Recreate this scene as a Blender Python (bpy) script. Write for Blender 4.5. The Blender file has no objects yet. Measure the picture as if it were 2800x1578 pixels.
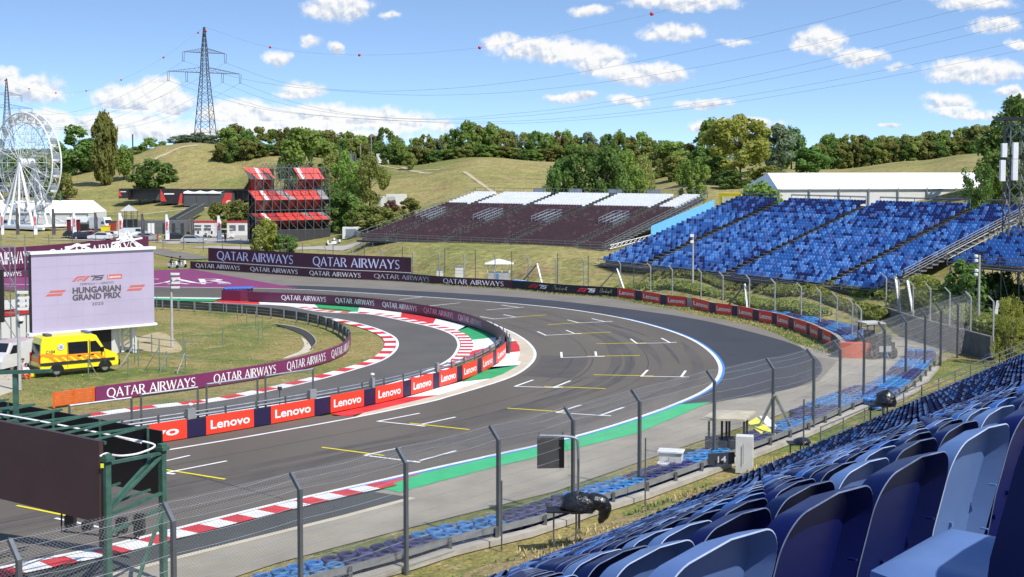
import bpy, bmesh, math, random
import numpy as np
from mathutils import Vector, Matrix, noise as mnoise
R = math.radians
rng = random.Random(7)
SC = bpy.context.scene
COL = SC.collection
# ------------------------------------------------------------------ camera, sky, sun, exposure
F, XC, YH, HC, PT = 3700.0, 1400.0, 452.0, 14.4, 0.0507      # focal length and horizon row in photo pixels, eye height, pitch
CY = YH + F*math.tan(PT)
cam_d = bpy.data.cameras.new('camera'); cam = bpy.data.objects.new('camera', cam_d); COL.objects.link(cam)
cam.location = (0, 0, HC); cam.rotation_euler = (math.pi/2-PT, 0, 0)
cam_d.sensor_width = 36; cam_d.lens = 36*F/2800; cam_d.shift_y = -(789-CY)/2800
cam_d.clip_start = .1; cam_d.clip_end = 9000
SC.camera = cam
SUN_AZ = Vector((.72, -.69)).normalized(); SUN_EL = R(50)
sun_d = bpy.data.lights.new('sun', 'SUN'); sun_d.energy = 4.4; sun_d.angle = R(.5); sun_d.color = (1, .95, .87)
sun = bpy.data.objects.new('sun', sun_d); COL.objects.link(sun)
sd = Vector((SUN_AZ.x*math.cos(SUN_EL), SUN_AZ.y*math.cos(SUN_EL), math.sin(SUN_EL)))
sun.rotation_euler = sd.to_track_quat('Z', 'Y').to_euler(); sun.location = (60, -40, 90)
vs = SC.view_settings; vs.view_transform = 'Standard'; vs.look = 'None'; vs.gamma = 1; vs.exposure = 0.35
SC.cycles.max_bounces = 6; SC.cycles.transparent_max_bounces = 12
try: SC.cycles.use_denoising = True
except Exception: pass

W = bpy.data.worlds.new('World'); SC.world = W; W.use_nodes = True
def world():
    nt = W.node_tree; N = nt.nodes; L = nt.links; N.clear()
    def n(t, **k):
        x = N.new(t)
        for a, b in k.items(): setattr(x, a, b)
        return x
    def m(op, a, b=None, c=None, clamp=False):
        x = n('ShaderNodeMath', operation=op, use_clamp=clamp)
        for i, q in enumerate((a, b, c)):
            if q is None: continue
            if isinstance(q, (int, float)): x.inputs[i].default_value = q
            else: L.new(q, x.inputs[i])
        return x.outputs[0]
    tc = n('ShaderNodeTexCoord')
    sep = n('ShaderNodeSeparateXYZ'); L.new(tc.outputs['Generated'], sep.inputs[0])
    # the sky low over the horizon stays clear blue in dry summer air: read the sky model a little higher up
    cmb = n('ShaderNodeCombineXYZ'); L.new(sep.outputs[0], cmb.inputs[0]); L.new(sep.outputs[1], cmb.inputs[1])
    L.new(m('MULTIPLY_ADD', m('MAXIMUM', sep.outputs[2], 0.0), 2.2, .13), cmb.inputs[2])
    nrm = n('ShaderNodeVectorMath', operation='NORMALIZE'); L.new(cmb.outputs[0], nrm.inputs[0])
    sky = n('ShaderNodeTexSky'); sky.sky_type = 'NISHITA'; sky.sun_disc = False
    sky.sun_elevation = SUN_EL; sky.sun_rotation = math.atan2(SUN_AZ.x, SUN_AZ.y)
    sky.air_density = 1.0; sky.dust_density = .35; sky.ozone_density = 1.6; sky.altitude = 200
    L.new(nrm.outputs[0], sky.inputs[0])
    hs = n('ShaderNodeHueSaturation'); hs.inputs['Saturation'].default_value = 1.04; hs.inputs['Value'].default_value = 1.48; L.new(sky.outputs[0], hs.inputs['Color'])
    # clouds in direction space: u = x/y, v = z/y
    yy = m('MAXIMUM', sep.outputs[1], .02)
    u = m('DIVIDE', sep.outputs[0], yy); v = m('DIVIDE', sep.outputs[2], yy)
    uv = n('ShaderNodeCombineXYZ'); L.new(u, uv.inputs[0]); L.new(v, uv.inputs[1])
    wn = n('ShaderNodeTexNoise'); wn.inputs['Scale'].default_value = 46; wn.inputs['Detail'].default_value = 5
    L.new(uv.outputs[0], wn.inputs['Vector'])
    wv = n('ShaderNodeVectorMath', operation='SUBTRACT'); L.new(wn.outputs['Color'], wv.inputs[0]); wv.inputs[1].default_value = (.5, .5, .5)
    ws = n('ShaderNodeVectorMath', operation='MULTIPLY_ADD'); L.new(wv.outputs[0], ws.inputs[0]); ws.inputs[1].default_value = (.020, .012, 0); L.new(uv.outputs[0], ws.inputs[2])
    k = 1.08696
    CL = [(855,22,105,48,1.15),(345,252,135,50,1.2),(400,222,60,40,1.2),(430,262,75,40,1.1),(760,230,80,30,.95),(800,300,330,46,1.05),(610,285,130,42,1.1),(980,305,170,36,1.0),(300,318,260,40,1.0),
          (120,300,130,34,.9),(600,335,620,30,.95),(90,225,100,44,.95),(25,192,60,36,.95),(1380,128,170,42,1.05),(1500,152,100,50,1.15),(1620,190,140,36,1.1),(1260,108,66,26,.85),(1690,85,110,30,1.0),
          (1720,8,175,26,1.0),(1485,30,64,20,.85),(700,148,40,28,.85),(785,106,42,20,.85),(850,124,26,20,.85),(2058,106,90,42,1.1),(2160,145,84,30,1.0),(2450,182,160,40,1.1),(2380,262,84,34,.8),
          (2440,288,100,22,.85),(2540,234,60,22,.9),(2500,68,84,28,.9),(2440,10,120,24,.9),(1440,244,78,17,1.0),(1580,252,60,18,1.0),(1770,260,82,18,.95),(1860,312,150,22,1.0),(1760,320,52,15,.9),
          (2245,316,36,9,.8),(2562,116,40,18,.9),(1110,322,42,22,1.05),(1850,108,60,13,.7),(2250,172,40,16,.6),(985,45,36,13,.55)]
    # clouds outside the picture, so that the sky goes on to the sides
    CL += [(-420,180,260,60,1),(-800,300,400,50,1),(2950,210,240,50,1),(3300,120,260,60,1),(3050,330,350,40,1),(-300,60,180,50,1),(800,-160,260,70,1),(1900,-190,300,70,1)]
    mx = mlow = None
    for (x, y, rx, ry, g) in CL:
        u0, v0, ru, rv = (x*k-XC)/F, (YH-y*k)/F, rx*k/F, ry*k/F
        s = n('ShaderNodeVectorMath', operation='SUBTRACT'); L.new(ws.outputs[0], s.inputs[0]); s.inputs[1].default_value = (u0, v0, 0)
        s2 = n('ShaderNodeVectorMath', operation='MULTIPLY'); L.new(s.outputs[0], s2.inputs[0]); s2.inputs[1].default_value = (1/ru, 1/rv, 0)
        ln = n('ShaderNodeVectorMath', operation='LENGTH'); L.new(s2.outputs[0], ln.inputs[0])
        b = m('MULTIPLY_ADD', ln.outputs['Value'], -g, g)
        sy = n('ShaderNodeSeparateXYZ'); L.new(s2.outputs[0], sy.inputs[0])
        hgt = m('MULTIPLY', m('ADD', sy.outputs[1], 1.0), m('GREATER_THAN', b, .0))    # height inside the cloud, flat grey base to white top
        mx = b if mx is None else m('MAXIMUM', mx, b)
        mlow = hgt if mlow is None else m('MAXIMUM', mlow, hgt)
    nz = n('ShaderNodeTexNoise'); nz.inputs['Scale'].default_value = 95; nz.inputs['Detail'].default_value = 7; nz.inputs['Roughness'].default_value = .62
    L.new(uv.outputs[0], nz.inputs['Vector'])
    sh = n('ShaderNodeVectorMath', operation='ADD'); L.new(uv.outputs[0], sh.inputs[0]); sh.inputs[1].default_value = (.0016, .0035, 0)
    nz2 = n('ShaderNodeTexNoise'); nz2.inputs['Scale'].default_value = 95; nz2.inputs['Detail'].default_value = 4; nz2.inputs['Roughness'].default_value = .55
    L.new(sh.outputs[0], nz2.inputs['Vector'])
    d = m('MULTIPLY_ADD', m('SUBTRACT', nz.outputs['Fac'], .5), 1.55, m('MULTIPLY', m('MAXIMUM', mx, -.4), 1.75))
    dens = n('ShaderNodeMapRange', interpolation_type='SMOOTHSTEP'); dens.inputs[1].default_value = .04; dens.inputs[2].default_value = .88
    L.new(d, dens.inputs[0])
    relief = m('SUBTRACT', nz.outputs['Fac'], nz2.outputs['Fac'])
    lit = m('ADD', m('MULTIPLY_ADD', relief, 2.6, .06), m('MULTIPLY', mlow, .55), clamp=True)
    cc = n('ShaderNodeValToRGB'); L.new(lit, cc.inputs[0])
    cc.color_ramp.elements[0].color = (.56, .65, .80, 1); cc.color_ramp.elements[1].color = (1.0, .99, .97, 1)
    cc.color_ramp.elements[0].position = .12; cc.color_ramp.elements[1].position = .75
    sc = n('ShaderNodeVectorMath', operation='SCALE'); L.new(cc.outputs[0], sc.inputs[0]); sc.inputs['Scale'].default_value = 6.6
    mix = n('ShaderNodeMix', data_type='RGBA'); L.new(m('MULTIPLY', dens.outputs[0], .95), mix.inputs[0]); L.new(hs.outputs[0], mix.inputs[6]); L.new(sc.outputs[0], mix.inputs[7])
    bg = n('ShaderNodeBackground'); bg.inputs[1].default_value = .12; L.new(mix.outputs[2], bg.inputs[0])
    out = n('ShaderNodeOutputWorld'); L.new(bg.outputs[0], out.inputs[0])
world()

# ------------------------------------------------------------------ from a place in the photograph to a place on the ground
def ray(x, y):
    c, s = math.cos(PT), math.sin(PT)
    return Vector((x-XC, F*c+(CY-y)*s, -F*s+(CY-y)*c))
def G(x, y, z=0.0):
    d = ray(x, y); return Vector((0, 0, HC)) + d*((z-HC)/d.z)
def P(x, y, Y):
    d = ray(x, y); return Vector((0, 0, HC)) + d*(Y/d.y)
def proj(p):
    c, s = math.cos(PT), math.sin(PT); q = (p[0], p[1], p[2]-HC)
    dep = q[1]*c - q[2]*s; up = q[1]*s + q[2]*c
    return XC+F*q[0]/dep, CY-F*up/dep
def zz(x0, y0, s): return lambda *q: [(x0+q[i]/s, y0+q[i+1]/s) for i in range(0, len(q), 2)]
a1=zz(0,250,3.227); a2=zz(600,400,3.227); a3=zz(0,650,3.227); a4=zz(0,1000,2.511); a5=zz(500,1000,2.511); a6=zz(1200,1000,2.511); a7=zz(1700,800,3.227); a8=zz(1900,1000,2.512)
b1=zz(900,500,4.148); b2=zz(1400,480,3.68); b3=zz(2100,450,3.227); b4=zz(400,780,3.457); b5=zz(1000,800,2.862); b7=zz(2100,750,3.227); b8=zz(700,300,3.22)
c3=zz(0,280,3.629); c4=zz(0,1080,2.917); c5=zz(0,780,4.84); c7=zz(1000,830,4.538); c8=zz(1600,700,3.68); vw=zz(0,0,1/1.08696)
def GG(pts, z=0.0): return [G(x, y, z) for x, y in pts]
def spline(pts, n=8):                           # centripetal, so uneven spacing makes no loops
    p = [Vector(q) for q in pts]; p = [q for i, q in enumerate(p) if i == 0 or (q-p[i-1]).length > 1e-4]; out = []
    for i in range(len(p)-1):
        b, c = p[i], p[i+1]; a = p[i-1] if i else b-(c-b); d = p[i+2] if i+2 < len(p) else c+(c-b)
        t0, t1, t2 = max(1e-3, (b-a).length)**.5, max(1e-3, (c-b).length)**.5, max(1e-3, (d-c).length)**.5
        m1 = ((b-a)/t0-(c-a)/(t0+t1)+(c-b)/t1)*t1; m2 = ((c-b)/t1-(d-b)/(t1+t2)+(d-c)/t2)*t1
        for k in range(n):
            t = k/n; out.append(b*(2*t**3-3*t*t+1)+m1*(t**3-2*t*t+t)+c*(3*t*t-2*t**3)+m2*(t**3-t*t))
    out.append(p[-1]); return out
class Path:
    def __init__(s, pts, n=10, raw=False):
        s.p = [Vector(q) for q in pts] if raw else spline(pts, n)
        s.L = [0.0]
        for i in range(1, len(s.p)): s.L.append(s.L[-1]+(s.p[i]-s.p[i-1]).length)
        s.len = s.L[-1]
    def at(s, t, off=0.0, z=0.0):
        L = s.L
        i = int(np.searchsorted(L, t))-1; i = max(0, min(i, len(L)-2))
        a, b = s.p[i], s.p[i+1]; f = (t-L[i])/max(1e-9, L[i+1]-L[i])
        d = (b-a); d.z = 0; d.normalize()
        q = a+(b-a)*f; nn = Vector((d.y, -d.x, 0))
        return Vector((q.x+nn.x*off, q.y+nn.y*off, q.z+z))
    def dir(s, t):
        a, b = s.at(max(0, t-.2)), s.at(min(s.len, t+.2)); d = b-a; d.z = 0; return d.normalized()
    def spx(s, x):                       # arc length where the path crosses photo column x
        prev = proj(s.p[0])[0]
        for i in range(1, len(s.p)):
            cur = proj(s.p[i])[0]
            if (prev-x)*(cur-x) <= 0 and cur != prev: return s.L[i-1]+(s.L[i]-s.L[i-1])*(x-prev)/(cur-prev)
            prev = cur
        return 0.0 if abs(proj(s.p[0])[0]-x) < abs(prev-x) else s.len
    def sub(s, t0, t1, step=1.0):
        n = max(1, int(abs(t1-t0)/step+.5)); return [t0+(t1-t0)*i/n for i in range(n+1)]

# ------------------------------------------------------------------ materials
MATS = {}
def mat(name, col, rough=.6, metal=0.0, var=.12, scale=2.0, bump=0.0, bscale=None, emit=0.0, col2=None, alpha=1.0, spec=.5, coat=0.0, stretch=None, objrand=0.0):
    if name in MATS: return MATS[name]
    M = bpy.data.materials.new(name); M.use_nodes = True; nt = M.node_tree; N = nt.nodes; L = nt.links
    b = N['Principled BSDF']; b.inputs['Roughness'].default_value = rough; b.inputs['Metallic'].default_value = metal
    b.inputs['Specular IOR Level'].default_value = spec
    if coat: b.inputs['Coat Weight'].default_value = coat; b.inputs['Coat Roughness'].default_value = .08
    c = tuple(col)+(1,)
    tc = N.new('ShaderNodeTexCoord')
    nz = N.new('ShaderNodeTexNoise'); nz.inputs['Scale'].default_value = scale; nz.inputs['Detail'].default_value = 5; nz.inputs['Roughness'].default_value = .6
    geo = N.new('ShaderNodeNewGeometry'); src = geo.outputs['Position'] if objrand == 0 else tc.outputs['Object']
    if stretch:
        mp = N.new('ShaderNodeMapping'); mp.inputs['Rotation'].default_value = (0, 0, stretch[0]); mp.inputs['Scale'].default_value = stretch[1]
        L.new(src, mp.inputs[0]); L.new(mp.outputs[0], nz.inputs['Vector'])
    else: L.new(src, nz.inputs['Vector'])
    rp = N.new('ShaderNodeValToRGB'); L.new(nz.outputs['Fac'], rp.inputs[0])
    lo = tuple(x*(1-var) for x in col)+(1,); hi = (tuple(min(1, x*(1+var)) for x in col) if col2 is None else tuple(col2))+(1,)
    rp.color_ramp.elements[0].color = lo; rp.color_ramp.elements[1].color = hi
    rp.color_ramp.elements[0].position = .32; rp.color_ramp.elements[1].position = .68
    last = rp.outputs[0]
    if objrand:
        oi = N.new('ShaderNodeObjectInfo'); hs = N.new('ShaderNodeHueSaturation'); L.new(last, hs.inputs['Color'])
        mr = N.new('ShaderNodeMapRange'); mr.inputs[3].default_value = 1-objrand; mr.inputs[4].default_value = 1+objrand; L.new(oi.outputs['Random'], mr.inputs[0]); L.new(mr.outputs[0], hs.inputs['Value'])
        mh = N.new('ShaderNodeMapRange'); mh.inputs[3].default_value = .5-objrand*.06; mh.inputs[4].default_value = .5+objrand*.05; L.new(oi.outputs['Random'], mh.inputs[0]); L.new(mh.outputs[0], hs.inputs['Hue'])
        last = hs.outputs[0]
    L.new(last, b.inputs['Base Color'])
    if bump:
        nb = N.new('ShaderNodeTexNoise'); nb.inputs['Scale'].default_value = bscale or scale*6; nb.inputs['Detail'].default_value = 4; L.new(src, nb.inputs['Vector'])
        bp = N.new('ShaderNodeBump'); bp.inputs['Strength'].default_value = bump; bp.inputs['Distance'].default_value = .05; L.new(nb.outputs['Fac'], bp.inputs['Height']); L.new(bp.outputs[0], b.inputs['Normal'])
    if emit: L.new(last, b.inputs['Emission Color']); b.inputs['Emission Strength'].default_value = emit
    if alpha < 1: b.inputs['Alpha'].default_value = alpha
    MATS[name] = M; return M
def grass_mat(name, dry, green, soil, s1=.05, s2=.35, green_bias=.5, soil_bias=.62, streak=None):
    M = bpy.data.materials.new(name); M.use_nodes = True; nt = M.node_tree; N = nt.nodes; L = nt.links
    b = N['Principled BSDF']; b.inputs['Roughness'].default_value = .95; b.inputs['Specular IOR Level'].default_value = .15
    geo = N.new('ShaderNodeNewGeometry'); src = geo.outputs['Position']
    def nz(sc, det=5, dist=0, r=.6, st=None):
        q = N.new('ShaderNodeTexNoise'); q.inputs['Scale'].default_value = sc; q.inputs['Detail'].default_value = det; q.inputs['Distortion'].default_value = dist; q.inputs['Roughness'].default_value = r
        if st:
            mp = N.new('ShaderNodeMapping'); mp.inputs['Scale'].default_value = st; L.new(src, mp.inputs[0]); L.new(mp.outputs[0], q.inputs['Vector'])
        else: L.new(src, q.inputs['Vector'])
        return q.outputs['Fac']
    def ramp(f, lo, hi):
        r = N.new('ShaderNodeMapRange'); r.interpolation_type = 'SMOOTHSTEP'; r.inputs[1].default_value = lo; r.inputs[2].default_value = hi; L.new(f, r.inputs[0]); return r.outputs[0]
    def mix(f, a, c):
        x = N.new('ShaderNodeMix'); x.data_type = 'RGBA'
        for i, q in ((0, f), (6, a), (7, c)):
            if isinstance(q, tuple): x.inputs[i].default_value = q+(1,)
            elif isinstance(q, float): x.inputs[i].default_value = q
            else: L.new(q, x.inputs[i])
        return x.outputs[2]
    c = mix(ramp(nz(s1, 6, .6, .6, streak), green_bias-.1, green_bias+.12), green, dry)
    c = mix(ramp(nz(s2, 6, 1.2, .65, streak), soil_bias-.04, soil_bias+.1), c, soil)
    fine = nz(s2*14, 4); mm = N.new('ShaderNodeMapRange'); mm.inputs[1].default_value = .3; mm.inputs[2].default_value = .7; mm.inputs[3].default_value = .62; mm.inputs[4].default_value = 1.3; L.new(fine, mm.inputs[0])
    fm = N.new('ShaderNodeMapRange'); fm.inputs[1].default_value = .3; fm.inputs[2].default_value = .7; fm.inputs[3].default_value = .8; fm.inputs[4].default_value = 1.2; L.new(nz(s2*3, 4), fm.inputs[0])
    mu = N.new('ShaderNodeMath'); mu.operation = 'MULTIPLY'; L.new(mm.outputs[0], mu.inputs[0]); L.new(fm.outputs[0], mu.inputs[1])
    sc = N.new('ShaderNodeVectorMath'); sc.operation = 'SCALE'; L.new(c, sc.inputs[0]); L.new(mu.outputs[0], sc.inputs['Scale'])
    L.new(sc.outputs[0], b.inputs['Base Color'])
    bp = N.new('ShaderNodeBump'); bp.inputs['Strength'].default_value = .9; bp.inputs['Distance'].default_value = .25; L.new(nz(s2*9, 5), bp.inputs['Height']); L.new(bp.outputs[0], b.inputs['Normal'])
    MATS[name] = M; return M
def leaf_mat(name, lo, hi, objrand=.18):
    M = bpy.data.materials.new(name); M.use_nodes = True; nt = M.node_tree; N = nt.nodes; L = nt.links
    b = N['Principled BSDF']; b.inputs['Roughness'].default_value = .7; b.inputs['Specular IOR Level'].default_value = .2
    tc = N.new('ShaderNodeTexCoord'); nz = N.new('ShaderNodeTexNoise'); nz.inputs['Scale'].default_value = .55; nz.inputs['Detail'].default_value = 6; nz.inputs['Roughness'].default_value = .75; L.new(tc.outputs['Object'], nz.inputs['Vector'])
    oi = N.new('ShaderNodeObjectInfo'); off = N.new('ShaderNodeVectorMath'); off.operation = 'ADD'; L.new(tc.outputs['Object'], off.inputs[0]); L.new(oi.outputs['Location'], off.inputs[1]); L.new(off.outputs[0], nz.inputs['Vector'])
    rp = N.new('ShaderNodeValToRGB'); L.new(nz.outputs['Fac'], rp.inputs[0]); rp.color_ramp.elements[0].color = tuple(lo)+(1,); rp.color_ramp.elements[1].color = tuple(hi)+(1,)
    rp.color_ramp.elements[0].position = .3; rp.color_ramp.elements[1].position = .7
    hs = N.new('ShaderNodeHueSaturation'); L.new(rp.outputs[0], hs.inputs['Color'])
    mr = N.new('ShaderNodeMapRange'); mr.inputs[3].default_value = 1-objrand; mr.inputs[4].default_value = 1+objrand*1.4; L.new(oi.outputs['Random'], mr.inputs[0]); L.new(mr.outputs[0], hs.inputs['Value'])
    mh = N.new('ShaderNodeMapRange'); mh.inputs[3].default_value = .495; mh.inputs[4].default_value = .52; L.new(oi.outputs['Random'], mh.inputs[0]); L.new(mh.outputs[0], hs.inputs['Hue'])
    L.new(hs.outputs[0], b.inputs['Base Color'])
    tr = N.new('ShaderNodeBsdfTranslucent'); L.new(hs.outputs[0], tr.inputs[0])
    ms = N.new('ShaderNodeMixShader'); ms.inputs[0].default_value = .48; L.new(b.outputs[0], ms.inputs[1]); L.new(tr.outputs[0], ms.inputs[2])
    L.new(ms.outputs[0], N['Material Output'].inputs[0]); MATS[name] = M; return M

# ------------------------------------------------------------------ mesh helpers
class MB:
    def __init__(s): s.v = []; s.f = []; s.m = []
    def add(s, vs, fs, mi=0):
        o = len(s.v); s.v.extend([tuple(v) for v in vs]); s.f.extend([tuple(i+o for i in f) for f in fs]); s.m.extend([mi]*len(fs)); return s
    def obox(s, o, a, b, c, mi=0):
        o, a, b, c = Vector(o), Vector(a), Vector(b), Vector(c)
        p = [o, o+a, o+a+b, o+b, o+c, o+a+c, o+a+b+c, o+b+c]
        fs = [(3,2,1,0),(4,5,6,7),(0,1,5,4),(1,2,6,5),(2,3,7,6),(3,0,4,7)]
        if a.cross(b).dot(c) < 0: fs = [f[::-1] for f in fs]
        return s.add(p, fs, mi)
    def box(s, c, sz, rz=0.0, mi=0):
        cs, sn = math.cos(rz), math.sin(rz); a = Vector((cs*sz[0], sn*sz[0], 0)); b = Vector((-sn*sz[1], cs*sz[1], 0)); e = Vector((0, 0, sz[2]))
        return s.obox(Vector(c)-a/2-b/2-e/2, a, b, e, mi)
    def bar(s, p, q, w, h=None, mi=0, up=(0, 0, 1)):
        p, q = Vector(p), Vector(q); d = q-p
        if d.length < 1e-6: return s
        u = Vector(up); x = d.cross(u)
        if x.length < 1e-4*d.length: x = d.cross(Vector((1, 0, 0)))
        x.normalize(); y = x.cross(d).normalized(); h = h or w
        return s.obox(p-x*w/2-y*h/2, x*w, d, y*h, mi)
    def tube(s, pts, r, n=6, mi=0, cap=True):
        pts = [Vector(p) for p in pts]; rs = r if isinstance(r, (list, tuple)) else [r]*len(pts)
        V = []; prev = None
        for i, p in enumerate(pts):
            d = (pts[min(i+1, len(pts)-1)]-pts[max(i-1, 0)]).normalized()
            x = prev - d*prev.dot(d) if prev is not None else d.cross(Vector((0, 0, 1)))
            if x.length < 1e-3: x = d.cross(Vector((1, 0, 0)))
            x.normalize(); prev = x; y = d.cross(x)
            V += [p+(x*math.cos(2*math.pi*k/n)+y*math.sin(2*math.pi*k/n))*rs[i] for k in range(n)]
        Fc = [(i*n+k, i*n+(k+1)%n, (i+1)*n+(k+1)%n, (i+1)*n+k) for i in range(len(pts)-1) for k in range(n)]
        if cap: Fc += [tuple(range(n))[::-1], tuple((len(pts)-1)*n+k for k in range(n))]
        return s.add(V, Fc, mi)
    def poly(s, pts, mi=0): return s.add(pts, [tuple(range(len(pts)))], mi)
    def prism(s, pts, vec, mi=0):
        n = len(pts); pts = [Vector(p) for p in pts]; vec = Vector(vec)
        return s.add(pts+[p+vec for p in pts], [tuple(range(n))[::-1], tuple(range(n, 2*n))]+[(i, (i+1) % n, n+(i+1) % n, n+i) for i in range(n)], mi)
    def strip(s, A, B, mi=0):
        n = len(A); return s.add(list(A)+list(B), [(i, i+1, n+i+1, n+i) for i in range(n-1)], mi)
    def lathe(s, c, prof, n=12, mi=0):
        c = Vector(c); V = [c+Vector((r*math.cos(2*math.pi*k/n), r*math.sin(2*math.pi*k/n), z)) for r, z in prof for k in range(n)]
        m_ = len(prof)
        return s.add(V, [(i*n+k, i*n+(k+1) % n, (i+1)*n+(k+1) % n, (i+1)*n+k) for i in range(m_-1) for k in range(n)]+[tuple(range(n))[::-1], tuple((m_-1)*n+k for k in range(n))], mi)
    def ball(s, c, r, n=10, mi=0, sz=1.0):
        return s.lathe(c, [(max(1e-3, r*math.sin(math.pi*i/6)), -r*sz*math.cos(math.pi*i/6)) for i in range(7)], n, mi)
    def build(s, name, mats, parent=None, smooth=False, local=False):
        me = bpy.data.meshes.new(name)
        mats = mats if isinstance(mats, (list, tuple)) else [mats]
        o = Vector((0, 0, 0))
        if parent is not None and not local:
            q = parent
            while q is not None: o = o + q.location; q = q.parent
        me.from_pydata([(x-o.x, y-o.y, z-o.z) for x, y, z in s.v], [], s.f)
        for q in mats: me.materials.append(q)
        if len(mats) > 1: me.polygons.foreach_set('material_index', s.m)
        if smooth: me.polygons.foreach_set('use_smooth', [True]*len(me.polygons))
        me.update()
        ob = bpy.data.objects.new(name, me); COL.objects.link(ob)
        if parent is not None: ob.parent = parent
        return ob
def tag(o, label=None, cat=None, group=None, kind=None):
    if label: o['label'] = label
    if cat: o['category'] = cat
    if group: o['group'] = group
    if kind: o['kind'] = kind
    return o
def thing(name, label, cat, loc=(0, 0, 0), group=None, rz=0.0):
    o = bpy.data.objects.new(name, None); COL.objects.link(o); o.location = loc; o.rotation_euler = (0, 0, rz); return tag(o, label, cat, group)
def struct(o): o['kind'] = 'structure'; return o
KIDS = {}
def copy_tree(o, parent=None):
    c = o.copy(); COL.objects.link(c)
    if parent is not None: c.parent = parent
    for ch in KIDS.get(o.name) or [q for q in bpy.data.objects if q.parent == o]:
        KIDS.setdefault(o.name, [])
        if ch not in KIDS[o.name]: KIDS[o.name].append(ch)
        copy_tree(ch, c)
    return c
def leaf_copy(o): c = o.copy(); COL.objects.link(c); return c
def skin(name, joints, bones, parent, m, sub=1):
    me = bpy.data.meshes.new(name); me.from_pydata([j[:3] for j in joints], bones, [])
    o = bpy.data.objects.new(name, me); COL.objects.link(o)
    md = o.modifiers.new('s', 'SKIN')
    for i, j in enumerate(joints): me.skin_vertices[0].data[i].radius = (j[3], j[3])
    me.skin_vertices[0].data[0].use_root = True
    if sub: o.modifiers.new('d', 'SUBSURF').levels = sub
    dg = bpy.context.evaluated_depsgraph_get(); nm = bpy.data.meshes.new_from_object(o.evaluated_get(dg)); o.modifiers.clear(); o.data = nm
    nm.materials.clear(); nm.materials.append(m); nm.polygons.foreach_set('use_smooth', [True]*len(nm.polygons)); o.parent = parent; return o

# ------------------------------------------------------------------ lettering
TXT = {}
def text2d(s, bold=0.0, font=None):
    key = (s, bold)
    if key in TXT: return TXT[key]
    cu = bpy.data.curves.new('t', 'FONT'); cu.body = s; cu.size = 1; cu.offset = bold; cu.resolution_u = 3; cu.fill_mode = 'FRONT'
    o = bpy.data.objects.new('t', cu); COL.objects.link(o); dg = bpy.context.evaluated_depsgraph_get(); dg.update()
    me = bpy.data.meshes.new_from_object(o.evaluated_get(dg)); V = [(v.co.x, v.co.y) for v in me.vertices]; Fc = [tuple(p.vertices) for p in me.polygons]
    # flat faces only
    bpy.data.objects.remove(o); bpy.data.meshes.remove(me)
    x0 = min(v[0] for v in V); x1 = max(v[0] for v in V); y0 = min(v[1] for v in V); y1 = max(v[1] for v in V)
    TXT[key] = ([((x-x0)/(x1-x0), (y-y0)/(y1-y0)) for x, y in V], Fc, (x1-x0)/(y1-y0)); return TXT[key]
def strokes2d(glyphs, word, gap):                # letters drawn as flared pen strokes, cap height 1
    V = []; Fc = []; x = 0; lay = []; k = 0
    for ch in word:
        if ch == ' ': x += .42; continue
        w, st = glyphs[ch]
        for pts in st:
            for i in range(len(pts)-1):
                (xa, ya, wa), (xb, yb, wb) = pts[i], pts[i+1]; d = math.hypot(xb-xa, yb-ya) or 1; nx, ny = -(yb-ya)/d, (xb-xa)/d; o = len(V)
                V += [(x+xa+nx*wa/2, ya+ny*wa/2), (x+xb+nx*wb/2, yb+ny*wb/2), (x+xb-nx*wb/2, yb-ny*wb/2), (x+xa-nx*wa/2, ya-ny*wa/2)]; Fc.append((o+3, o+2, o+1, o)); lay += [k % 6]*4; k += 1
        x += w+gap
    W_ = x-gap
    return [(a/W_, b) for a, b in V], Fc, W_, lay
def arc(cx, cy, rx, ry, t0, t1, w0, w1, n=10):
    out = []
    for i in range(n+1):
        t = R(t0+(t1-t0)*i/n); c = abs(math.cos(t)); out.append((cx+rx*math.cos(t), cy+ry*math.sin(t), w0+(w1-w0)*c))
    return out
TK, TN = .15, .07
def stem(x, y0=0, y1=1, w=TK): return [(x, y0, w*1.45), (x, y0+.08*(y1-y0), w), (x, y1-.08*(y1-y0), w), (x, y1, w*1.45)]
SERIF = {
 'Q': (.92, [arc(.46, .5, .40, .47, 90, 450, TN, TK, 20), [(.46, .12, .06), (.74, -.08, .14), (1.0, -.2, .03)]]),
 'A': (.78, [[(.04, 0, .12), (.37, 1, .07)], [(.36, 1, .12), (.72, 0, .17)], [(.18, .34, TN), (.58, .34, TN)]]),
 'T': (.66, [stem(.33), [(.0, .96, .11), (.08, .96, .07), (.58, .96, .07), (.66, .96, .11)]]),
 'R': (.68, [stem(.09), [(.09, .96, .07), (.3, .96, .07)]+arc(.3, .73, .24, .23, 90, -90, TN, TK, 8)+[(.1, .5, .07)], [(.3, .5, .1), (.66, 0, .17)]]),
 'I': (.2, [stem(.1)]),
 'W': (1.12, [[(.03, 1, .17), (.33, 0, .13)], [(.32, 0, .07), (.58, 1, .07)], [(.56, 1, .17), (.82, 0, .13)], [(.81, 0, .07), (1.1, 1, .1)]]),
 'Y': (.7, [[(.02, 1, .18), (.36, .45, .14)], [(.36, .45, .07), (.68, 1, .1)], stem(.36, 0, .5)]),
 'S': (.54, [[(.48, .88, .13), (.38, .955, .06)]+arc(.28, .74, .19, .22, 75, 230, TN, .12, 8)+[(.27, .5, .16)]+arc(.27, .26, .21, .23, 50, -110, .12, TN, 8)+[(.05, .12, .13)]]),
}
QA = strokes2d(SERIF, 'QATAR AIRWAYS', .075)
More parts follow.
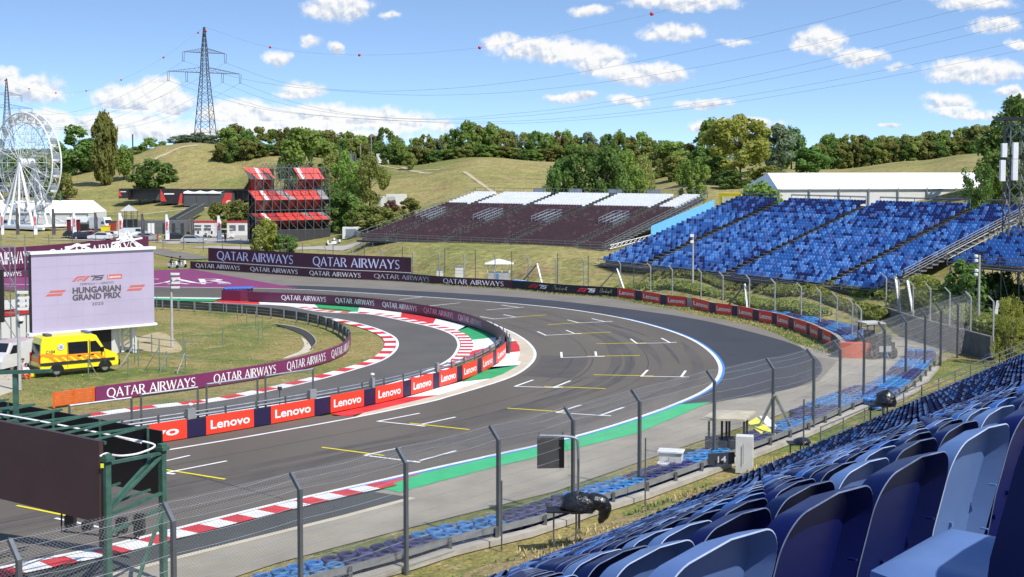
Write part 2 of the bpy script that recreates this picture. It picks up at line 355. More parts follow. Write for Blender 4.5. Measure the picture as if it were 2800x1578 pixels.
def emboss(mb, T, fn, mi=0):                     # T = (verts in 0..1, faces, aspect[, layers]); fn(u, v, layer) -> point
    lay = T[3] if len(T) > 3 else [0]*len(T[0]); mb.add([fn(u, v, l) for (u, v), l in zip(T[0], lay)], T[1], mi)
def banner(parent, path, s0, s1, z0, z1, m, text=None, tm=None, th=.6, off=0.03, tw=None, name='banner_panel', thick=.03, tilt=0.0, tcen=.5, lettering='lettering'):
    """a board along a path with raised lettering read from the path's right-hand side"""
    mb = MB(); S = path.sub(s0, s1, .8); hh = z1-z0
    A = [path.at(t, off, z0) for t in S]; B = [path.at(t, off-tilt, z1) for t in S]; C = [path.at(t, off-thick, z0) for t in S]; D = [path.at(t, off-thick-tilt, z1) for t in S]
    mb.strip(A, B); mb.strip(D, C); mb.strip(B, D); n = len(S)-1
    mb.poly([A[0], B[0], D[0], C[0]]); mb.poly([A[n], C[n], D[n], B[n]])
    o = mb.build(name, m, parent)
    if text is not None:
        L = abs(s1-s0); h = hh*th; w = tw if tw else h*text[2]
        if w > L*.94: w = L*.94
        mb = MB(); st = s0+(L*tcen-w/2)*(1 if s1 > s0 else -1); zb = (hh-h)/2
        emboss(mb, text, lambda u, v, l: path.at(st+u*w, off+.012+.0015*l-tilt*(zb+v*h)/hh, z0+zb+v*h))
        mb.build(lettering, tm, o)
    return o
# ------------------------------------------------------------------ ground, hills, circuit
gm = grass_mat('grass_infield', (.29,.24,.09), (.135,.175,.045), (.36,.28,.15), .09, .45, .47, .60)
hm = grass_mat('grass_hill', (.285,.248,.094), (.175,.19,.056), (.28,.21,.10), .022, .10, .45, .56, (.5, 1, 1))
g = MB(); g.poly([(-2600,-900,-.05),(2600,-900,-.05),(2600,3500,-.05),(-2600,3500,-.05)]); struct(g.build('ground', gm))
TT = {-2600:[(215,0),(235,.4),(255,.8),(300,.8),(350,1.5),(385,3.5),(430,7),(480,9)], 150:[(215,0),(235,.4),(255,.8),(320,.8),(350,1.2),(385,3.3),(425,7),(480,11)],
 230:[(215,0),(235,.4),(255,.8),(320,.8),(350,1.2),(385,3.3),(425,7.5),(480,12.8)], 340:[(213,0),(233,.4),(255,.8),(320,.8),(350,1.2),(385,3.5),(425,8.5),(480,18.2)],
 405:[(212,0),(230,.4),(255,.8),(320,.8),(350,1.4),(385,4),(425,10),(480,21.3)], 470:[(210,0),(228,.4),(255,.8),(320,.8),(350,1.6),(385,4.5),(425,11.5),(480,22.2)],
 600:[(207,0),(225,.4),(255,.8),(320,.8),(350,2),(385,5),(425,12),(480,21.2)], 720:[(202,0),(220,.5),(240,.8),(270,1),(320,3),(360,7),(400,12),(460,18.4)],
 850:[(193,0),(203,.6),(225,1.2),(255,2),(290,4.5),(330,8.5),(370,12),(430,16.3)], 940:[(189,0),(195,1.0),(205,2.4),(245,3),(280,4.8),(320,8.5),(360,12.6),(400,15.2)],
 1010:[(184,0),(189,1.2),(199,3.0),(240,3.6),(270,4.8),(310,8.5),(350,12.3),(385,14.2)],
 1200:[(172,0),(177,1.2),(188,3.0),(235,4),(260,6),(300,10),(340,14),(380,16.6)], 1400:[(160,0),(166,1.2),(176,2.8),(230,4),(255,6),(290,9),(330,12.5),(370,15.4)],
 1500:[(154,0),(159,.8),(168,2.2),(220,4),(250,6),(280,8),(320,11),(360,14)], 1800:[(134,0),(142,1),(149,2.2),(175,4),(200,6),(240,9),(280,12),(330,14)],
 2100:[(120,0),(127,1.2),(132,2.4),(160,5),(185,7.5),(220,10.5),(250,12.5),(300,13.4)], 2300:[(112,0),(119,1.6),(125,2.6),(150,5.5),(175,8.5),(210,11.5),(260,14),(300,15)],
 2450:[(108,0),(114,1.5),(120,3.2),(145,7),(170,9.5),(205,13),(260,16),(300,16.8)], 2700:[(104,.4),(110,2),(118,4),(145,8),(170,11),(205,14),(260,17),(300,17.5)],
 5400:[(80,1),(90,3),(105,5),(140,9),(170,12),(205,15),(260,18),(300,18.5)]}
KX = sorted(TT)
FARST = [(700, 13.5), (1500, 21), (4000, 37)]
def stations(x2576):
    x = max(KX[0], min(KX[-1], x2576)); i = max(1, next((k for k in range(len(KX)) if KX[k] >= x), len(KX)-1)); a, b = KX[i-1], KX[i]; t = (x-a)/(b-a); t = t*t*(3-2*t)
    return [(p[0]+(q[0]-p[0])*t, p[1]+(q[1]-p[1])*t) for p, q in zip(TT[a], TT[b])]+FARST
def pchip(st, Y):
    xs = [p[0] for p in st]; ys = [p[1] for p in st]
    if Y <= xs[0]: return ys[0]
    if Y >= xs[-1]: return ys[-1]
    n = len(xs); h = [xs[i+1]-xs[i] for i in range(n-1)]; d = [(ys[i+1]-ys[i])/h[i] for i in range(n-1)]
    i = next(k for k in range(n-1) if Y <= xs[k+1])
    def sl(k):
        if k == 0 or k == n-1: return 0.0
        return 0.0 if d[k-1]*d[k] <= 0 else 2/(1/d[k-1]+1/d[k])
    t = (Y-xs[i])/h[i]; m0, m1 = sl(i)*h[i], sl(i+1)*h[i]
    return (2*t**3-3*t*t+1)*ys[i]+(t**3-2*t*t+t)*m0+(-2*t**3+3*t*t)*ys[i+1]+(t**3-t*t)*m1
def TZ(X, Y):                                    # height of the land at a place
    if Y < 60: return 0.0
    x = (XC+F*X/Y)/1.08696; st = stations(x)
    z = pchip(st, Y)
    k = min(1, max(0, (Y-st[0][0])/25))
    return z + k*(mnoise.noise((X*.03, Y*.03, 0))*.55+mnoise.noise((X*.11, Y*.11, 3))*.2) if Y < 900 else z+mnoise.noise((X*.004, Y*.004, 0))*3
def hills():
    cols = list(np.arange(-2600, 5401, 400)) ; cols = sorted(set([float(c) for c in cols]+[float(c) for c in np.arange(-300, 2901, 26)]))
    V = []; NR = 0
    for c in cols:
        st = stations(c); ys = []
        for i in range(len(st)-1):
            n = 7 if i < 7 else 5
            ys += [st[i][0]+(st[i+1][0]-st[i][0])*k/n for k in range(n)]
        ys.append(st[-1][0]); NR = len(ys); sl = (c*1.08696-XC)/F
        for j, Y in enumerate(ys):
            X = sl*Y; V.append((X, Y, -.12 if j == 0 else TZ(X, Y)))
    fs = [(i*NR+j, (i+1)*NR+j, (i+1)*NR+j+1, i*NR+j+1) for i in range(len(cols)-1) for j in range(NR-1)]
    struct(MB().add(V, fs).build('hills', hm, smooth=True))
hills()
def on(x, y, Y):                                 # ground point seen at a photo column, at depth Y
    X = (x*1.08696-XC)/F*Y; return Vector((X, Y, TZ(X, Y)))

asph = mat('track_asphalt', (.116,.101,.084), .85, var=.13, scale=.10, bump=.25, bscale=9, spec=.3, stretch=(.6,(1,.35,1)))
asph2 = mat('runoff_asphalt', (.046,.049,.060), .88, var=.12, scale=.15, bump=.2, bscale=9, spec=.3)
asph3 = mat('old_asphalt', (.185,.168,.142), .9, var=.10, scale=.3, bump=.2, bscale=9, spec=.2)
pitm = mat('pit_asphalt', (.105,.098,.090), .85, var=.10, scale=.2, bump=.25, bscale=9, spec=.3)
strip_m = mat('kerb_side_asphalt', (.062,.068,.068), .9, var=.12, scale=.4, spec=.2)
apron_m = mat('apron_concrete', (.28,.255,.205), .9, var=.2, scale=.22, bump=.15, spec=.2)
pale = mat('pale_concrete', (.50,.44,.34), .9, var=.12, scale=.6, spec=.2)
wht = mat('white_paint', (.74,.74,.72), .7, var=.16, scale=1.1, col2=(.80,.80,.79), spec=.3)
wline = mat('line_paint', (.70,.70,.68), .7, var=.10, scale=2.5, spec=.3)
red = mat('red_paint', (.56,.035,.04), .65, var=.22, scale=1.2, spec=.3)
grn = mat('green_paint', (.035,.31,.115), .7, var=.10, scale=.8, spec=.3)
grn2 = mat('bright_green_paint', (.03,.42,.16), .7, var=.10, scale=.8, spec=.3)
yel = mat('yellow_paint', (.72,.60,.02), .7, var=.06, scale=2, spec=.3)
purp = mat('plum_paint', (.20,.045,.125), .75, var=.08, scale=.8, spec=.2)
blu = mat('blue_paint', (.05,.22,.55), .7, var=.1, spec=.3)
tyre_mark = mat('rubbered_asphalt', (.074,.068,.062), .7, var=.22, scale=.6, spec=.35)

farline = vw(390,722, 735,728, 1000,743, 1200,757, 1400,775, 1550,798, 1650,822, 1730,850, 1780,880, 1807,910, 1812,935, 1800,960, 1770,985, 1700,1017, 1600,1053, 1450,1098, 1250,1144, 1104,1176, 951,1211, 860,1231, 644,1281, 421,1337, 278,1373, 0,1430)
fp = GG(farline, 0)
fp = [fp[0]+(fp[0]-fp[1])*1.6, fp[0]+(fp[0]-fp[1])*.7]+fp; d_ = (fp[-1]-fp[-2]).normalized(); fp += [fp[-1]+d_*15, fp[-1]+d_*45]
OUT = Path(fp, 8)                                # outer white line, far left -> apex -> near left
inline = vw(390,748, 560,750, 800,757, 1000,772, 1190,799, 1269,828, 1299,842, 1331,865, 1346,890, 1335,916, 1290,947, 1209,975, 1113,1003, 1104,1006, 920,1046, 644,1096, 418,1134)
ip = GG(inline, 0); ip = [ip[0]+(ip[0]-ip[1])*1.5]+ip; d_ = (ip[-1]-ip[-2]).normalized(); ip += [ip[-1]+d_*12, ip[-1]+d_*45]
INN = Path(ip, 8)
def flat(name, pts, z, m): return struct(MB().poly([(p[0], p[1], z) for p in pts]).build(name, m))
def ribbon(path, t0, t1, o0, o1, z, step=.8):
    S = path.sub(t0, t1, step); return [path.at(t, o0, z) for t in S], [path.at(t, o1, z) for t in S]
# outer apron, old asphalt, dark run-off
apron = [p for p in OUT.p[40:]]
tail = GG(vw(140,1600, 700,1415, 1000,1335, 1400,1235, 1700,1130, 2000,1030, 2200,958, 2300,915, 2420,865, 2400,850, 2330,835, 2280,845, 2230,850, 2180,893, 2085,890, 2020,868))
flat('concrete_apron', apron+[Vector((-70,-5,0)), Vector((-30,5,0))]+tail, 0.0, apron_m)
BAR_PX = a2(-360,1072, 0,1095)+b1(0,1078, 830,1118, 1400,1165, 2080,1203)+b2(530,1190)+c8(330,415, 500,437, 830,495, 1070,522, 1300,577, 1540,612, 1750,657, 1930,692, 2100,745, 2260,800, 2400,870)+b7(570,640, 655,728)
bp = GG(BAR_PX)
BAR = Path(bp, 6)
old = [p for p in OUT.p if 0 <= 1][:]
cut = min(range(len(OUT.p)), key=lambda i: (OUT.p[i]-G(*vw(1812,935)[0])).length)
edge = [BAR.at(t, .5+min(2.0, max(0, (t-BAR.spx(1300))*.05))) for t in BAR.sub(0, BAR.len, 3)]
rim = GG(vw(-260,690, 300,690, 480,690))[::1]
flat('old_asphalt', rim+edge+GG(vw(2110,905, 2060,960, 1900,1000))+[p for p in OUT.p[:cut+20]][::-1], .006, asph3)
dk = GG(vw(560,718, 760,719, 1000,730, 1300,748, 1550,774, 1750,803, 1900,838, 2000,868, 2050,897, 2068,925, 2055,950, 2000,975, 1900,995, 1792,1014, 1700,1040))
dk = spline(dk, 6)
flat('dark_runoff', dk+[p for p in OUT.p[:cut+30] if proj(p)[0] > 560*1.087][::-1], .012, asph2)
flat('track', OUT.p+INN.p[::-1], .018, asph)
# grass strip of green paint, kerbs, lines on the near side
gp = GG(vw(951,1227, 1104,1178, 1250,1146, 1450,1100, 1600,1055, 1700,1019, 1789,1012, 1735,1035, 1605,1090, 1419,1136, 1258,1173, 1104,1212, 1005,1240))
flat('green_verge', gp, .022, grn2)
flat('red_verge', GG(vw(905,1228, 1104,1176.5, 951,1231, 930,1236)), .026, red)
NB0, NB1 = OUT.spx(951*1.087) , OUT.len
def last_spx(path, x):
    for i in range(len(path.p)-1, 0, -1):
        a, b = proj(path.p[i-1])[0], proj(path.p[i])[0]
        if (a-x)*(b-x) <= 0: return path.L[i]
    return path.len
NB0 = last_spx(OUT, 951*1.087)
def kerb(name, path, t0, t1, o0, o1, z, block, m0, m1, step=.5, ht=0.0):
    mb = MB(); n = max(1, int(abs(t1-t0)/block)); dt = (t1-t0)/n
    for i in range(n):
        a, b = t0+dt*i, t0+dt*(i+1); A, B = ribbon(path, a, b, o0, o1, z, step); B = [q+Vector((0, 0, ht)) for q in B]; mb.strip(A, B, i % 2)
    return struct(mb.build(name, [m0, m1]))
kerb('near_kerb', OUT, NB0, NB1-5, -.16, -1.35, .024, .98, red, wht, ht=.05)
st = GG(vw(1031,1251, 860,1297, 767,1320, 460,1396, 300,1438, 0,1512))
d_ = (st[-1]-st[-2]).normalized(); st.append(st[-1]+d_*40)
kl = [OUT.at(t, -1.3) for t in OUT.sub(NB0+.3, OUT.len, 2)]
flat('kerb_side_strip', [G(*vw(940,1238)[0])]+kl+st[::-1], .010, strip_m)
A_ = [p+Vector((0, 0, .012)) for p in st]; nrm_ = Vector((.78, -.62, 0))
struct(MB().strip(A_, [p+nrm_*.35 for p in A_]).build('pale_edge_strip', pale))
def line(name, path, t0, t1, o, w, z, m, step=.8):
    A, B = ribbon(path, t0, t1, o-w/2, o+w/2, z, step); return struct(MB().strip(A, B).build(name, m))
tA = OUT.spx(1400)
line('outer_line', OUT, 0, OUT.len, 0, .27, .030, wht)
line('inner_line', INN, 0, INN.len, 0, .22, .030, wht)
b0, b1_ = OUT.L[cut]-34, OUT.L[cut]+42
line('blue_edge_line', OUT, b0, b1_, -.22, .20, .027, blu)
# purple advertising area on the far run-off with white lettering
pg = GG(a3(-500,325, 900,300, 1365,288, 1690,278)+a2(110,1150, 700,1256)+a2(0,1250)+a3(1800,440, 1360,440, 270,452, -500,470))
flat('plum_runoff', pg, .026, purp)
# lettering laid on the ground: perspective lets us place it as two rows
def glet(word, q, name):
    T = strokes2d(SERIF, word, .1); p0, p1, p2 = GG(q)
    mb = MB(); emboss(mb, T, lambda u, v, l: p0+(p1-p0)*u+(p2-p0)*v+Vector((0, 0, .033+.002*l))); struct(mb.build(name, wht))
glet('QATAR', a3(480,398, 2010,398, 500,366), 'runoff_lettering')
glet('AIRWAYS', a3(640,414, 2050,411, 650,401), 'runoff_lettering')
# tyre marks and darker racing groove
mb = MB()
for k in range(24):
    o = rng.uniform(1.5, 12.0); t = rng.uniform(OUT.L[cut]-45, OUT.L[cut]+70); ln_ = rng.uniform(6, 26); w = rng.uniform(.10, .32)
    A, B = ribbon(OUT, t, min(OUT.len-20, t+ln_), o, o+w, .0205+.0002*k, 1.0)
    n = len(A)
    for i in (0, n-1): B[i] = A[i].copy()
    B = [A[i]+(B[i]-A[i])*min(1, 3*min(i, n-1-i)/n) for i in range(n)]
    mb.strip(A, B)
tm_ = mb.build('tyre_marks', tyre_mark); struct(tm_)
rubbered = mat('rubber_groove', (.094,.083,.071), .75, var=.15, scale=.5, spec=.35, stretch=(.6,(1,.3,1))); mb = MB()
for k in range(26):
    o = 3.2+rng.gauss(0, 1.5)+(3.5 if k % 3 == 0 else 0); t = rng.uniform(5, OUT.len-70); ln_ = rng.uniform(25, 60); w = rng.uniform(.35, .9)
    A, B = ribbon(OUT, t, min(OUT.len-5, t+ln_), o, o+w, .0190+.00005*k, 1.2); n = len(A); B = [A[i]+(B[i]-A[i])*min(1, 4*min(i, n-1-i)/n) for i in range(n)]; mb.strip(A, B)
struct(mb.build('racing_line', rubbered))
mb = MB()
for o in (5.1, 9.6): A, B = ribbon(OUT, 0, OUT.len-4, o, o+.05, .0212, 1.0); mb.strip(A, B)
for q in (30, 71, 96, 131, 170, 205): mb.poly([OUT.at(q, .4, .0214), OUT.at(q, 13.2, .0214), OUT.at(q+.08, 13.2, .0214), OUT.at(q+.08, .4, .0214)])
struct(mb.build('paving_joints', mat('joint_sealant', (.045,.042,.040), .7)))
mb = MB()
for q, l_, o, w in ((52, 9, 5.2, 4.3), (118, 14, 9.7, 3.4), (150, 7, 1.0, 4.0), (188, 16, 5.2, 4.3), (222, 10, 9.7, 3.5)): A, B = ribbon(OUT, q, min(OUT.len-3, q+l_), o, o+w, .0186, 1.0); mb.strip(A, B)
struct(mb.build('asphalt_patches', mat('patched_asphalt', (.088,.080,.073), .85, var=.12, scale=.5, spec=.3)))
# pit entry road
pin = b4(1500,283, 1640,295, 1900,337, 2150,402, 2330,482, 2375,552, 2330,642, 2200,722, 1900,817, 1650,887, 1200,992, 660,1097, 0,1172)+a4(600,355)
pq = GG(pin); d_ = (pq[-1]-pq[-2]).normalized(); pq += [pq[-1]+d_*25]
farin = GG(b4(-300,150, 75,160, 600,178, 1100,225)); PIN = Path(farin+pq, 8)
pout = b4(-300,146, 75,153, 640,165, 1075,182, 1300,192)+c7(-520,108, 0,128, 330,185, 550,232, 850,300, 1080,390, 1155,500, 1125,600, 1060,680, 900,775, 690,865, 350,985, 0,1075)
pw = GG(pout); d_ = (G(*a4(1110,530)[0])-G(*a5(603,406)[0])).normalized(); pw += [pw[-1]+d_*30, pw[-1]+d_*60]
POUT = Path(pw, 8)
flat('pit_entry_road', POUT.p+PIN.p[::-1], .004, pitm)
line('pit_outer_line', POUT, 0, POUT.len, 0, .24, .012, wht)
tP0 = PIN.spx((400+1640/3.457)); 
line('pit_inner_line', PIN, tP0, PIN.len, 0, .22, .012, wht)
kerb('pit_inner_kerb', PIN, tP0+3, PIN.len-6, .14, 1.05, .012, 1.55, wht, red)
cs = lambda nm, pts, m, z=.016: flat(nm, GG(pts), z, m)
cs('green_band', b4(-200,122, 75,122, 690,130, 640,150, 75,146, -200,145), grn); cs('white_band', b4(-200,112, 75,113, 720,119, 690,130, 75,122, -200,121), wht)
cs('red_band', b4(690,146, 900,150, 1060,155, 1075,181, 900,175, 640,163), red)
cs('white_band', b4(1060,155, 1590,182, 1625,213, 1500,208, 1300,195, 1075,181), wht)
cs('green_band', b4(1590,182, 2010,213)+c7(-100,108)+b4(1880,235, 1625,213), grn)
cs('white_band', c7(-90,50, 445,112, 430,200, 330,180, 0,124, -100,108), wht)
cs('red_band', c7(445,112, 870,190, 815,285, 550,228, 430,200), red)
cs('white_band', c7(870,190, 1300,285, 1105,352, 1060,375, 815,285), wht)
cs('green_band', c7(1250,275, 1600,400, 1610,420, 1240,462, 1105,352), grn)
cs('white_band', c7(1240,462, 1610,420, 1650,500, 1600,530, 1255,605, 1250,520), wht)
cs('red_band', c7(1255,605, 1600,530, 1560,580, 1400,660, 1060,745, 1180,650), red)
q0, q1 = POUT.spx(920*1.087), last_spx(POUT, 1055*1.087)
tmid = [t for t in POUT.sub(0, POUT.len, .5)]
kerb('pit_outer_kerb', POUT, POUT.spx(800), q1+14, -.16, -1.15, .020, .9, wht, red)
# painted band and pale strip on the track side of the wall
WALL_PX = c7(-520,40)+a2(250,1372, 820,1396)+c7(0,60, 430,112, 880,185, 1250,275, 1440,345, 1560,400, 1640,455, 1690,505, 1725,560, 1740,625, 1700,690, 1575,780, 1437,858, 1197,955, 910,1045, 455,1172, 118,1252)+a5(1012,330, 603,406, 160,482)+a4(1110,530)
wp = GG(WALL_PX); d_ = (wp[-1]-wp[-2]).normalized(); wp += [wp[-1]+d_*25, wp[-1]+d_*50]
wp = wp[1:]
WALL = Path(wp, 8)
i0 = INN.spx(1379); 
w_in = [INN.at(t, 0) for t in INN.sub(last_spx(INN, 1175*1.0)-0, INN.spx(1345), 1.5)]
seg = [p for p in INN.p if 940 < proj(p)[0] and proj(p)[1] > 895]
flat('pale_inner_strip', seg+GG(c7(0,1345)+a5(1130,352))+GG(c7(500,1165, 1250,960, 1700,720, 1760,560, 1690,400, 1640,350)), .0215, pale)
cs('white_band', c7(1700,380, 1790,420, 1865,467, 1740,500), wht, .025)
cs('red_band', c7(1700,490, 1865,467, 1905,530, 1915,598, 1700,620), red, .025)
cs('white_band', c7(1700,620, 1915,598, 1905,660, 1880,715, 1925,725, 1905,766, 1500,830, 1650,740), wht, .025)
cs('green_band', c7(1905,766, 1700,880, 1550,935, 1200,975, 1437,850, 1560,790), grn, .025)
cs('white_band', c7(1200,970, 1550,935, 1250,1035, 900,1140, 500,1172, 900,1050), wht, .025)
cs('red_band', c7(500,1168, 900,1140, 450,1250)+a5(1130,352, 1012,334)+c7(118,1256), red, .025)
sg2 = [p for p in INN.p if proj(p)[0] < 1010 and proj(p)[1] > 1060]; wl2 = [WALL.at(t, 0) for t in WALL.sub(0, WALL.len, 2)]; wl2 = [p for p in wl2 if proj(p)[0] < 930 and proj(p)[1] > 1080]
flat('track_edge', sg2+wl2[::-1], .0105, asph)
# starting grid
GR = MB()
def gl(pts, w, mi, k=[0]):
    q = GG(pts); k[0] += 1; z = .032+.0004*(k[0] % 14)
    for a, b in zip(q[:-1], q[1:]):
        d = (b-a); d.normalize(); nn = Vector((-d.y, d.x, 0))*w/2; e = d*w*.35
        GR.poly([(p.x, p.y, z) for p in (a-e-nn, b+e-nn, b+e+nn, a-e+nn)], mi); z += .0001
for pts in (b5(895,190,1005,210,1240,190), b5(1080,175,1165,193), b5(1670,240,1880,230), b5(1580,217,1670,240), b5(1770,207,1870,230), b5(1345,308,1410,338,1650,325), b5(1570,298,1630,322), b5(2120,402,2380,396), b5(2073,366,2120,400), b5(2315,360,2380,395),
            b5(1530,470,1534,512,1805,505), b5(1798,466,1804,505), b5(2155,660,2470,664), b5(2205,610,2158,658), b5(2503,615,2470,662), b5(1308,688,1168,738,1500,748), b5(1600,695,1475,745), b5(1495,943,1840,966), b5(2015,903,1840,964), b5(1680,885,1497,942),
            b5(415,950,95,1012,400,1043), b5(697,980,440,1035), a5(1250,620,1560,660), a6(112,590,-125,655), a5(1485,568,1255,618), a4(1297,622,1000,690), a4(1550,660,1130,742), b5(945,138,1235,117), b5(1065,100,1200,120), b5(490,108,735,83), b5(265,57,440,38), c4(450,990,790,1060)):
    gl(pts, .17, 0)
for pts in (b5(1890,229,1925,228), b5(2392,394,2402,394), b5(2412,393,2425,393), b5(1815,504,1830,504), b5(1840,503,1860,503), b5(2480,664,2495,664), b5(2503,664,2520,664), b5(1505,746,1535,745), b5(1855,966,1880,967), b5(1890,967,1910,968), a5(1570,660,1590,662), a5(1600,664,1620,666), a4(1142,742,1160,744), a4(1170,745,1190,747), b5(405,1043,425,1046), b5(430,1047,455,1049), b5(1640,326,1680,325)): gl(pts, .22, 0)
for pts in (b5(1215,192,1410,178), b5(1425,254,1690,238), b5(1600,326,1915,313), b5(1812,404,2190,397), b5(1735,502,2140,497), b5(1788,648,2245,656), b5(1405,738,1870,755), b5(1113,909,1580,940), b5(350,1027,805,1076), a5(960,565,1375,620), a4(1138,718,1540,783), c4(140,888,540,970)): gl(pts, .16, 1)
struct(GR.build('grid_markings', [wht, yel]))
# ------------------------------------------------------------------ barriers, banners, fences, tyre walls
plum_b = mat('plum_banner', (.10,.018,.055), .5, var=.06, scale=1.2); plum_d = mat('dark_plum_banner', (.052,.012,.030), .5, var=.06, scale=1.2)
red_b = mat('red_banner', (.80,.050,.025), .45, var=.05, scale=1.0); navy_b = mat('navy_banner', (.018,.012,.055), .45, var=.08)
black_b = mat('black_banner', (.012,.012,.020), .5, var=.1); lt_w = mat('white_lettering', (.80,.80,.80), .6, var=.02); lt_l = mat('lilac_lettering', (.62,.66,.90), .6, var=.06); lt_r = mat('red_lettering', (.70,.03,.05), .6, var=.03)
lt_g = mat('grey_lettering', (.38,.38,.24), .6, var=.03); lt_p = mat('pink_lettering', (.72,.50,.58), .6, var=.05)
conc = mat('concrete', (.34,.32,.28), .9, var=.18, scale=1.3, bump=.2); galv = mat('galvanised_steel', (.42,.44,.46), .42, .75, var=.15, scale=3); galv_d = mat('weathered_steel', (.15,.16,.165), .5, .5, var=.2, scale=3)
dsteel = mat('dark_steel', (.06,.065,.07), .5, .4, var=.2, scale=3); white_s = mat('white_steel', (.74,.74,.72), .5, var=.06); black_p = mat('black_plastic', (.012,.012,.013), .45, var=.2, scale=4)
armco_m = mat('dark_guard_rail', (.075,.082,.092), .45, .5, var=.2, scale=1.5); orange_m = mat('orange_plastic', (.75,.14,.02), .5, var=.1, scale=2); wire_m = mat('wire', (.20,.205,.21), .6, .3, var=.1)
LEN = text2d('Lenovo', .022)
def letter(parent, path, s0, s1, z0, z1, off, T, m, tilt=0.0, name='lettering'):
    mb = MB(); emboss(mb, T, lambda u, v, l: path.at(s0+(s1-s0)*u, off+.013+.002*l, z0+(z1-z0)*v)); return mb.build(name, m, parent)
def wallcore(path, s0, s1, o0, o1, h, m, parent, name, step=1.5, zb=-.05):
    S = path.sub(s0, s1, step); A = [path.at(t, o0, zb) for t in S]; B = [path.at(t, o0, h) for t in S]; C = [path.at(t, o1, h) for t in S]; D = [path.at(t, o1, zb) for t in S]
    mb = MB(); mb.strip(D, C); mb.strip(C, B); mb.strip(B, A); mb.poly([A[0], B[0], C[0], D[0]]); mb.poly([D[-1], C[-1], B[-1], A[-1]]); return mb.build(name, m, parent)
# --- far barrier: two tiers of plum boards, black boards, red boards
def zx(f, x): return f(x, 0)[0][0]
bL, bR = BAR.spx(zx(a3,1680)), BAR.spx(zx(b1,2080))
t = thing('banner_wall', 'long low barrier with a row of dark plum airline boards under the taller plum board', 'barrier', BAR.at(bL))
wallcore(BAR, bL, BAR.spx(zx(b1,2195)), -.02, -.45, .98, conc, t, 'wall_core')
pn = banner(t, BAR, bL, bR, .03, 1.02, plum_d)
for xa, xb in ((zx(a3,1730), zx(a3,2120)), (zx(a2,275), zx(a2,695)), (zx(a2,797), zx(a2,1250)), (zx(a2,1365), zx(a2,1855)), (zx(b1,510), zx(b1,1140)), (zx(b1,1297), zx(b1,1983))):
    sa, sb = BAR.spx(xa), BAR.spx(xb)
    if sb > sa: letter(pn, BAR, sa, sb, .24, .80, .03, QA, lt_w)
banner(t, BAR, bR, BAR.spx(zx(b1,2195)), .03, .98, black_b); wallcore(BAR, bR, BAR.spx(zx(b1,2195)), .06, -.5, 1.06, mat('light_blue_cover', (.25,.50,.80), .6), t, 'top_cover', zb=.985)
t = thing('banner_board', 'tall plum board with two large lilac airline names standing above the low plum wall', 'banner', BAR.at(bL+6))
u0, u1 = BAR.spx(zx(a3,1812)), BAR.spx(zx(a2,1660))
wallcore(BAR, u0, u1, -.62, -.75, 2.95, dsteel, t, 'backing')
pn = banner(t, BAR, u0, u1, 1.10, 2.98, plum_d, off=-.55)
for xa, xb in ((zx(a3,1890), zx(a2,625)), (zx(a2,800), zx(a2,1568))): letter(pn, BAR, BAR.spx(xa), BAR.spx(xb), 1.45, 2.60, -.55, QA, lt_l)
wallcore(BAR, u0, u1, -.5, -.62, 1.10, white_s, t, 'trim', zb=1.04)
t = thing('banner_wall', 'black barrier boards with two red and white seventy-five emblems and gold script', 'barrier', BAR.at(BAR.spx(zx(b2,110))))
k0, k1 = BAR.spx(zx(b1,2197)), BAR.spx(zx(b2,1060)); wallcore(BAR, k0, k1, -.02, -.45, 1.0, conc, t, 'wall_core'); pn = banner(t, BAR, k0, k1, .03, 1.04, black_b)
# the red emblem and the figures beside it, as slanted strokes
def polys(t, L, m, name, fn):
    mb = MB()
    for k, p in enumerate(L): mb.poly([fn(u, v, k) for u, v in p])
    return mb.build(name, m, t)
F_R = [[(0,0),(.40,0),(.84,.62),(.98,.70),(1.60,.70),(1.84,1.0),(.90,1.0),(.66,.90)], [(.60,0),(.90,.42),(1.0,.50),(1.48,.50),(1.30,.24),(1.0,.24),(.84,0)], [(1.26,0),(1.66,0),(2.36,1.0),(1.96,1.0)]]
F_75 = [[(2.34,.74),(3.06,.74),(3.2,1.0),(2.44,1.0)], [(2.46,0),(2.70,0),(3.16,.76),(2.90,.76)], [(3.20,.98),(4.10,1.0),(3.98,.78),(3.36,.78),(3.28,.62),(3.84,.62),(3.96,.54),(3.72,.08),(3.58,0),(2.86,0),(2.98,.22),(3.50,.22),(3.60,.40),(2.96,.40)]]
def emblem(parent, fn, mr, mw):
    polys(parent, [[(u/4.1, v) for u, v in p] for p in F_R], mr, 'emblem', fn); polys(parent, [[(u/4.1, v) for u, v in p] for p in F_75], mw, 'emblem', fn)
SCR = [(0,.2),(.1,.95),(.2,1),(.22,.75),(.1,.55),(.24,.5),(.22,.25),(.06,.2),(.26,.28),(.32,.55),(.33,.25),(.42,.3),(.44,.5),(.46,.25),(.52,.55),(.56,.95),(.5,.3),(.56,.2),(.6,.45),(.68,.5),(.6,.3),(.68,.25),(.72,.5),(.70,-.1),(.76,.5),(.82,.3),(.86,.45),(.9,.3),(.86,.2),(.94,.5),(.98,.95),(.92,.3),(1.0,.25),(.9,.72),(1.04,.72)]
for xa, xb in ((zx(b2,165), zx(b2,360)), (zx(b2,655), zx(b2,845))):
    sa, sb = BAR.spx(xa), BAR.spx(xb); emblem(pn, lambda u, v, k: BAR.at(sa+(sb-sa)*u, .045+.002*k, .34+.44*v), lt_r, lt_w)
for xa, xb in ((zx(b2,410), zx(b2,555)), (zx(b2,885), zx(b2,1005))):
    sa, sb = BAR.spx(xa), BAR.spx(xb); q = [BAR.at(sa+(sb-sa)*u, .05, .30+.55*v) for u, v in SCR]; MB().tube(spline(q, 3), .014, 4).build('script_lettering', lt_g, pn)
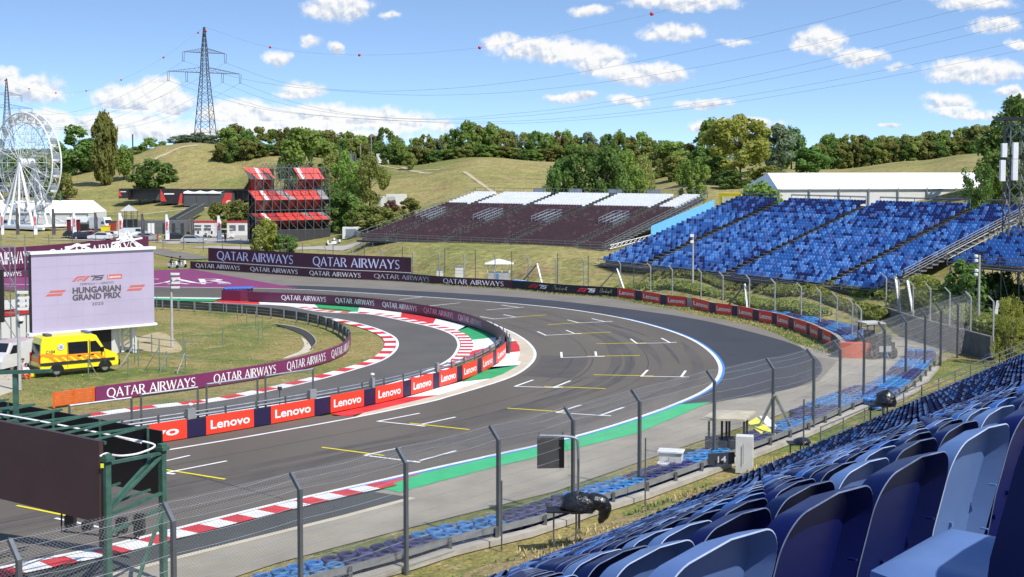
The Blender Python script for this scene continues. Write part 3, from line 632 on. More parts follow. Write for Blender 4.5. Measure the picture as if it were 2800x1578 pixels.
t = thing('banner_wall', 'curved barrier of red boards with white lettering and navy gaps beyond the dark run-off', 'barrier', BAR.at(k1))
RP = [(330,505),(575,757),(825,1017),(1075,1250),(1315,1480),(1540,1690),(1750,1885),(1930,2050),(2100,2232),(2262,2345),(2390,2478)]
RP = [(BAR.spx(zx(c8,a)), BAR.spx(zx(c8,b))) for a, b in RP]
wallcore(BAR, k1, BAR.len, -.02, -.4, 1.0, conc, t, 'wall_core'); prev = k1
for a, b in RP:
    a = max(a, prev+.01)
    if a > prev+.1: banner(t, BAR, prev, a-.01, .03, 1.02, navy_b, off=.015, name='navy_panel')
    pn = banner(t, BAR, a, b, .03, 1.06, red_b, name='red_panel'); d = (b-a)*.08; letter(pn, BAR, a+d, b-d, .33, .78, .03, LEN, lt_w); prev = b
banner(t, BAR, prev, BAR.len, .03, 1.02, navy_b, off=.015, name='navy_panel')
# left continuation of the plum boards behind the screen (two tiers)
LB = Path(GG(a3(-300,345, 60,332, 190,325, 700,316, 1310,250)), 4)
LB = Path(GG(a3(-300,372, 60,357, 190,352, 620,340)), 4)
t = thing('banner_wall', 'plum boards in two tiers with large white letters behind the screen', 'barrier', LB.at(0))
wallcore(LB, 0, LB.len, -.02, -.45, .95, conc, t, 'wall_core'); pn = banner(t, LB, 0, LB.len, .03, 1.0, plum_b)
letter(pn, LB, LB.spx(zx(a3,-160)), LB.spx(zx(a3,190)), .22, .78, .03, QA, lt_w); letter(pn, LB, LB.spx(zx(a3,280)), LB.spx(zx(a3,600)), .22, .78, .03, QA, lt_w)
LU = Path([P(*q, LB.at(0).y+1) for q in a3(-300,325, 60,300, 1310,205)], 4)
LU = Path([Vector((p.x, LB.at(0).y+.9+(i*6.0), 0)) for i, p in enumerate(LU.p[::4])], 4)
zt = 1.05
LU2 = Path([LB.at(0, -.6), LB.at(LB.len*.5, -.6), G(*a3(1312,215)[0])+Vector((0, 0, 0))], 4)
pn = banner(t, LU2, 0, LU2.len, 1.08, 3.9, plum_b, name='upper_panel'); wallcore(LU2, 0, LU2.len, -.05, -.2, 3.85, dsteel, t, 'backing')
letter(pn, LU2, LU2.spx(zx(a3,-560)), LU2.spx(zx(a3,265)), 1.75, 3.3, .03, QA, lt_w); letter(pn, LU2, LU2.spx(zx(a3,420)), LU2.spx(zx(a3,1180)), 1.75, 3.3, .03, QA, lt_w)

# --- pit wall round the hairpin
sA = max(range(len(WALL.p)), key=lambda i: proj(WALL.p[i])[0]); tA = WALL.L[sA]
FL = Path(WALL.p[:sA+2], raw=True); NL = Path(WALL.p[sA-1:][::-1], raw=True)
t = thing('pit_wall', 'hairpin pit wall with plum boards facing the pit road and red and navy boards facing the track', 'barrier', WALL.at(tA))
f0 = FL.spx(zx(a2,235)); 
wallcore(FL, f0, FL.len, -.12, -.30, .92, armco_m, t, 'guard_rail'); wallcore(NL, 0, NL.len, -.12, -.30, .95, armco_m, t, 'guard_rail')
pn = banner(t, FL, f0, FL.len-2.6, .14, 1.08, plum_b, name='plum_panel')
for xa, xb, mm in ((zx(a2,550), zx(a2,943), lt_w), (zx(a2,1025), zx(a2,1370), lt_w), (zx(a2,1442), zx(a2,1745), lt_w), (zx(c7,725), zx(c7,1090), lt_p), (zx(c7,1155), zx(c7,1440), lt_p)): letter(pn, FL, FL.spx(xa), FL.spx(xb), .36, .86, .03, QA, mm)
xs = [(('a4',640),('a4',1282)), (('a5',158),('a5',485)), (('a5',603),('a5',900)), (('a5',1012),('a5',1240)), (('a5',1320),('a5',1505)), (('c7',118),('c7',455)), (('c7',560),('c7',828)), (('c7',910),('c7',1125)), (('c7',1197),('c7',1380)), (('c7',1437),('c7',1575)), (('c7',1615),('c7',1735))]
fz = {'a4': a4, 'a5': a5, 'c7': c7}; prev = max(0, NL.spx(zx(a4,640))-12)
for (fa, xa), (fb, xb) in xs:
    if fa == 'a5' and xa == 1320: continue
    a, b = NL.spx(zx(fz[fa], xa)), NL.spx(zx(fz[fb], xb))
    if b-a < .5: continue
    if a > prev+.05: banner(t, NL, prev, a-.01, .06, 1.0, navy_b, off=.02, name='navy_panel')
    pn = banner(t, NL, a, b, .06, 1.06, red_b, name='red_panel', off=.04); d = (b-a)*.09
    letter(pn, NL, a+d, b-d, .32, .80, .04, LEN, lt_w); prev = b
for o, h in ((-.42, 1.10), (-.42, 1.30)):
    MB().tube([NL.at(q, o, h) for q in NL.sub(0, NL.len-1, 1.5)], .075 if h < 1.2 else .05, 6).build('top_rail', galv, t, smooth=True)
mb = MB()
for q in NL.sub(1, NL.len-.5, 2.05): mb.bar(NL.at(q, -.36, 0), NL.at(q, -.36, 1.42), .11, .09)
for q in FL.sub(f0, FL.len-1, 2.2): mb.bar(FL.at(q, -.38, 0), FL.at(q, -.38, 1.12), .11, .09)
o = mb.build('rail_post', galv_d, t); o['kind'] = 'stuff'
# the tyre block in plum and blue at its far end
def ring(mb, c, z, ro=.34, ri=.20, h=.2, n=16, mi=0):
    prof = [(ri, z+.03), (ro-.05, z), (ro, z+.05), (ro, z+h-.05), (ro-.05, z+h), (ri, z+h-.03), (ri, z+.03)]
    V = [(c[0]+r*math.cos(2*math.pi*k/n), c[1]+r*math.sin(2*math.pi*k/n), zz_) for r, zz_ in prof for k in range(n)]
    mb.add(V, [(i*n+k, i*n+(k+1) % n, (i+1)*n+(k+1) % n, (i+1)*n+k) for i in range(6) for k in range(n)], mi)
ty_b = mat('light_blue_tyre', (.038,.165,.40), .55, var=.18, scale=5, objrand=.15); ty_d = mat('dark_blue_tyre', (.030,.036,.115), .6, var=.25, scale=5, objrand=.2); rub = mat('tyre_rubber', (.012,.012,.015), .8, var=.2)
t = thing('tyre_bundle', 'plum wrapped tyre bundle with blue tops at the far end of the pit wall', 'tyre barrier', G(*b4(800,148)[0]))
q = GG(b4(712,146, 890,152, 955,140)); q2 = [p+Vector((.35, 1.5, 0)) for p in q]
MB().prism([q[0], q[1], q[2], q2[2], q2[1], q2[0]], (0, 0, 1.15)).build('wrap', mat('plum_belt', (.13,.014,.05), .35, var=.1), t)
mb = MB()
for i in range(7):
    for j in range(2): ring(mb, q[0].lerp(q[2], (i+.5)/7)+Vector((.2+.1*j, .45+.7*j, 0)), 1.15, h=.18, n=12)
mb.build('tyre_tops', mat('blue_tyre', (.04,.16,.55), .5, var=.15), t)

# --- infield guard rail and plum boards
IW_PX = b4(-200,218, 80,222, 300,236, 700,264, 1000,290, 1300,326, 1600,378, 1800,445, 1890,505, 1928,545, 1915,605, 1870,655, 1690,735, 1200,860, 550,968, 0,1044)+a4(655,252, 370,292)
iw = GG(IW_PX); IW = Path(iw, 8); sB = max(range(len(IW.p)), key=lambda i: proj(IW.p[i])[0])
IF = Path(IW.p[:sB+1], raw=True); IN_ = Path(IW.p[sB:][::-1], raw=True)
t = thing('guard_rail', 'curved dark steel guard rail round the infield grass ending in plum boards', 'guard rail', IW.p[sB])
for z0 in (.16, .43, .70): wallcore(IF, 0, IF.len, .05, -.03, z0+.24, armco_m, t, 'rail', zb=z0)
mb = MB()
for q in IF.sub(0, IF.len-.5, 2.1): mb.bar(IF.at(q, .12, 0), IF.at(q, .12, .98), .10, .13)
mb.build('post', mat('grey_post', (.22,.23,.24), .5, .4, var=.15), t)['kind'] = 'stuff'
n0 = IN_.spx(zx(a4,655)); wallcore(IN_, n0, IN_.len, -.06, -.16, .85, armco_m, t, 'rail')
pn = banner(t, IN_, n0, IN_.len, .04, .96, mat('bright_plum_banner', (.165,.025,.10), .45, var=.06), name='plum_panel')
for xa, xb in ((zx(a4,732), zx(a4,1340)), (zx(a4,1465), zx(b4,1222)), (zx(b4,1325), zx(b4,1690)), (zx(b4,1745), zx(b4,1915))): letter(pn, IN_, IN_.spx(xa), IN_.spx(xb), .20, .78, .03, QA, lt_w)
o0 = IN_.spx(zx(a4,372)); mb = MB()
for k in range(7): 
    S = IN_.sub(o0, n0-.05, .8); z = .10+.125*k; mb.strip([IN_.at(q, .03, z) for q in S], [IN_.at(q, .05, z+.085) for q in S]); mb.strip([IN_.at(q, .05, z+.085) for q in S], [IN_.at(q, -.03, z+.09) for q in S])
for f_ in (0.0, .5, 1.0): mb.bar(IN_.at(o0+(n0-o0-.1)*f_, -.02, 0), IN_.at(o0+(n0-o0-.1)*f_, -.02, .98), .06, .12)
tag(mb.build('slatted_barrier', orange_m), 'orange slatted barrier end beside the plum infield boards', 'barrier')

# --- mesh gates standing behind the pit wall
def gate(pa, pb, h, lab, mesh=.16):
    t = thing('mesh_gate', lab, 'fence panel', pa, 'chain link frames behind the pit wall'); up = Vector((0, 0, h)); d = (pb-pa).normalized()
    for p in (pa, pb): MB().bar(p, p+up, .10, .10).build('post', galv_d, t)
    MB().tube([pa+up*.985, pb+up*.985], .055, 6).build('top_pipe', galv, t)
    mb = MB(); L = (pb-pa).length; n = int(L/mesh)
    for i in range(n+1): mb_w(mb, pa, d, L, h*.97, i*mesh, 1); mb_w(mb, pa, d, L, h*.97, i*mesh, -1)
    for i in range(1, int(h/mesh)+1):
        mb_w(mb, pa+Vector((0, 0, i*mesh)), d, L, h*.97-i*mesh, 0, 1); mb_w(mb, pa+Vector((0, 0, i*mesh)), d, L, h*.97-i*mesh, L, -1)
    for z in (.5, 1.0, 1.5, 2.0): 
        if z < h: mb.tube([pa+Vector((0, 0, z)), pb+Vector((0, 0, z))], .008, 3, cap=False)
    mb.build('chain_link', wire_m, t)
def mb_w(mb, o, d, L, h, s, sg, r=.004, slope=1.0):
    run = min(h/slope, (L-s) if sg > 0 else s)
    if run < .02: return
    a = o+d*s; b = o+d*(s+sg*run)+Vector((0, 0, run*slope)); mb.tube([a, b], r, 3, cap=False)
gz = [((440,320),(300,345),2.5), ((515,330),(942,398),2.7), ((1008,400),(1400,330),2.7), ((1465,330),(1758,275),2.7)]
def ngate(x0, x1, h, lab): gate(NL.at(NL.spx(x0), -.55), NL.at(NL.spx(x1), -.55), h, lab)
ngate(20, zx(a4,440), 2.35, 'leftmost chain link frame behind the pit wall, above the black gantry board'); ngate(zx(a4,515), zx(a4,942), 2.5, 'chain link frame across the first letters of the plum infield board')
ngate(zx(a4,1008), zx(a4,1400), 2.6, 'chain link frame over the middle of the first plum infield lettering'); ngate(zx(a5,205), zx(a5,557), 2.7, 'chain link frame over the second plum infield lettering'); ngate(zx(a5,612), zx(a5,940), 2.7, 'rightmost chain link frame behind the pit wall')
for x, h, lab in ((zx(a5,68), .55, 'grey box with a dome lamp on the pit wall below the first gate'), (zx(a5,905), .55, 'wide grey box on the pit wall by the rightmost gate'), (zx(a5,1320), .6, 'slim grey box with a dome lamp on the pit wall past the gates'), (zx(c7,920), .6, 'slim grey box on the pit wall before the hairpin')):
    p = NL.at(NL.spx(x), -.2, 1.0); t = thing('signal_box', lab, 'signal box', p); MB().box(p+Vector((0, 0, h/2)), (.5 if 'slim' not in lab else .22, .22, h), .9).build('housing', mat('grey_box', (.24,.25,.25), .5, var=.1), t)
    if 'dome' in lab: MB().lathe(p+Vector((0, 0, h)), [(.04, 0), (.05, .15), (.14, .17), (.12, .26), (.02, .30)], 10).build('dome_lamp', white_s, t, smooth=True)
p = NL.at(NL.spx(zx(a5,760)), -1.2); t = thing('marker_pole', 'thin black pole with a small square head in the pit road', 'pole', p); MB().tube([p, p+Vector((0, 0, 1.6))], .03, 6).build('pole', black_p, t); MB().box(p+Vector((0, 0, 1.7)), (.25, .06, .2)).build('head', black_p, t)

# --- foreground catch fence
FPX = vw(1022,1443, 1254,1363, 1441,1298, 1608,1237, 1796,1163, 1944,1115, 2046,1085, 2112,1047, 2224,985, 2278,958, 2326,940)
f_ = GG(FPX); d0 = (f_[1]-f_[0]).normalized(); f_ = [f_[0]-d0*30, f_[0]-d0*15]+f_; d1 = (f_[-1]-f_[-4]).normalized(); f_ += [f_[-1]+d1*8, f_[-1]+d1*16, f_[-1]+d1*30]
FEN = Path([f_[0], f_[2], (f_[3]+f_[4])/2, f_[6], f_[8], (f_[10]+f_[11])/2, f_[-3], f_[-1]], 8)
post_m = mat('fence_post_steel', (.17,.185,.20), .42, .55, var=.12, scale=2.5)
t = thing('catch_fence', 'tall grey debris fence with bent posts and chain link in front of the blue seats', 'fence', FEN.at(20))
BH, AH, AO = 3.95, .48, .42
sp = [FEN.spx(x*1.08696) for x in (1022,1254,1441,1608,1796,1944,2046,2112,2172,2224,2278,2326,2366,2408,2441)]
s3 = sp[0]; sp = [s3-5.0*k for k in (4, 3, 2, 1)]+sp
fx = [sp[0]]
for q in sp[1:]: 
    if q-fx[-1] > 2.2: fx.append(q)
for q in fx:
    mb = MB(); d = FEN.dir(q); n_ = Vector((d.y, -d.x, 0)); b = FEN.at(q); k = b+Vector((0, 0, BH)); e = k-n_*AO+Vector((0, 0, AH))
    mb.bar(b-Vector((0, 0, .2)), k, .13, .13, up=n_); mb.bar(k-Vector((0, 0, .03)), e, .12, .12, up=d); mb.box(e, (.06, .06, .1))
    mb.build('post', post_m, t)
S0, S1 = fx[0], fx[-1]
def fpt(s, h):                                  # h: height along the net, bending over at the top
    if h <= BH: return FEN.at(s, -.08, h)
    r = (h-BH)/math.hypot(AH, AO); return FEN.at(s, -.08-AO*r, BH+AH*r)
HT = BH+math.hypot(AH, AO)
mb = MB()
for h in (.25, .7, 1.15, 1.6, 2.05, 2.5, 2.95, 3.4, BH, BH+.35, HT-.02):
    S = []
    for a, b in zip(fx[:-1], fx[1:]): S += [(a+(b-a)*k/6, -(.05+.06*rng.random()*(h > 3))*4*(k/6)*(1-k/6)) for k in range(6)]
    S.append((S1, 0)); mb.tube([fpt(s, h)+Vector((0, 0, dz)) for s, dz in S], .0075, 4, cap=False)
mb.build('cable', galv, t)
mb = MB(); ms = .125; s = S0-HT
while s < S1:
    for sg in (1, -1):
        q = []
        for h in (0.15, BH*.5, BH, HT):
            x = s+h if sg > 0 else s+HT-h
            q.append((x, h))
        q = [(min(max(x, S0), S1), h) for x, h in q]
        pts = [fpt(x, h) for x, h in q if S0 < x < S1]
        if len(pts) > 1: mb.tube(pts, .0030 if s < sp[7] else .0025, 3, cap=False)
    s += ms if s < sp[7] else .17
mb.build('chain_link', mat('net_wire', (.24,.245,.25), .5, .4, var=.1), t)
# braces beside the marshal hut
for xa, ya, xb, yb in ((1935,960,1895,1105), (1945,960,2000,1095)):
    p = FEN.at(FEN.spx(1943*1.087), .1, 2.6); q = G(xb*1.087, yb*1.087); MB().bar(p, q, .13, .10).build('brace', galv, t)
# thin ground poles between fence and stand
for i, (x, y0, y1) in enumerate(((1262,1385,1205), (1455,1330,1150), (1623,1272,1098), (2020,1240,1000))):
    p = G(x*1.087, y0*1.087); h = (y0-y1)*1.087*p.y/F; MB().tube([p, p+Vector((0, 0, h))], .035, 6).build('pole', galv_d)['label'] = ['thin pole beside the third bent fence post from the gantry', 'thin pole left of the wrapped camera', 'thin pole right of the wrapped camera', 'thin pole near the walkway railing'][i]
    o = bpy.context.scene.objects[-1]
for o in [q for q in bpy.data.objects if q.name.split('.')[0] == 'pole' and q.parent is None]: o.name = 'ground_pole'; o['category'] = 'pole'; o['group'] = 'thin poles in front of the blue seats'

# --- tyre wall in front of the fence
TY = Path(GG(a5(-600,1790, 300,1530, 700,1420, 1000,1345, 1390,1245, 1758,1135)+a6(520,1020, 880,900, 1230,800, 1440,730)+a7(1400,1170, 1700,1050, 1920,950, 2259,830)+b7(800,1090, 1100,968, 1340,760, 1400,700, 1370,655), .62), 6)
tyre_mesh = {}
for nm, m_ in (('light', ty_b), ('dark', ty_d)):
    mb = MB()
    for k in range(3): ring(mb, (0, 0), .01+.205*k, n=18)
    mb.add([(.21*math.cos(i*math.pi/6), .21*math.sin(i*math.pi/6), .30) for i in range(12)], [tuple(range(12))], 1)  # black disc across the hole paints in the shade inside the stack
    tyre_mesh[nm] = mb.build('tyre_stack', [m_, rub], None, smooth=False)
cnt = 0
for r_, (off, s_in) in enumerate(((-.36, 0), (.36, 0), (-1.06, 46))):
    q = s_in + (.36 if r_ == 1 else 0); j = 0
    while q < TY.len:
        grp = int((q+rng.uniform(-.5, .5))/4.4) % 2; src = tyre_mesh['light' if grp else 'dark']
        p = TY.at(q, off, 0); p.z = 0
        if proj(p)[0] > 560:
            o = leaf_copy(src); o.location = p+Vector((rng.uniform(-.04, .04), rng.uniform(-.04, .04), 0)); o.rotation_euler = (rng.uniform(-.02, .02), rng.uniform(-.02, .02), rng.uniform(0, 6)); cnt += 1
            x = proj(p)[0]; zone = 'near the gantry' if x < 1000 else 'below the hanging black box' if x < 1500 else 'by the wrapped camera' if x < 1800 else 'beside the marshal hut' if x < 2250 else 'towards its curved far end'
            tag(o, ('light blue' if grp else 'dark blue')+' tyre stack, '+('track-side' if off < 0 else 'fence-side')+' row, '+zone, 'tyre stack', 'painted tyre stacks in front of the fence')
        q += .72
for o in tyre_mesh.values(): bpy.data.objects.remove(o)
gr = thing('guard_rail', 'low steel guard rail on concrete blocks behind the blue tyre stacks', 'guard rail', TY.at(10, .9))
for z_ in (.38,): 
    S = TY.sub(2, TY.len-4, 1.5); mb = MB(); mb.strip([TY.at(q, .84, z_-TY.at(q).z) for q in S], [TY.at(q, .80, z_+.14-TY.at(q).z) for q in S]); mb.strip([TY.at(q, .80, z_+.14-TY.at(q).z) for q in S], [TY.at(q, .86, z_+.26-TY.at(q).z) for q in S]); mb.strip([TY.at(q, .86, z_+.26-TY.at(q).z) for q in S], [TY.at(q, .90, z_+.0-TY.at(q).z) for q in S]); mb.build('rail', galv, gr)
mb = MB()
for q in TY.sub(2, TY.len-4, 2.4): p = TY.at(q, .98); p.z = 0; mb.bar(p, p+Vector((0, 0, .62)), .12, .12)
mb.build('post', galv_d, gr)['kind'] = 'stuff'
S = TY.sub(2, TY.len-6, 2); mb = MB()
A = [TY.at(q, .80, 0) for q in S]; B = [TY.at(q, 1.25, 0) for q in S]
for L_ in (A, B):
    for p in L_: p.z = 0
mb.strip([p+Vector((0, 0, .22)) for p in B], [p+Vector((0, 0, .22)) for p in A]); mb.strip([p+Vector((0, 0, .22)) for p in A], A); mb.strip(B, [p+Vector((0, 0, .22)) for p in B]); mb.build('concrete_base', conc, gr)
# far tyre wall behind the red boards
mb = MB()
for r_ in range(5):
    q = BAR.spx(zx(c8,1700))+r_*3.2
    while q < BAR.len-.2:
        p = BAR.at(q, -.8-.62*r_); grp = int(q/3+r_*.3) % 2; dz = rng.uniform(-.05, .05)
        for k in range(5): ring(mb, p, .205*k+dz, n=12, mi=grp)
        q += .7
o = tag(mb.build('far_tyre_wall', [ty_d, ty_b]), 'deep wall of light and dark blue tyres behind the curved red boards', 'tyre wall', kind='stuff')
e0, e1 = GG(b7(636,738, 912,742)); wv = (e1-e0); back = Vector((-wv.y, wv.x, 0)).normalized()*.8
mb = MB(); prof = [e0+wv*k/6 - back*.35*math.sin(math.pi*k/6)*.6 for k in range(7)]
mb.prism(prof+[e1+back, e0+back], (0, 0, 1.12)); tag(mb.build('end_belt', mat('orange_red_belt', (.55,.10,.035), .5, var=.12)), 'orange red belt wrapped round the end of the far tyre wall', 'barrier')

# --- fences along the far barrier
def wirefence(name, label, path, s0, s1, off, zb, h, sp_, bend, mpost, cables, r=.05, col=galv, group=None, wr=.009, tilt=0):
    t = thing(name, label, 'fence', path.at(s0, off, zb), group); n = max(1, int((s1-s0)/sp_)); tops = []
    for i in range(n+1):
        q = s0+(s1-s0)*i/n; b = path.at(q, off, zb); d = path.dir(q); n_ = Vector((d.y, -d.x, 0)); mb = MB(); k = b+Vector((0, 0, h)); mb.bar(b-Vector((0, 0, .4)), k, r*2, r*2, up=n_)
        if bend: mb.bar(k, k+n_*.45+Vector((0, 0, .45)), r*1.8, r*1.8, up=d)
        mb.build('post', mpost, t)
    mb = MB(); S = path.sub(s0, s1, sp_)
    for z in cables: mb.tube([path.at(q, off, zb+z) for q in S], wr, 3, cap=False)
    mb.build('cable', wire_m, t); return t
lp = mat('light_post', (.40,.41,.40), .5, .3, var=.1)
FB0 = BAR.spx(zx(b1,-120)); t = wirefence('catch_fence', 'debris fence with bent posts and steel cables along the far boards below the stands', BAR, FB0, BAR.len-1, -1.5, .1, 3.4, 4.4, True, lp, [1.2, 1.6, 2.0, 2.4, 2.8, 3.2], wr=.012)
for xt, yt, xb, yb in ((160,865,268,1065), (985,930,1100,1130), (2220,1040,2310,1280)):
    s_ = BAR.spx(zx(b2,xt)); MB().bar(BAR.at(s_, -1.5, 3.0), BAR.at(BAR.spx(zx(b2,xb)), -.7, .3), .16, .12).build('brace', white_s, t); MB().bar(BAR.at(s_, -1.6, 3.0), BAR.at(max(0, s_-2.4), -.9, .2), .14, .12).build('brace', galv_d, t)
wirefence('wire_fence', 'thin wire fence with straight posts on the bank below the maroon stand', BAR, BAR.spx(zx(b1,-200)), BAR.spx(zx(b2,1000)), -4.2, .9, 3.2, 5.2, False, galv_d, [.5, 1.4, 2.3, 3.1], r=.035, wr=.008)
# retaining wall at the right with its own fence
RW = Path(GG(b7(1020,462, 1250,548, 1600,655, 1960,760)), 6)
tag(wallcore(RW, 0, RW.len, 0, -.35, 1.75, mat('dark_concrete', (.14,.135,.12), .9, var=.25, scale=1.2), None, 'retaining_wall'), 'dark concrete retaining wall behind the curved end of the tyre wall', 'wall')
wirefence('catch_fence', 'debris fence with pale posts standing on the dark retaining wall', RW, 0, RW.len, -.2, 1.75, 2.6, 3.4, True, lp, [.3, .7, 1.1, 1.5, 1.9, 2.3], wr=.010)
def netting(path, s0, s1, off, zb, h, sp_=.22, r=.0042, nm='chain_link'):
    mb = MB(); s = s0-h
    while s < s1:
        for sg in (1, -1):
            q = [(s, 0), (s+h, h)] if sg > 0 else [(s+h, 0), (s, h)]
            if all(s0 < x < s1 for x, z in q): mb.tube([path.at(x, off, zb+z) for x, z in q], r, 3, cap=False)
        s += sp_
    o = mb.build(nm, wire_m, fence_parent[0]); return o
fence_parent = [[o for o in bpy.data.objects if o.get('label') == 'debris fence with pale posts standing on the dark retaining wall'][0]]; netting(RW, .1, RW.len-.1, -.2, 1.75, 2.5)
fence_parent = [[o for o in bpy.data.objects if str(o.get('label')).startswith('debris fence with bent posts and steel')][0]]; netting(BAR, BAR.spx(1640), BAR.len-1, -1.5, .9, 2.6, .24, .0045)
for xa, ya, xb, yb in ((1125,25,1168,340), (1230,55,1285,380), (2030,235,1968,645)):
    a, b = b7(xa, ya, xb, yb); q = G(*b7(xb, yb)[0], 1.4 if xa < 2000 else .2); MB().bar(P(a[0], a[1], q.y+1.2), q, .20, .14).build('leaning_beam', white_s); o = bpy.data.objects[bpy.data.objects[-1].name]
for i, o in enumerate([q for q in bpy.data.objects if q.name.startswith('leaning_beam')]): tag(o, ['pale leaning beam at the left end of the retaining wall', 'pale leaning beam right of the one at the wall end', 'pale leaning beam near the grass at the right end of the fence'][i], 'beam', 'pale braces round the retaining wall')
# ------------------------------------------------------------------ grandstands
deck_m = mat('stand_deck', (.16,.155,.15), .8, var=.2, scale=1.2); scaff = mat('scaffold_tube', (.24,.245,.25), .45, .6, var=.15, scale=2); conc_s = mat('stand_concrete', (.36,.35,.33), .85, var=.2, scale=2.2, bump=.2)
yel_step = mat('step_edge', (.36,.30,.12), .8, var=.2)
def far_seats(rows, fn_mi, o, u, n, tread, rise, w=.46, pan=True, bh=.42, z0=.42, rake=.15, pmi=None):
    mb = MB()
    bw = w*.5
    prof = [(-bw, 0), (-bw, bh*.75), (-bw*.72, bh), (bw*.72, bh), (bw, bh*.75), (bw, 0)]
    for r, ts in rows:
        base = o+n*(tread*r+.45*tread)+Vector((0, 0, rise*r+z0))
        for t in ts:
            c = base+u*t; mi = fn_mi(r, t); m1 = mi
            fr = [c+u*x+n*(z*rake/bh)+Vector((0, 0, z)) for x, z in prof]; bk = [p+n*.06 for p in fr]
            mb.add(fr+bk, [(0,1,2,3,4,5), (11,10,9,8,7,6), (0,6,7,1), (1,7,8,2), (2,8,9,3), (3,9,10,4), (4,10,11,5)], m1)
            if pan: mb.add([c-u*bw, c+u*bw, c+u*bw*.92-n*.38+Vector((0, 0, .03)), c-u*bw*.92-n*.38+Vector((0, 0, .03)), c+u*bw*.92-n*.38-Vector((0, 0, .05)), c-u*bw*.92-n*.38-Vector((0, 0, .05))], [(3,2,1,0), (5,4,2,3)], m1 if pmi is None or m1 == 2 else pmi)
    return mb
def stand(name, label, P0, P1, z0, nrows, tread, rise, aisles, aw=1.2):
    u = (P1-P0); u.z = 0; L = u.length; u.normalize(); n = Vector((-u.y, u.x, 0)); o = Vector((P0.x, P0.y, z0)); t = thing(name, label, 'grandstand', o)
    mb = MB()
    for r in range(nrows): mb.obox(o+n*(tread*r)+Vector((0, 0, rise*r-.12)), u*L, n*(tread*1.02), Vector((0, 0, .12)))
    for r in range(nrows): mb.obox(o+n*(tread*(r+1)-.03)+Vector((0, 0, rise*r)), u*L, n*.03, Vector((0, 0, rise-.125)))
    mb.build('steps', deck_m, t)
    mb = MB()
    for a in aisles:
        for r in range(nrows):
            mb.obox(o+u*(a-aw/2)+n*(tread*r+.02)+Vector((0, 0, rise*r+.004)), u*aw, n*.35, Vector((0, 0, .11)), 0); mb.obox(o+u*(a-aw/2)+n*(tread*r-.005)+Vector((0, 0, rise*r+.07)), u*aw, n*.03, Vector((0, 0, .05)), 1)
    mb.build('stairs', [deck_m, yel_step], t)['kind'] = 'stuff'
    return t, o, u, n, L
def upx(P0, P1, x, z): # distance along the front where the photo column x falls
    best = min(range(401), key=lambda i: abs(proj(P0.lerp(P1, i/400)+Vector((0, 0, z)))[0]-x)); return (P1-P0).length*best/400
def rail(mb, pts, h=1.0, sp_=2.0, r=.03, mids=(.5,), n=5):
    for a, b in zip(pts[:-1], pts[1:]):
        L = (b-a).length; k = max(1, int(L/sp_))
        for i in range(k+1): p = a.lerp(b, i/k); mb.tube([p, p+Vector((0, 0, h))], r, n)
        for q in (h,)+tuple(mids): mb.tube([a+Vector((0, 0, q)), b+Vector((0, 0, q))], r, n)
# --- maroon stand
vp = lambda x, y, Y: (lambda p: Vector((p.x, p.y, 0)))(P(x*1.08696, y*1.08696, Y))
M0, M1 = vp(900, 600, 205), vp(1520, 632, 180); MZ = 3.1; MR, MT, MS = 30, 1.0, .21
ma = [upx(M0, M1, x*1.08696, MZ) for x in (965, 1114, 1267, 1443)]
t, o, u, n, L = stand('grandstand', 'long grandstand of dark maroon seats with white top rows and steel railings', M0, M1, MZ, MR, MT, MS, ma)
mseat = mat('maroon_seat', (.080,.041,.039), .38, var=.2, scale=.8); mseat2 = mat('maroon_seat_pale', (.125,.075,.07), .35, var=.2, scale=.8); wseat = mat('white_seat', (.82,.82,.82), .55, var=.06, scale=.8)
xs = [k*.5+.3 for k in range(int((L-.6)/.5))]
rows = [(r, [x for x in xs if all(abs(x-a) > .75 for a in ma) and not (12 <= r <= 15 and any(-3.2 < x-a < -.6 for a in ma))]) for r in range(MR)]
front = [(r, ts) for r, ts in rows if r < 4]; rest = [(r, ts) for r, ts in rows if r >= 4]
sm = far_seats(rest, lambda r, t_: 1 if r >= 22 else (2 if rng.random() < .10 else 0), o, u, n, MT, MS).build('stand_seats', [mseat, wseat, mseat2]); tag(sm, 'mass of maroon and white seats on the long stand above its front rows', 'seats', kind='stuff')
one = far_seats([(0, [0])], lambda r, t_: 0, Vector((0, 0, 0)), Vector((1, 0, 0)), Vector((0, 1, 0)), MT, MS).build('maroon_seat', mseat)
rz = math.atan2(u.y, u.x); k = 0
for r, ts in front:
    for x in ts:
        c = one if k == 0 else leaf_copy(one); k += 1; c.location = o+u*x+n*(MT*r)+Vector((0, 0, MS*r)); c.rotation_euler.z = rz
        blk = sum(1 for a in ma if x > a); tag(c, 'maroon seat in the %s row, %s block of the maroon stand' % (('front', 'second', 'third', 'fourth')[r], ('leftmost', 'second', 'middle', 'fourth', 'rightmost')[blk]), 'seat', 'maroon seats in the front rows')
mb = MB(); e = Vector((0, 0, 0)); rail(mb, [o-n*.35, o-n*.35+u*L], 1.05, 1.9, .035, (.35, .7)); rail(mb, [o+n*MT*MR+Vector((0, 0, MS*MR)), o+n*MT*MR+u*L+Vector((0, 0, MS*MR))], 1.2, 1.9, .035, (.6,))
rail(mb, [o-u*.1, o-u*.1+n*MT*MR+Vector((0, 0, MS*MR))], 1.1, 2.2, .045, (.55,)); rail(mb, [o+u*(L+.1), o+u*(L+.1)+n*MT*MR+Vector((0, 0, MS*MR))], 1.1, 1.7, .04, (.4, .75)); mb.build('railing', scaff, t)
mb = MB()
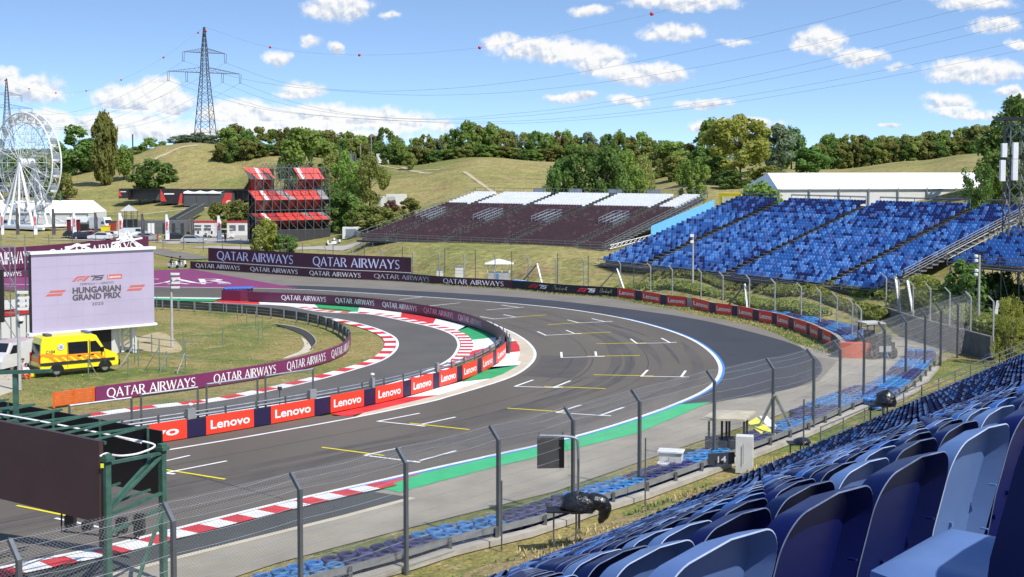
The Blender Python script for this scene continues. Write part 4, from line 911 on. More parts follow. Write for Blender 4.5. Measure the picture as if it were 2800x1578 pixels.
for a in ma:
    for r in range(1, 22): # looped hand rails beside the stairs
        p = o+u*(a-.62)+n*MT*r+Vector((0, 0, MS*r)); mb.tube([p, p+Vector((0, 0, .8)), p+n*.5+Vector((0, 0, .9)), p+n*.8+Vector((0, 0, .25))], .03, 4)
mb.build('stair_rail', scaff, t)['kind'] = 'stuff'
for a in ma:
    mb = MB(); 
    for dx in (-3.1, -1.9, -.7): rail(mb, [o+u*(a+dx)+n*MT*11.5+Vector((0, 0, MS*11.5)), o+u*(a+dx)+n*MT*16+Vector((0, 0, MS*16))], 1.3, 1.1, .045, (.45, .9), 4)
    rail(mb, [o+u*(a-3.1)+n*MT*16+Vector((0, 0, MS*16)), o+u*(a-.7)+n*MT*16+Vector((0, 0, MS*16))], 1.3, .8, .045, (.5,), 4); mb.build('entrance_railing', galv, t)
mb = MB()
for x in np.arange(.5, L, 2.5):
    for r in (0, 8, 16, 24, 30):
        p = o+u*float(x)+n*MT*r+Vector((0, 0, MS*r-.1)); mb.bar(p, Vector((p.x, p.y, TZ(p.x, p.y)-.3)), .08, .08)
mb.build('support', scaff, t)['kind'] = 'stuff'
mb = MB(); mb.obox(o-n*.3+Vector((0, 0, -.3)), u*L, n*.1, Vector((0, 0, .22))); mb.build('front_beam', dsteel, t)
for f0 in (.17, .33, .50, .66):
    p = o+n*(MT*MR+.1)+u*(L*(f0+.1))+Vector((0, 0, MS*MR+.3)); MB().obox(p, u*2.4, n*.05, Vector((0, 0, .95))).build('back_panel', mat('grey_panel', (.42,.44,.46), .6), t)
q0, q1 = o+u*(L+.9)+n*11+Vector((0, 0, MS*11-1.2)), o+u*(L+.9)+n*30.5+Vector((0, 0, MS*30.5-2.0))
MB().obox(q0, q1-q0, u*.08, Vector((0, 0, 1.7))).build('side_board', mat('sky_blue_board', (.14,.45,.82), .6, var=.06), t)
mb = MB(); q2 = o+u*(L+.9)+Vector((0, 0, .2))
for k in range(9): a, b = q2.lerp(q0, k/9), q2.lerp(q0, (k+1)/9); mb.tube([a, b+Vector((0, 0, .5))], .03, 4); mb.tube([a+Vector((0, 0, .5)), b], .03, 4)
mb.tube([q2, q0], .05, 5); mb.tube([q2+Vector((0, 0, .5)), q0+Vector((0, 0, .5))], .05, 5); mb.build('side_truss', white_s, t)
yb = thing('booth', 'bright yellow booth at the top between the maroon and blue stands', 'booth', q1+u*1.2)
yb0 = q1+u*.6+n*.5+Vector((0, 0, .5)); ym = mat('yellow_panel', (.85,.60,.01), .5, var=.05); MB().obox(yb0, u*3.6, n*2.4, Vector((0, 0, 2.2))).build('body', ym, yb); MB().obox(yb0+u*.5-n*.04+Vector((0, 0, .5)), u*2.4, n*.03, Vector((0, 0, 1.2))).build('pale_sign', mat('pale_yellow', (.9,.82,.45), .5), yb)
# --- large blue stand
B0, B1 = vp(1510, 662, 165), vp(2210, 722, 126); BZ = 2.45; BRW, BT, BS = 27, .80, .272
ba = [upx(B0, B1, x*1.08696, BZ) for x in (1623, 1828, 2080)]
t, o, u, n, L = stand('grandstand', 'large grandstand packed with light, mid and dark blue seats facing the hairpin', B0, B1, BZ, BRW, BT, BS, ba, 1.3)
sb = [mat('mid_blue_seat', (.055,.18,.47), .45, var=.12, scale=.8), mat('light_blue_seat', (.20,.41,.76), .45, var=.12, scale=.8), mat('navy_seat', (.018,.028,.15), .45, var=.2, scale=.8), mat('slate_blue_seat', (.16,.21,.45), .45, var=.15, scale=.8)]
xs = [k*.5+.25 for k in range(int((L-.3)/.5))]
def bmi(r, x):
    q = mnoise.noise((x*.30, r*.55, 5)); e = rng.random(); dark = .18+(.55 if r > BRW-7 else 0)+(.3 if q > .25 else 0)
    return 2 if e < dark*.8 else 0 if e < dark*.8+.62*(1-dark*.8) else 1 if e < .93 else 3
rows = [(r, [x for x in xs if all(abs(x-a) > .95 for a in ba)]) for r in range(BRW)]
front = [(r, ts) for r, ts in rows if r < 3]; rest = [(r, ts) for r, ts in rows if r >= 3]
tag(far_seats(rest, bmi, o, u, n, BT, BS, .45, bh=.46, pmi=1).build('blue_stand_seats', sb), 'mass of mixed blue seats filling the large stand', 'seats', kind='stuff')  # pans take the light blue: reflected sun and sky put into the colour
nm = ['mid blue', 'light blue', 'navy', 'slate blue']; ones = {}; rz = math.atan2(u.y, u.x)
for r, ts in front:
    for x in ts:
        mi = bmi(r, x)
        if mi not in ones: ones[mi] = c = far_seats([(0, [0])], lambda a, b: 0, Vector((0, 0, 0)), Vector((1, 0, 0)), Vector((0, 1, 0)), BT, BS, .47, bh=.46).build('stand_seat', sb[mi])
        else: c = leaf_copy(ones[mi])
        c.location = o+u*x+n*(BT*r)+Vector((0, 0, BS*r)); c.rotation_euler.z = rz; blk = sum(1 for a in ba if x > a)
        tag(c, '%s seat in the %s row, %s block of the large blue stand' % (nm[mi], ('front', 'second', 'third')[r], ('leftmost', 'second', 'third', 'rightmost')[blk]), 'seat', 'seats in the front rows of the large blue stand')
mb = MB(); top = Vector((0, 0, BS*BRW))
rail(mb, [o-n*.3, o-n*.3+u*L], .55, 2.2, .03, (.25,)); 
cuts = [0]+ba+[L]
for a, b in zip(cuts[:-1], cuts[1:]): rail(mb, [o+n*BT*BRW+u*(a+1.1)+top, o+n*BT*BRW+u*(b-1.1)+top], 1.0, 2.2, .04, (.9,))
rail(mb, [o+u*(L+.2)-n*.3, o+u*(L+.2)+n*BT*BRW+top], 1.0, 1.8, .035, (.25, .5, .75)); mb.build('railing', mat('grey_rail', (.20,.205,.21), .6, .1, var=.15), t)
mb = MB()
for x in np.arange(.5, L, 2.4):
    for r in (0, 9, 18, 27):
        p = o+u*float(x)+n*BT*r+Vector((0, 0, BS*r-.1)); mb.bar(p, Vector((p.x, p.y, TZ(p.x, p.y)-.3)), .08, .08)
mb.build('support', scaff, t)['kind'] = 'stuff'
MB().obox(o-n*.25+Vector((0, 0, -.38)), u*L, n*.1, Vector((0, 0, .26))).build('front_beam', dsteel, t)
MB().obox(o-u*.9-n*.2+Vector((0, 0, -.1)), n*BT*BRW+top, u*.5, Vector((0, 0, .08))).build('side_plank', mat('timber', (.45,.36,.20), .8, var=.2), t)
# --- small blue stand at the right
C0, C1 = vp(2390, 668, 116), vp(2390, 668, 116)+Vector((.50, -.866, 0))*22; CZ = 14.4-(668*1.08696-YH)*116/F
t, o, u, n, L = stand('grandstand', 'smaller blue stand raised on scaffolding at the right edge above dark bushes', C0, C1, CZ, 11, .8, .27, [8.0], 1.2)
xs = [k*.5+.25 for k in range(int((L-.3)/.5))]
tag(far_seats([(r, [x for x in xs if abs(x-8) > .7 and mnoise.noise((x*.5, r*1.3, 9)) < .38]) for r in range(11)], lambda r, x: 0 if rng.random() < .75 else 2, o, u, n, .8, .27, .44).build('small_stand_seats', sb), 'mid blue seats of the smaller stand at the right edge', 'seats', kind='stuff')
mb = MB(); rail(mb, [o-n*.3, o-n*.3+u*L], 1.0, 1.8, .035, (.3, .65)); rail(mb, [o-u*.1-n*.3, o-u*.1+n*8.8+Vector((0, 0, 3))], 1.0, 2, .035, (.5,)); rail(mb, [o+n*8.8+Vector((0, 0, 3)), o+n*8.8+u*L+Vector((0, 0, 3))], 1, 2, .035, (.5,)); mb.build('railing', scaff, t)
mb = MB()
for x in np.arange(0, L, 1.8):
    for r in (0, 4, 8):
        p = o+u*float(x)+n*.8*r+Vector((0, 0, .27*r-.1)); q = Vector((p.x, p.y, TZ(p.x, p.y)-.2)); mb.bar(p, q, .07, .07); mb.bar(p, q+u*1.8, .04, .04)
mb.build('support', scaff, t)['kind'] = 'stuff'

# --- the stand the picture is taken from
nd = FEN.dir(sp[8]); U = Vector((nd.x, nd.y, 0)).normalized(); NN = Vector((U.y, -U.x, 0)); O = FEN.at(sp[4]); O.z = 0
off_c = NN.dot(Vector((0, 0, 0))-O); t_c = U.dot(Vector((0, 0, 0))-O)
NT = .80; OFF0 = 5.5; NRW = int((off_c+3-OFF0)/NT); Z0 = .92; NS = (HC-.68-Z0)/((off_c-OFF0)/NT)
def zo(t_): return .034*max(0.0, t_-5)             # the stand climbs a little along the track
o0 = O+NN*OFF0+Vector((0, 0, Z0))
t = thing('grandstand', 'concrete stepped grandstand filled with glossy blue plastic seats', 'grandstand', o0)
mb = MB(); ta, tb = t_c-8, t_c+135; TS = [ta, -5, 5]+list(np.arange(15, tb, 10))+[tb]
for r in range(NRW):
    e = lambda q, h: [o0+U*float(k)+NN*q+Vector((0, 0, h+zo(float(k)))) for k in TS]
    mb.strip(e(NT*r, NS*r-.0), e(NT*(r+1), NS*r)); mb.strip(e(NT*(r+1), NS*r), e(NT*(r+1), NS*(r+1)))
mb.build('steps', conc_s, t)
mb = MB(); mb.strip(e(0, 0) if False else [o0+U*float(k)+Vector((0, 0, zo(float(k)))) for k in TS], [o0+U*float(k)+Vector((0, 0, -1.6)) for k in TS]); mb.build('front_wall', conc_s, t)
bk = MB(); A = [O+NN*1.5+U*float(k)+Vector((0, 0, -.04)) for k in TS]; M_ = [O+NN*3.2+U*float(k)+Vector((0, 0, .25+zo(float(k))*.6)) for k in TS]; B = [O+NN*(OFF0+.02)+U*float(k)+Vector((0, 0, Z0-.35+zo(float(k)))) for k in TS]
bk.strip(A, M_); bk.strip(M_, B); struct(bk.build('grass_bank', gm2 := grass_mat('grass_verge', (.30,.235,.095), (.10,.15,.035), (.42,.33,.17), .22, .9, .50, .44)))
# one seat: shell with a rim folded back round the top and sides, and a pan
def seat_back():
    zb, zt, hw, rad = .34, .845, .225, .085
    def yp(z): q = (z-zb)/(zt-zb); return -.085*q+.022*math.sin(math.pi*q)-.03
    ol = [(-hw*.80, zb), (-hw*.86, zb+.08), (-hw*.95, zb+.18), (-hw, zb+.28), (-hw, zt-rad)]
    ol += [(-hw+rad-rad*math.cos(R(a)), zt-rad+rad*math.sin(R(a))) for a in (10, 20, 30, 40, 50, 60, 70, 80, 90)]; ol[-1] = (-hw+rad, zt)
    half = ol; full = half+[(0, zt+.012)]+[(-x, z) for x, z in half[::-1]]
    m = len(full); cx, cz = 0, (zb+zt)/2
    def outw(i):
        a, b = full[max(0, i-1)], full[min(m-1, i+1)]; dx, dz = b[0]-a[0], b[1]-a[1]; L_ = math.hypot(dx, dz); return (-dz/L_, dx/L_)
    dep = lambda z: .030+.034*min(1, max(0, (z-zb)/.22))
    r0, r1, r2, r3 = [], [], [], []
    for i, (x, z) in enumerate(full):
        ox, oz = outw(i); y = yp(z); d = dep(z)
        r0.append((x, y+.004, z)); r1.append((x+ox*.012, y-d*.5, z+oz*.012)); r2.append((x+ox*.022, y-d, z+oz*.020)); r3.append((x+ox*.0185, y-d-.0015, z+oz*.0165))
    r4 = [(x*.972, yp(z)-.008, z-(.008 if z > zt-.1 else 0)) for x, z in full]
    mb = MB(); V = r0+r1+r2+r3+r4; mb.v = V; 
    for k in range(4):
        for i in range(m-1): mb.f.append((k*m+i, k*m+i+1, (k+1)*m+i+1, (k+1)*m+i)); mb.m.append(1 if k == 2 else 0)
    h = m//2
    for i in range(h):                          # rear and front panels
        a, b = i, m-1-i
        if i+1 <= h: 
            if i+1 < b-1+1 and i+1 != b: 
                mb.f.append((4*m+i, 4*m+i+1, 4*m+b-1, 4*m+b) if i+1 != b-1 else (4*m+i, 4*m+i+1, 4*m+b)); mb.m.append(0)
                mb.f.append((i, b, b-1, i+1) if i+1 != b-1 else (i, b, i+1)); mb.m.append(0)
    for zr in (.52, .66):                       # small stiffening ribs in the rim
        mb.obox((hw*.93, yp(zr)-.075, zr), (-.010, 0, 0), (0, .022, 0), (0, 0, .004))
    mb.box((-.05, yp(.50)-.013, .50), (.014, .01, .014)); mb.box((.05, yp(.56)-.013, .56), (.014, .01, .014)); return mb
def seat_pan():
    nx, ny = 12, 12; V = []; 
    for j in range(ny+1):
        for i in range(nx+1):
            x, y = -1+2*i/nx, j/ny; w_ = .215*(1-.16*max(0, (y-.6)/.4)**2); ed = max(abs(x), 2*abs(y-.5))
            V.append((x*w_, -.05+.42*y, .41-.018*(1-x*x)*(1-(2*y-1)**2)-.030*max(0, (ed-.62)/.38)**2+.012*y))
    f = [(j*(nx+1)+i, j*(nx+1)+i+1, (j+1)*(nx+1)+i+1, (j+1)*(nx+1)+i) for j in range(ny) for i in range(nx)]
    mb = MB(); mb.add(V, f); rim = [i for i in range(nx+1)]+[(j+1)*(nx+1)-1+(0) for j in range(1, ny+1)]+[ny*(nx+1)+i for i in range(nx-1, -1, -1)]+[j*(nx+1) for j in range(ny-1, 0, -1)]
    lo = [(V[i][0]*1.03, V[i][1]*1.01, V[i][2]-.055) for i in rim]; b = len(mb.v); mb.add(lo, []); k = len(rim); mb.f += [(rim[i], b+i, b+(i+1) % k, rim[(i+1) % k]) for i in range(k)]; mb.m += [0]*k
    mb.f.append(tuple(b+i for i in range(k))[::-1]); mb.m.append(0); return mb
navy_s = mat('glossy_navy', (.004,.010,.068), .38, var=.12, scale=6, spec=.14, objrand=.15); slate_s = mat('glossy_slate', (.095,.165,.36), .42, var=.08, scale=6, spec=.2, objrand=.08); azure_s = mat('glossy_azure', (.025,.10,.34), .42, var=.08, scale=6, spec=.2, objrand=.1)
smats = [navy_s, slate_s, azure_s]; snm = ['dark navy', 'pale slate blue', 'bright mid blue']
rims = [mat('navy_worn_rim', (.13,.17,.27), .4, var=.4, scale=9), mat('slate_worn_rim', (.36,.44,.58), .4, var=.2, scale=9), mat('azure_worn_rim', (.20,.32,.55), .4, var=.25, scale=9)]  # paler strips: a sun highlight painted along the worn rim edge
brk = mat('seat_bracket', (.10,.10,.11), .5, .5)
SB, SPN = seat_back(), seat_pan()
rzn = math.atan2(U.y, U.x); SH = -.11
cand = []
for r in range(NRW):
    for k in range(int(ta/.5), int(tb/.5)):
        tt = k*.5+SH
        c = o0+U*tt+NN*(NT*r+.47)+Vector((0, 0, NS*r+zo(tt))); q = proj(c+Vector((0, 0, .8)))
        dep = (c-Vector((0, 0, HC))).length
        if r > 32 or (r == 32 and tt-t_c < 1.4) or c.y < .5: continue
        if -60 < q[0] < 2930 and 600 < q[1] < 2000 and (r+k*.013) > -1:
            cand.append((dep, r, k, c))
cand.sort(key=lambda e: e[0])
def colour(r, k):
    for rr, x, m in OVR:
        if r == rr and abs(x-proj(o0+U*(k*.5+SH+.22)+NN*(NT*r+.63)+Vector((0, 0, NS*r+.84)))[0]-12) < 60: return m
    e = random.Random(r*977+k*31).random(); return 0 if e < .60 else 1 if e < .86 else 2
OVR = [(31,2087,1),(31,2362,0),(31,2573,0),(31,2740,1),(31,2870,0),(32,2700,0),(30,2037,0),(30,2214,0),(30,2362,0),(30,2487,1),(30,2598,0),(30,2696,0),(30,2788,1),(29,2006,1),(29,2140,0),(29,2258,0),(29,2362,0)]
protos = {}; lowp = MB()
def low_seat(mb, c, mi):
    f_, u_ = -NN, U; hw = .215
    pr = [(-hw, .36), (-hw, .72), (-hw*.6, .84), (hw*.6, .84), (hw, .72), (hw, .36)]
    fr = [c+u_*x+f_*(-.03-.09*(z-.36)/.48)+Vector((0, 0, z)) for x, z in pr]; bk = [p-f_*.075 for p in fr]; b2 = [p-f_*.02 for p in fr]
    mb.add(fr+bk+b2, [(5,4,3,2,1,0), (0,1,7,6), (1,2,8,7), (2,3,9,8), (3,4,10,9), (4,5,11,10), (6,7,13,12), (7,8,14,13), (8,9,15,14), (9,10,16,15), (10,11,17,16), (12,13,14,15,16,17)], mi)
    z = Vector((0, 0, .43)); mb.add([c+z-u_*hw, c+z+u_*hw, c+z+u_*hw*.95+f_*.40, c+z-u_*hw*.95+f_*.40, c+z-u_*hw*.95+f_*.40-Vector((0, 0, .06)), c+z+u_*hw*.95+f_*.40-Vector((0, 0, .06))], [(0,1,2,3), (3,2,5,4)], mi)
rank = {}
for idx, (dep, r, k, c) in enumerate(cand[:300]): rank.setdefault(r, []).append((-proj(c+Vector((0, 0, .7)))[0], k))
for r in rank: rank[r] = {k: i for i, (x, k) in enumerate(sorted(rank[r]))}
def nth(i): return ('first', 'second', 'third', 'fourth', 'fifth', 'sixth', 'seventh', 'eighth', 'ninth', 'tenth')[i] if i < 10 else '%d%s' % (i+1, 'th' if 10 <= i+1 <= 20 else {1: 'st', 2: 'nd', 3: 'rd'}.get((i+1) % 10, 'th'))
for idx, (dep, r, k, c) in enumerate(cand):
    mi = colour(r, k)
    if idx < 300:
        if mi not in protos:
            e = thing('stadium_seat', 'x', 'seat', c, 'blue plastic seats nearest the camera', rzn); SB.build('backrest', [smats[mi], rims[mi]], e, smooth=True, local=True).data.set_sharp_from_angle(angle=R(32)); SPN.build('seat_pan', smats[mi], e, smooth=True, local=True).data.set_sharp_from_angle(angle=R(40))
            MB().box((0, .10, .20), (.05, .05, .38)).box((0, .12, .385), (.30, .05, .03)).build('bracket', brk, e, local=True); protos[mi] = e
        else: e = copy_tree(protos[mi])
        e.location = c+(U*.30+Vector((0, 0, .055)) if r == 32 else Vector((0, 0, 0))); e.rotation_euler.z = rzn
        if r == 32 and mi == 0:
            for ch in e.children:
                if ch.name.startswith('seat_pan'): ch.data = ch.data.copy(); ch.data.materials[0] = slate_s; ch['label'] = 'pale blue seat pan'  # pan recoloured paler: the sheen of sun and sky is painted in
        tag(e, '%s seat, %s from the right edge in the %s' % (snm[mi], nth(rank[r][k]), 'nearest row' if r == 32 else nth(32-r)+' row from the camera'), 'seat')
    else: low_seat(lowp, c, mi)
tag(lowp.build('near_stand_seats', [mat('navy_far', (.012,.018,.085), .35, var=.1), mat('slate_far', (.13,.19,.36), .4, var=.08), mat('azure_far', (.04,.14,.42), .38, var=.1)]), 'rows of mixed blue seats receding along the near stand', 'seats', kind='stuff')
# railings on the stand front
mb = MB(); s0_ = U.dot(G(1908*1.087, 1178*1.087)-O); pts_ = [O+U*(s0_+k)+NN*(OFF0-.6)+Vector((0, 0, Z0-.3+zo(s0_+k))) for k in (0, 12, 24, 36, 48, 60)]; rail(mb, pts_, 1.15, 2.1, .03, (.3, .57, .84))
tag(mb.build('walkway_railing', mat('grey_railing', (.16,.18,.18), .5, .5, var=.15)), 'grey steel railing with four bars along the front of the near stand', 'railing')
# ------------------------------------------------------------------ trees, bushes, hedges
bark = mat('bark', (.075,.055,.04), .9, var=.3, scale=3)
LM = {'dark': leaf_mat('leaves_dark', (0.096,0.160,0.036), (0.211,0.314,0.079)), 'mid': leaf_mat('leaves_mid', (0.147,0.224,0.041), (0.320,0.410,0.096)), 'olive': leaf_mat('leaves_olive', (0.173,0.198,0.044), (0.358,0.371,0.105)),
      'yellow': leaf_mat('leaves_yellow', (.235,.255,.045), (.46,.445,.10), .08), 'blue': leaf_mat('leaves_grey_green', (0.128,0.186,0.102), (0.301,0.365,0.218)), 'brown': leaf_mat('leaves_rusty', (0.154,0.164,0.044), (0.320,0.314,0.092)),
      'red': leaf_mat('leaves_reddish', (0.154,0.083,0.058), (0.282,0.166,0.109)), 'light': leaf_mat('leaves_light', (0.230,0.275,0.064), (0.461,0.486,0.147))}
def crown_mesh(name, seed, shape, m, n=2600, leaf=.42):
    r = np.random.RandomState(seed)
    # clumps spread through the crown volume; unit crown: radius 1 in x and y, height 0..1 in z
    nc = {'round': 46, 'poplar': 110, 'bush': 34, 'airy': 58}[shape]; C_ = []
    lobes = [(r.uniform(-.45, .45), r.uniform(-.45, .45), r.uniform(.30, .75), r.uniform(.38, .6)) for _ in range(6)]
    while len(C_) < nc:
        z = r.uniform(.02, 1.0); a = r.uniform(0, 6.283)
        if shape == 'poplar': R_ = (.45+.55*min(1, z/.22))*(1 if z < .55 else max(.15, 1-((z-.55)/.47)**2.4)**.8)*(.86 if .55 < z < .62 else 1)
        elif shape == 'bush': R_ = math.sqrt(max(.02, 1-(z*.95)**2))
        elif shape == 'airy': R_ = math.sqrt(max(.02, 1-(2*z-1)**2))*.95
        else: R_ = math.sqrt(max(.02, 1-((z-.42)/.58)**2)) if z > .42 else .55+.45*z/.42
        q = R_*math.sqrt(r.uniform(.12, 1)); x, y = q*math.cos(a), q*math.sin(a)
        if shape in ('round', 'airy', 'bush'):
            dd = min(math.sqrt((x-l[0])**2+(y-l[1])**2+((z-l[2])*1.5)**2)/l[3] for l in lobes)
            if dd > 1.25 and r.uniform() < .75: continue
        C_.append((x, y, z, r.uniform(.15, .30) if shape != 'airy' else r.uniform(.15, .27)))
    V, Fc = [], []; per = n//nc
    for (x, y, z, s) in C_:
        for _ in range(per):
            d = r.normal(size=3); d /= np.linalg.norm(d); q = s*r.uniform(.35, 1.05)**.6
            p = np.array((x+d[0]*q, y+d[1]*q, z+d[2]*q*.55)); nn = d+r.normal(size=3)*.55+np.array((0, 0, .35)); nn /= np.linalg.norm(nn)
            t_ = np.cross(nn, r.normal(size=3)); t_ /= np.linalg.norm(t_)+1e-9; b_ = np.cross(nn, t_); l = leaf*r.uniform(.6, 1.25)/5.0; o = len(V)
            t_ = t_*l; b_ = b_*l*.62; k = np.array((1, 1, .5))
            V += [tuple(p-t_*k), tuple(p+b_*k*.9), tuple(p+t_*k), tuple(p-b_*k*.9)]; Fc.append((o, o+1, o+2, o+3))
    me = bpy.data.meshes.new(name); me.from_pydata(V, [], Fc); me.materials.append(m); me.update(); return me, C_
CM = {}
def trunk_mesh(C_, hfrac, W_, H_, seed):
    r = random.Random(seed); mb = MB(); zt = H_*(hfrac+(1-hfrac)*.62); tr = .035*H_ ** .9*.5+.06
    pts = [Vector((r.uniform(-.02, .02)*W_*k/4, r.uniform(-.02, .02)*W_*k/4, zt*k/5-.3*(k == 0))) for k in range(6)]
    mb.tube(pts, [tr*(1-.15*k) if k else tr*1.35 for k in range(6)], 7)
    for (x, y, z, s) in C_[:14]:
        e = Vector((x*W_*.85, y*W_*.85, H_*(hfrac+(1-hfrac)*z))); st = pts[min(5, 1+int(4*min(1, e.z/zt)*.8))]; md = st.lerp(e, .5)+Vector((0, 0, .05*H_)); mb.tube([st, md, e], [tr*.38, tr*.25, tr*.08], 5, cap=False)
    return mb
NT_ = [0]
def tree(xv, ytop, wv, Y, shape, leaf, label, cat='tree', name='tree', group=None, hf=.16, ybase=None, var=None, n=3600, leafs=.5):
    NT_[0] += 1; v = NT_[0] % 3 if var is None else var
    p = on(xv, 0, Y); zt = HC-(ytop*1.08696-YH)*Y/F; H_ = max(1.0, zt-p.z); W_ = wv*1.14*1.08696*Y/F/2
    key = (shape, leaf, v, n)
    if key not in CM: CM[key] = crown_mesh('crown', 11+len(CM)*7+v, shape, LM[leaf], n, leafs)
    me, C_ = CM[key]; t = thing(name, label, cat, p, group); rz = rng.uniform(0, 6.28)
    c = bpy.data.objects.new('crown', me); COL.objects.link(c); c.parent = t; c.location = (0, 0, H_*hf); c.scale = (W_, W_, H_*(1-hf)); c.rotation_euler.z = rz
    cs, sn = math.cos(rz), math.sin(rz); C2 = [(x*cs-y*sn, x*sn+y*cs, z, s) for x, y, z, s in C_]
    if cat == 'tree': trunk_mesh(C2, hf, W_, H_, NT_[0]).build('trunk', bark, t, local=True)
    else:
        mb = MB()
        for (x, y, z, s) in C2[:8]: mb.tube([Vector((x*.15*W_, y*.15*W_, -.2)), Vector((x*W_*.7, y*W_*.7, H_*z*.8))], [.06, .02], 4, cap=False)
        mb.build('stems', bark, t, local=True)
    return t
D = 'dark green'
tree(190, 326, 118, 465, 'round', 'dark', 'broad dark green tree on the hillside between the big wheel and the poplar', hf=.08, n=4200)
tree(265, 297, 54, 425, 'poplar', 'olive', 'tall columnar poplar with two tiers, tallest tree left of the pylon', hf=.10, n=9000, leafs=.5)
tree(313, 370, 44, 432, 'poplar', 'mid', 'slim green tree just right of the tall poplar', hf=.20)
tree(388, 408, 100, 385, 'round', 'dark', 'round dark tree in front of the red and black pavilions', hf=.28, n=4000)
tree(352, 458, 36, 388, 'airy', 'mid', 'small young tree left of the round dark tree by the pavilions', hf=.35)
tree(163, 434, 58, 398, 'bush', 'olive', 'soft olive shrub beside the green mast of the big wheel', 'shrub', 'shrub', hf=.0, n=3200)
for x, y, w, Y_ in ((-30,392,110,410), (35,398,100,420), (95,402,90,405), (140,420,70,430)): tree(x, y, w, Y_, 'round', 'dark', 'dark tree behind the spokes of the big wheel', group='dark trees behind the big wheel', hf=.05)
for x, y, w in ((352,372,60), (378,350,52), (330,384,40), (300,388,50), (410,358,30)): tree(x, y, w, 560, 'round', 'mid', 'small far tree between the poplar and the pylon hill', group='far trees left of the pylon hill', hf=.02)
for x, y, w in ((447,344,46), (472,340,52), (505,336,60), (540,342,56)): tree(x, y, w, 486+rng.random()*6, 'airy', 'blue', 'grey green bush round the foot of the big pylon', 'shrub', 'shrub', 'bushes at the foot of the big pylon', hf=.0)
TLN = [(572,326,54),(592,316,52),(622,328,50),(650,324,56),(684,330,58),(716,326,50),(742,334,48),(768,332,50),(800,334,46),(826,333,50),(856,340,52),(884,336,54),(912,346,44),(936,344,36)]
for i, (x, y, w) in enumerate(TLN): tree(x, y, w, 455+8*math.sin(i*2.1), ('round', 'airy', 'bush')[i % 3], ('mid', 'brown', 'dark', 'olive')[i % 4], 'bushy tree in the hilltop row right of the pylon', group='hilltop trees right of the pylon', hf=.05)
for i, x in enumerate(range(560, 960, 30)): tree(x, 358+6*math.sin(x), 52, 444, 'bush', ('brown', 'dark', 'olive')[i % 3], 'low dark bush under the hilltop trees right of the pylon', 'shrub', 'shrub', 'low bushes on the hilltop right of the pylon', hf=.0)
tree(968, 327, 54, 425, 'round', 'dark', 'dark pointed tree on the skyline above the small hilltop compound', hf=.05, n=3600)
tree(762, 334, 150, 335, 'airy', 'mid', 'large willowy tree behind the red scaffold tower', hf=.05, n=5200, leafs=.36)
tree(846, 392, 86, 300, 'airy', 'olive', 'willowy tree right of the red scaffold tower, behind the taller pair', hf=.06, n=4200, leafs=.36)
tree(880, 384, 84, 290, 'round', 'mid', 'upright bushy tree, left of the pair beside the red scaffold tower', hf=.10, n=4600, leafs=.34)
tree(930, 398, 86, 282, 'round', 'olive', 'upright bushy tree, right of the pair beside the red scaffold tower', hf=.14, n=4600, leafs=.34)
for x, y, w, Y_, l in ((832,470,90,262,'dark'), (868,492,100,250,'dark'), (905,520,90,240,'mid'), (945,522,110,232,'brown'), (830,520,70,256,'dark'), (980,532,70,226,'olive')): tree(x, y, w, Y_, 'bush', l, 'thick bush between the red scaffold tower and the maroon stand', 'shrub', 'shrub', 'bushes left of the maroon stand', hf=.0, n=3400)
tree(985, 506, 44, 262, 'airy', 'red', 'reddish bare looking shrub beside the white trailers', 'shrub', 'shrub', hf=.0)
tree(1034, 503, 62, 258, 'bush', 'brown', 'rusty brown shrub above the left rail of the maroon stand', 'shrub', 'shrub', hf=.0)
for x, y, w, l in ((556,514,70,'olive'), (592,508,80,'brown'), (632,516,70,'mid')): tree(x, y, w, 272, 'bush', l, 'bush behind the parked cars left of the red scaffold tower', 'shrub', 'shrub', 'bushes left of the red scaffold tower', hf=.0, n=3200)
tree(668, 556, 62, 214, 'airy', 'yellow', 'yellowish young tree in front of the red scaffold tower', 'shrub', 'shrub', hf=.0); tree(655, 574, 46, 212, 'bush', 'light', 'pale green bush at the foot of the yellowish young tree', 'shrub', 'shrub', hf=.0); tree(712, 592, 66, 213, 'bush', 'dark', 'low dark green bush in front of the black skirt of the red scaffold', 'shrub', 'shrub', hf=.0)
ML = [(1000,350,50),(1024,382,36),(1046,352,52),(1070,342,50),(1094,352,50),(1122,342,52),(1148,330,50),(1176,310,62),(1208,322,56),(1236,318,60),(1268,330,52),(1294,336,52),(1322,338,52),(1348,336,50),(1376,340,50),(1402,336,52),(1424,332,40),(1450,344,52),(1478,340,50),(1504,346,50),(1530,342,48),(1556,336,46),(1584,350,50),(1612,338,52),(1640,350,54),(1668,356,50)]
for i, (x, y, w) in enumerate(ML): tree(x, y, w, 395+7*math.sin(i*1.7), ('round', 'airy', 'round')[i % 3], ('mid', 'olive', 'dark', 'mid', 'light', 'brown', 'blue')[(i*5) % 7], 'bushy tree in the skyline row above the maroon stand', group='skyline trees above the maroon stand', hf=.05)
for i, x in enumerate(range(985, 1700, 28)): tree(x, 372+7*math.sin(x*.7), 54, 384, 'bush', ('dark', 'olive', 'brown', 'mid')[(i*3) % 4], 'dense low bush under the skyline trees above the maroon stand', 'shrub', 'shrub', 'low bushes above the maroon stand', hf=.0)
tree(1030, 390, 36, 362, 'bush', 'olive', 'lone bush on the bare grass below the skyline trees', 'shrub', 'shrub', hf=.0)
for x, y, w, Y_, l, s in ((1418,412,90,238,'dark','round'), (1470,388,110,236,'dark','round'), (1524,380,120,234,'dark','round'), (1572,392,100,238,'mid','round'), (1395,440,60,233,'dark','bush')): tree(x, y, w, Y_, s, l, 'big dark tree standing directly behind the white top rows', group='dark trees behind the white seats', hf=.02, n=5200, leafs=.32)
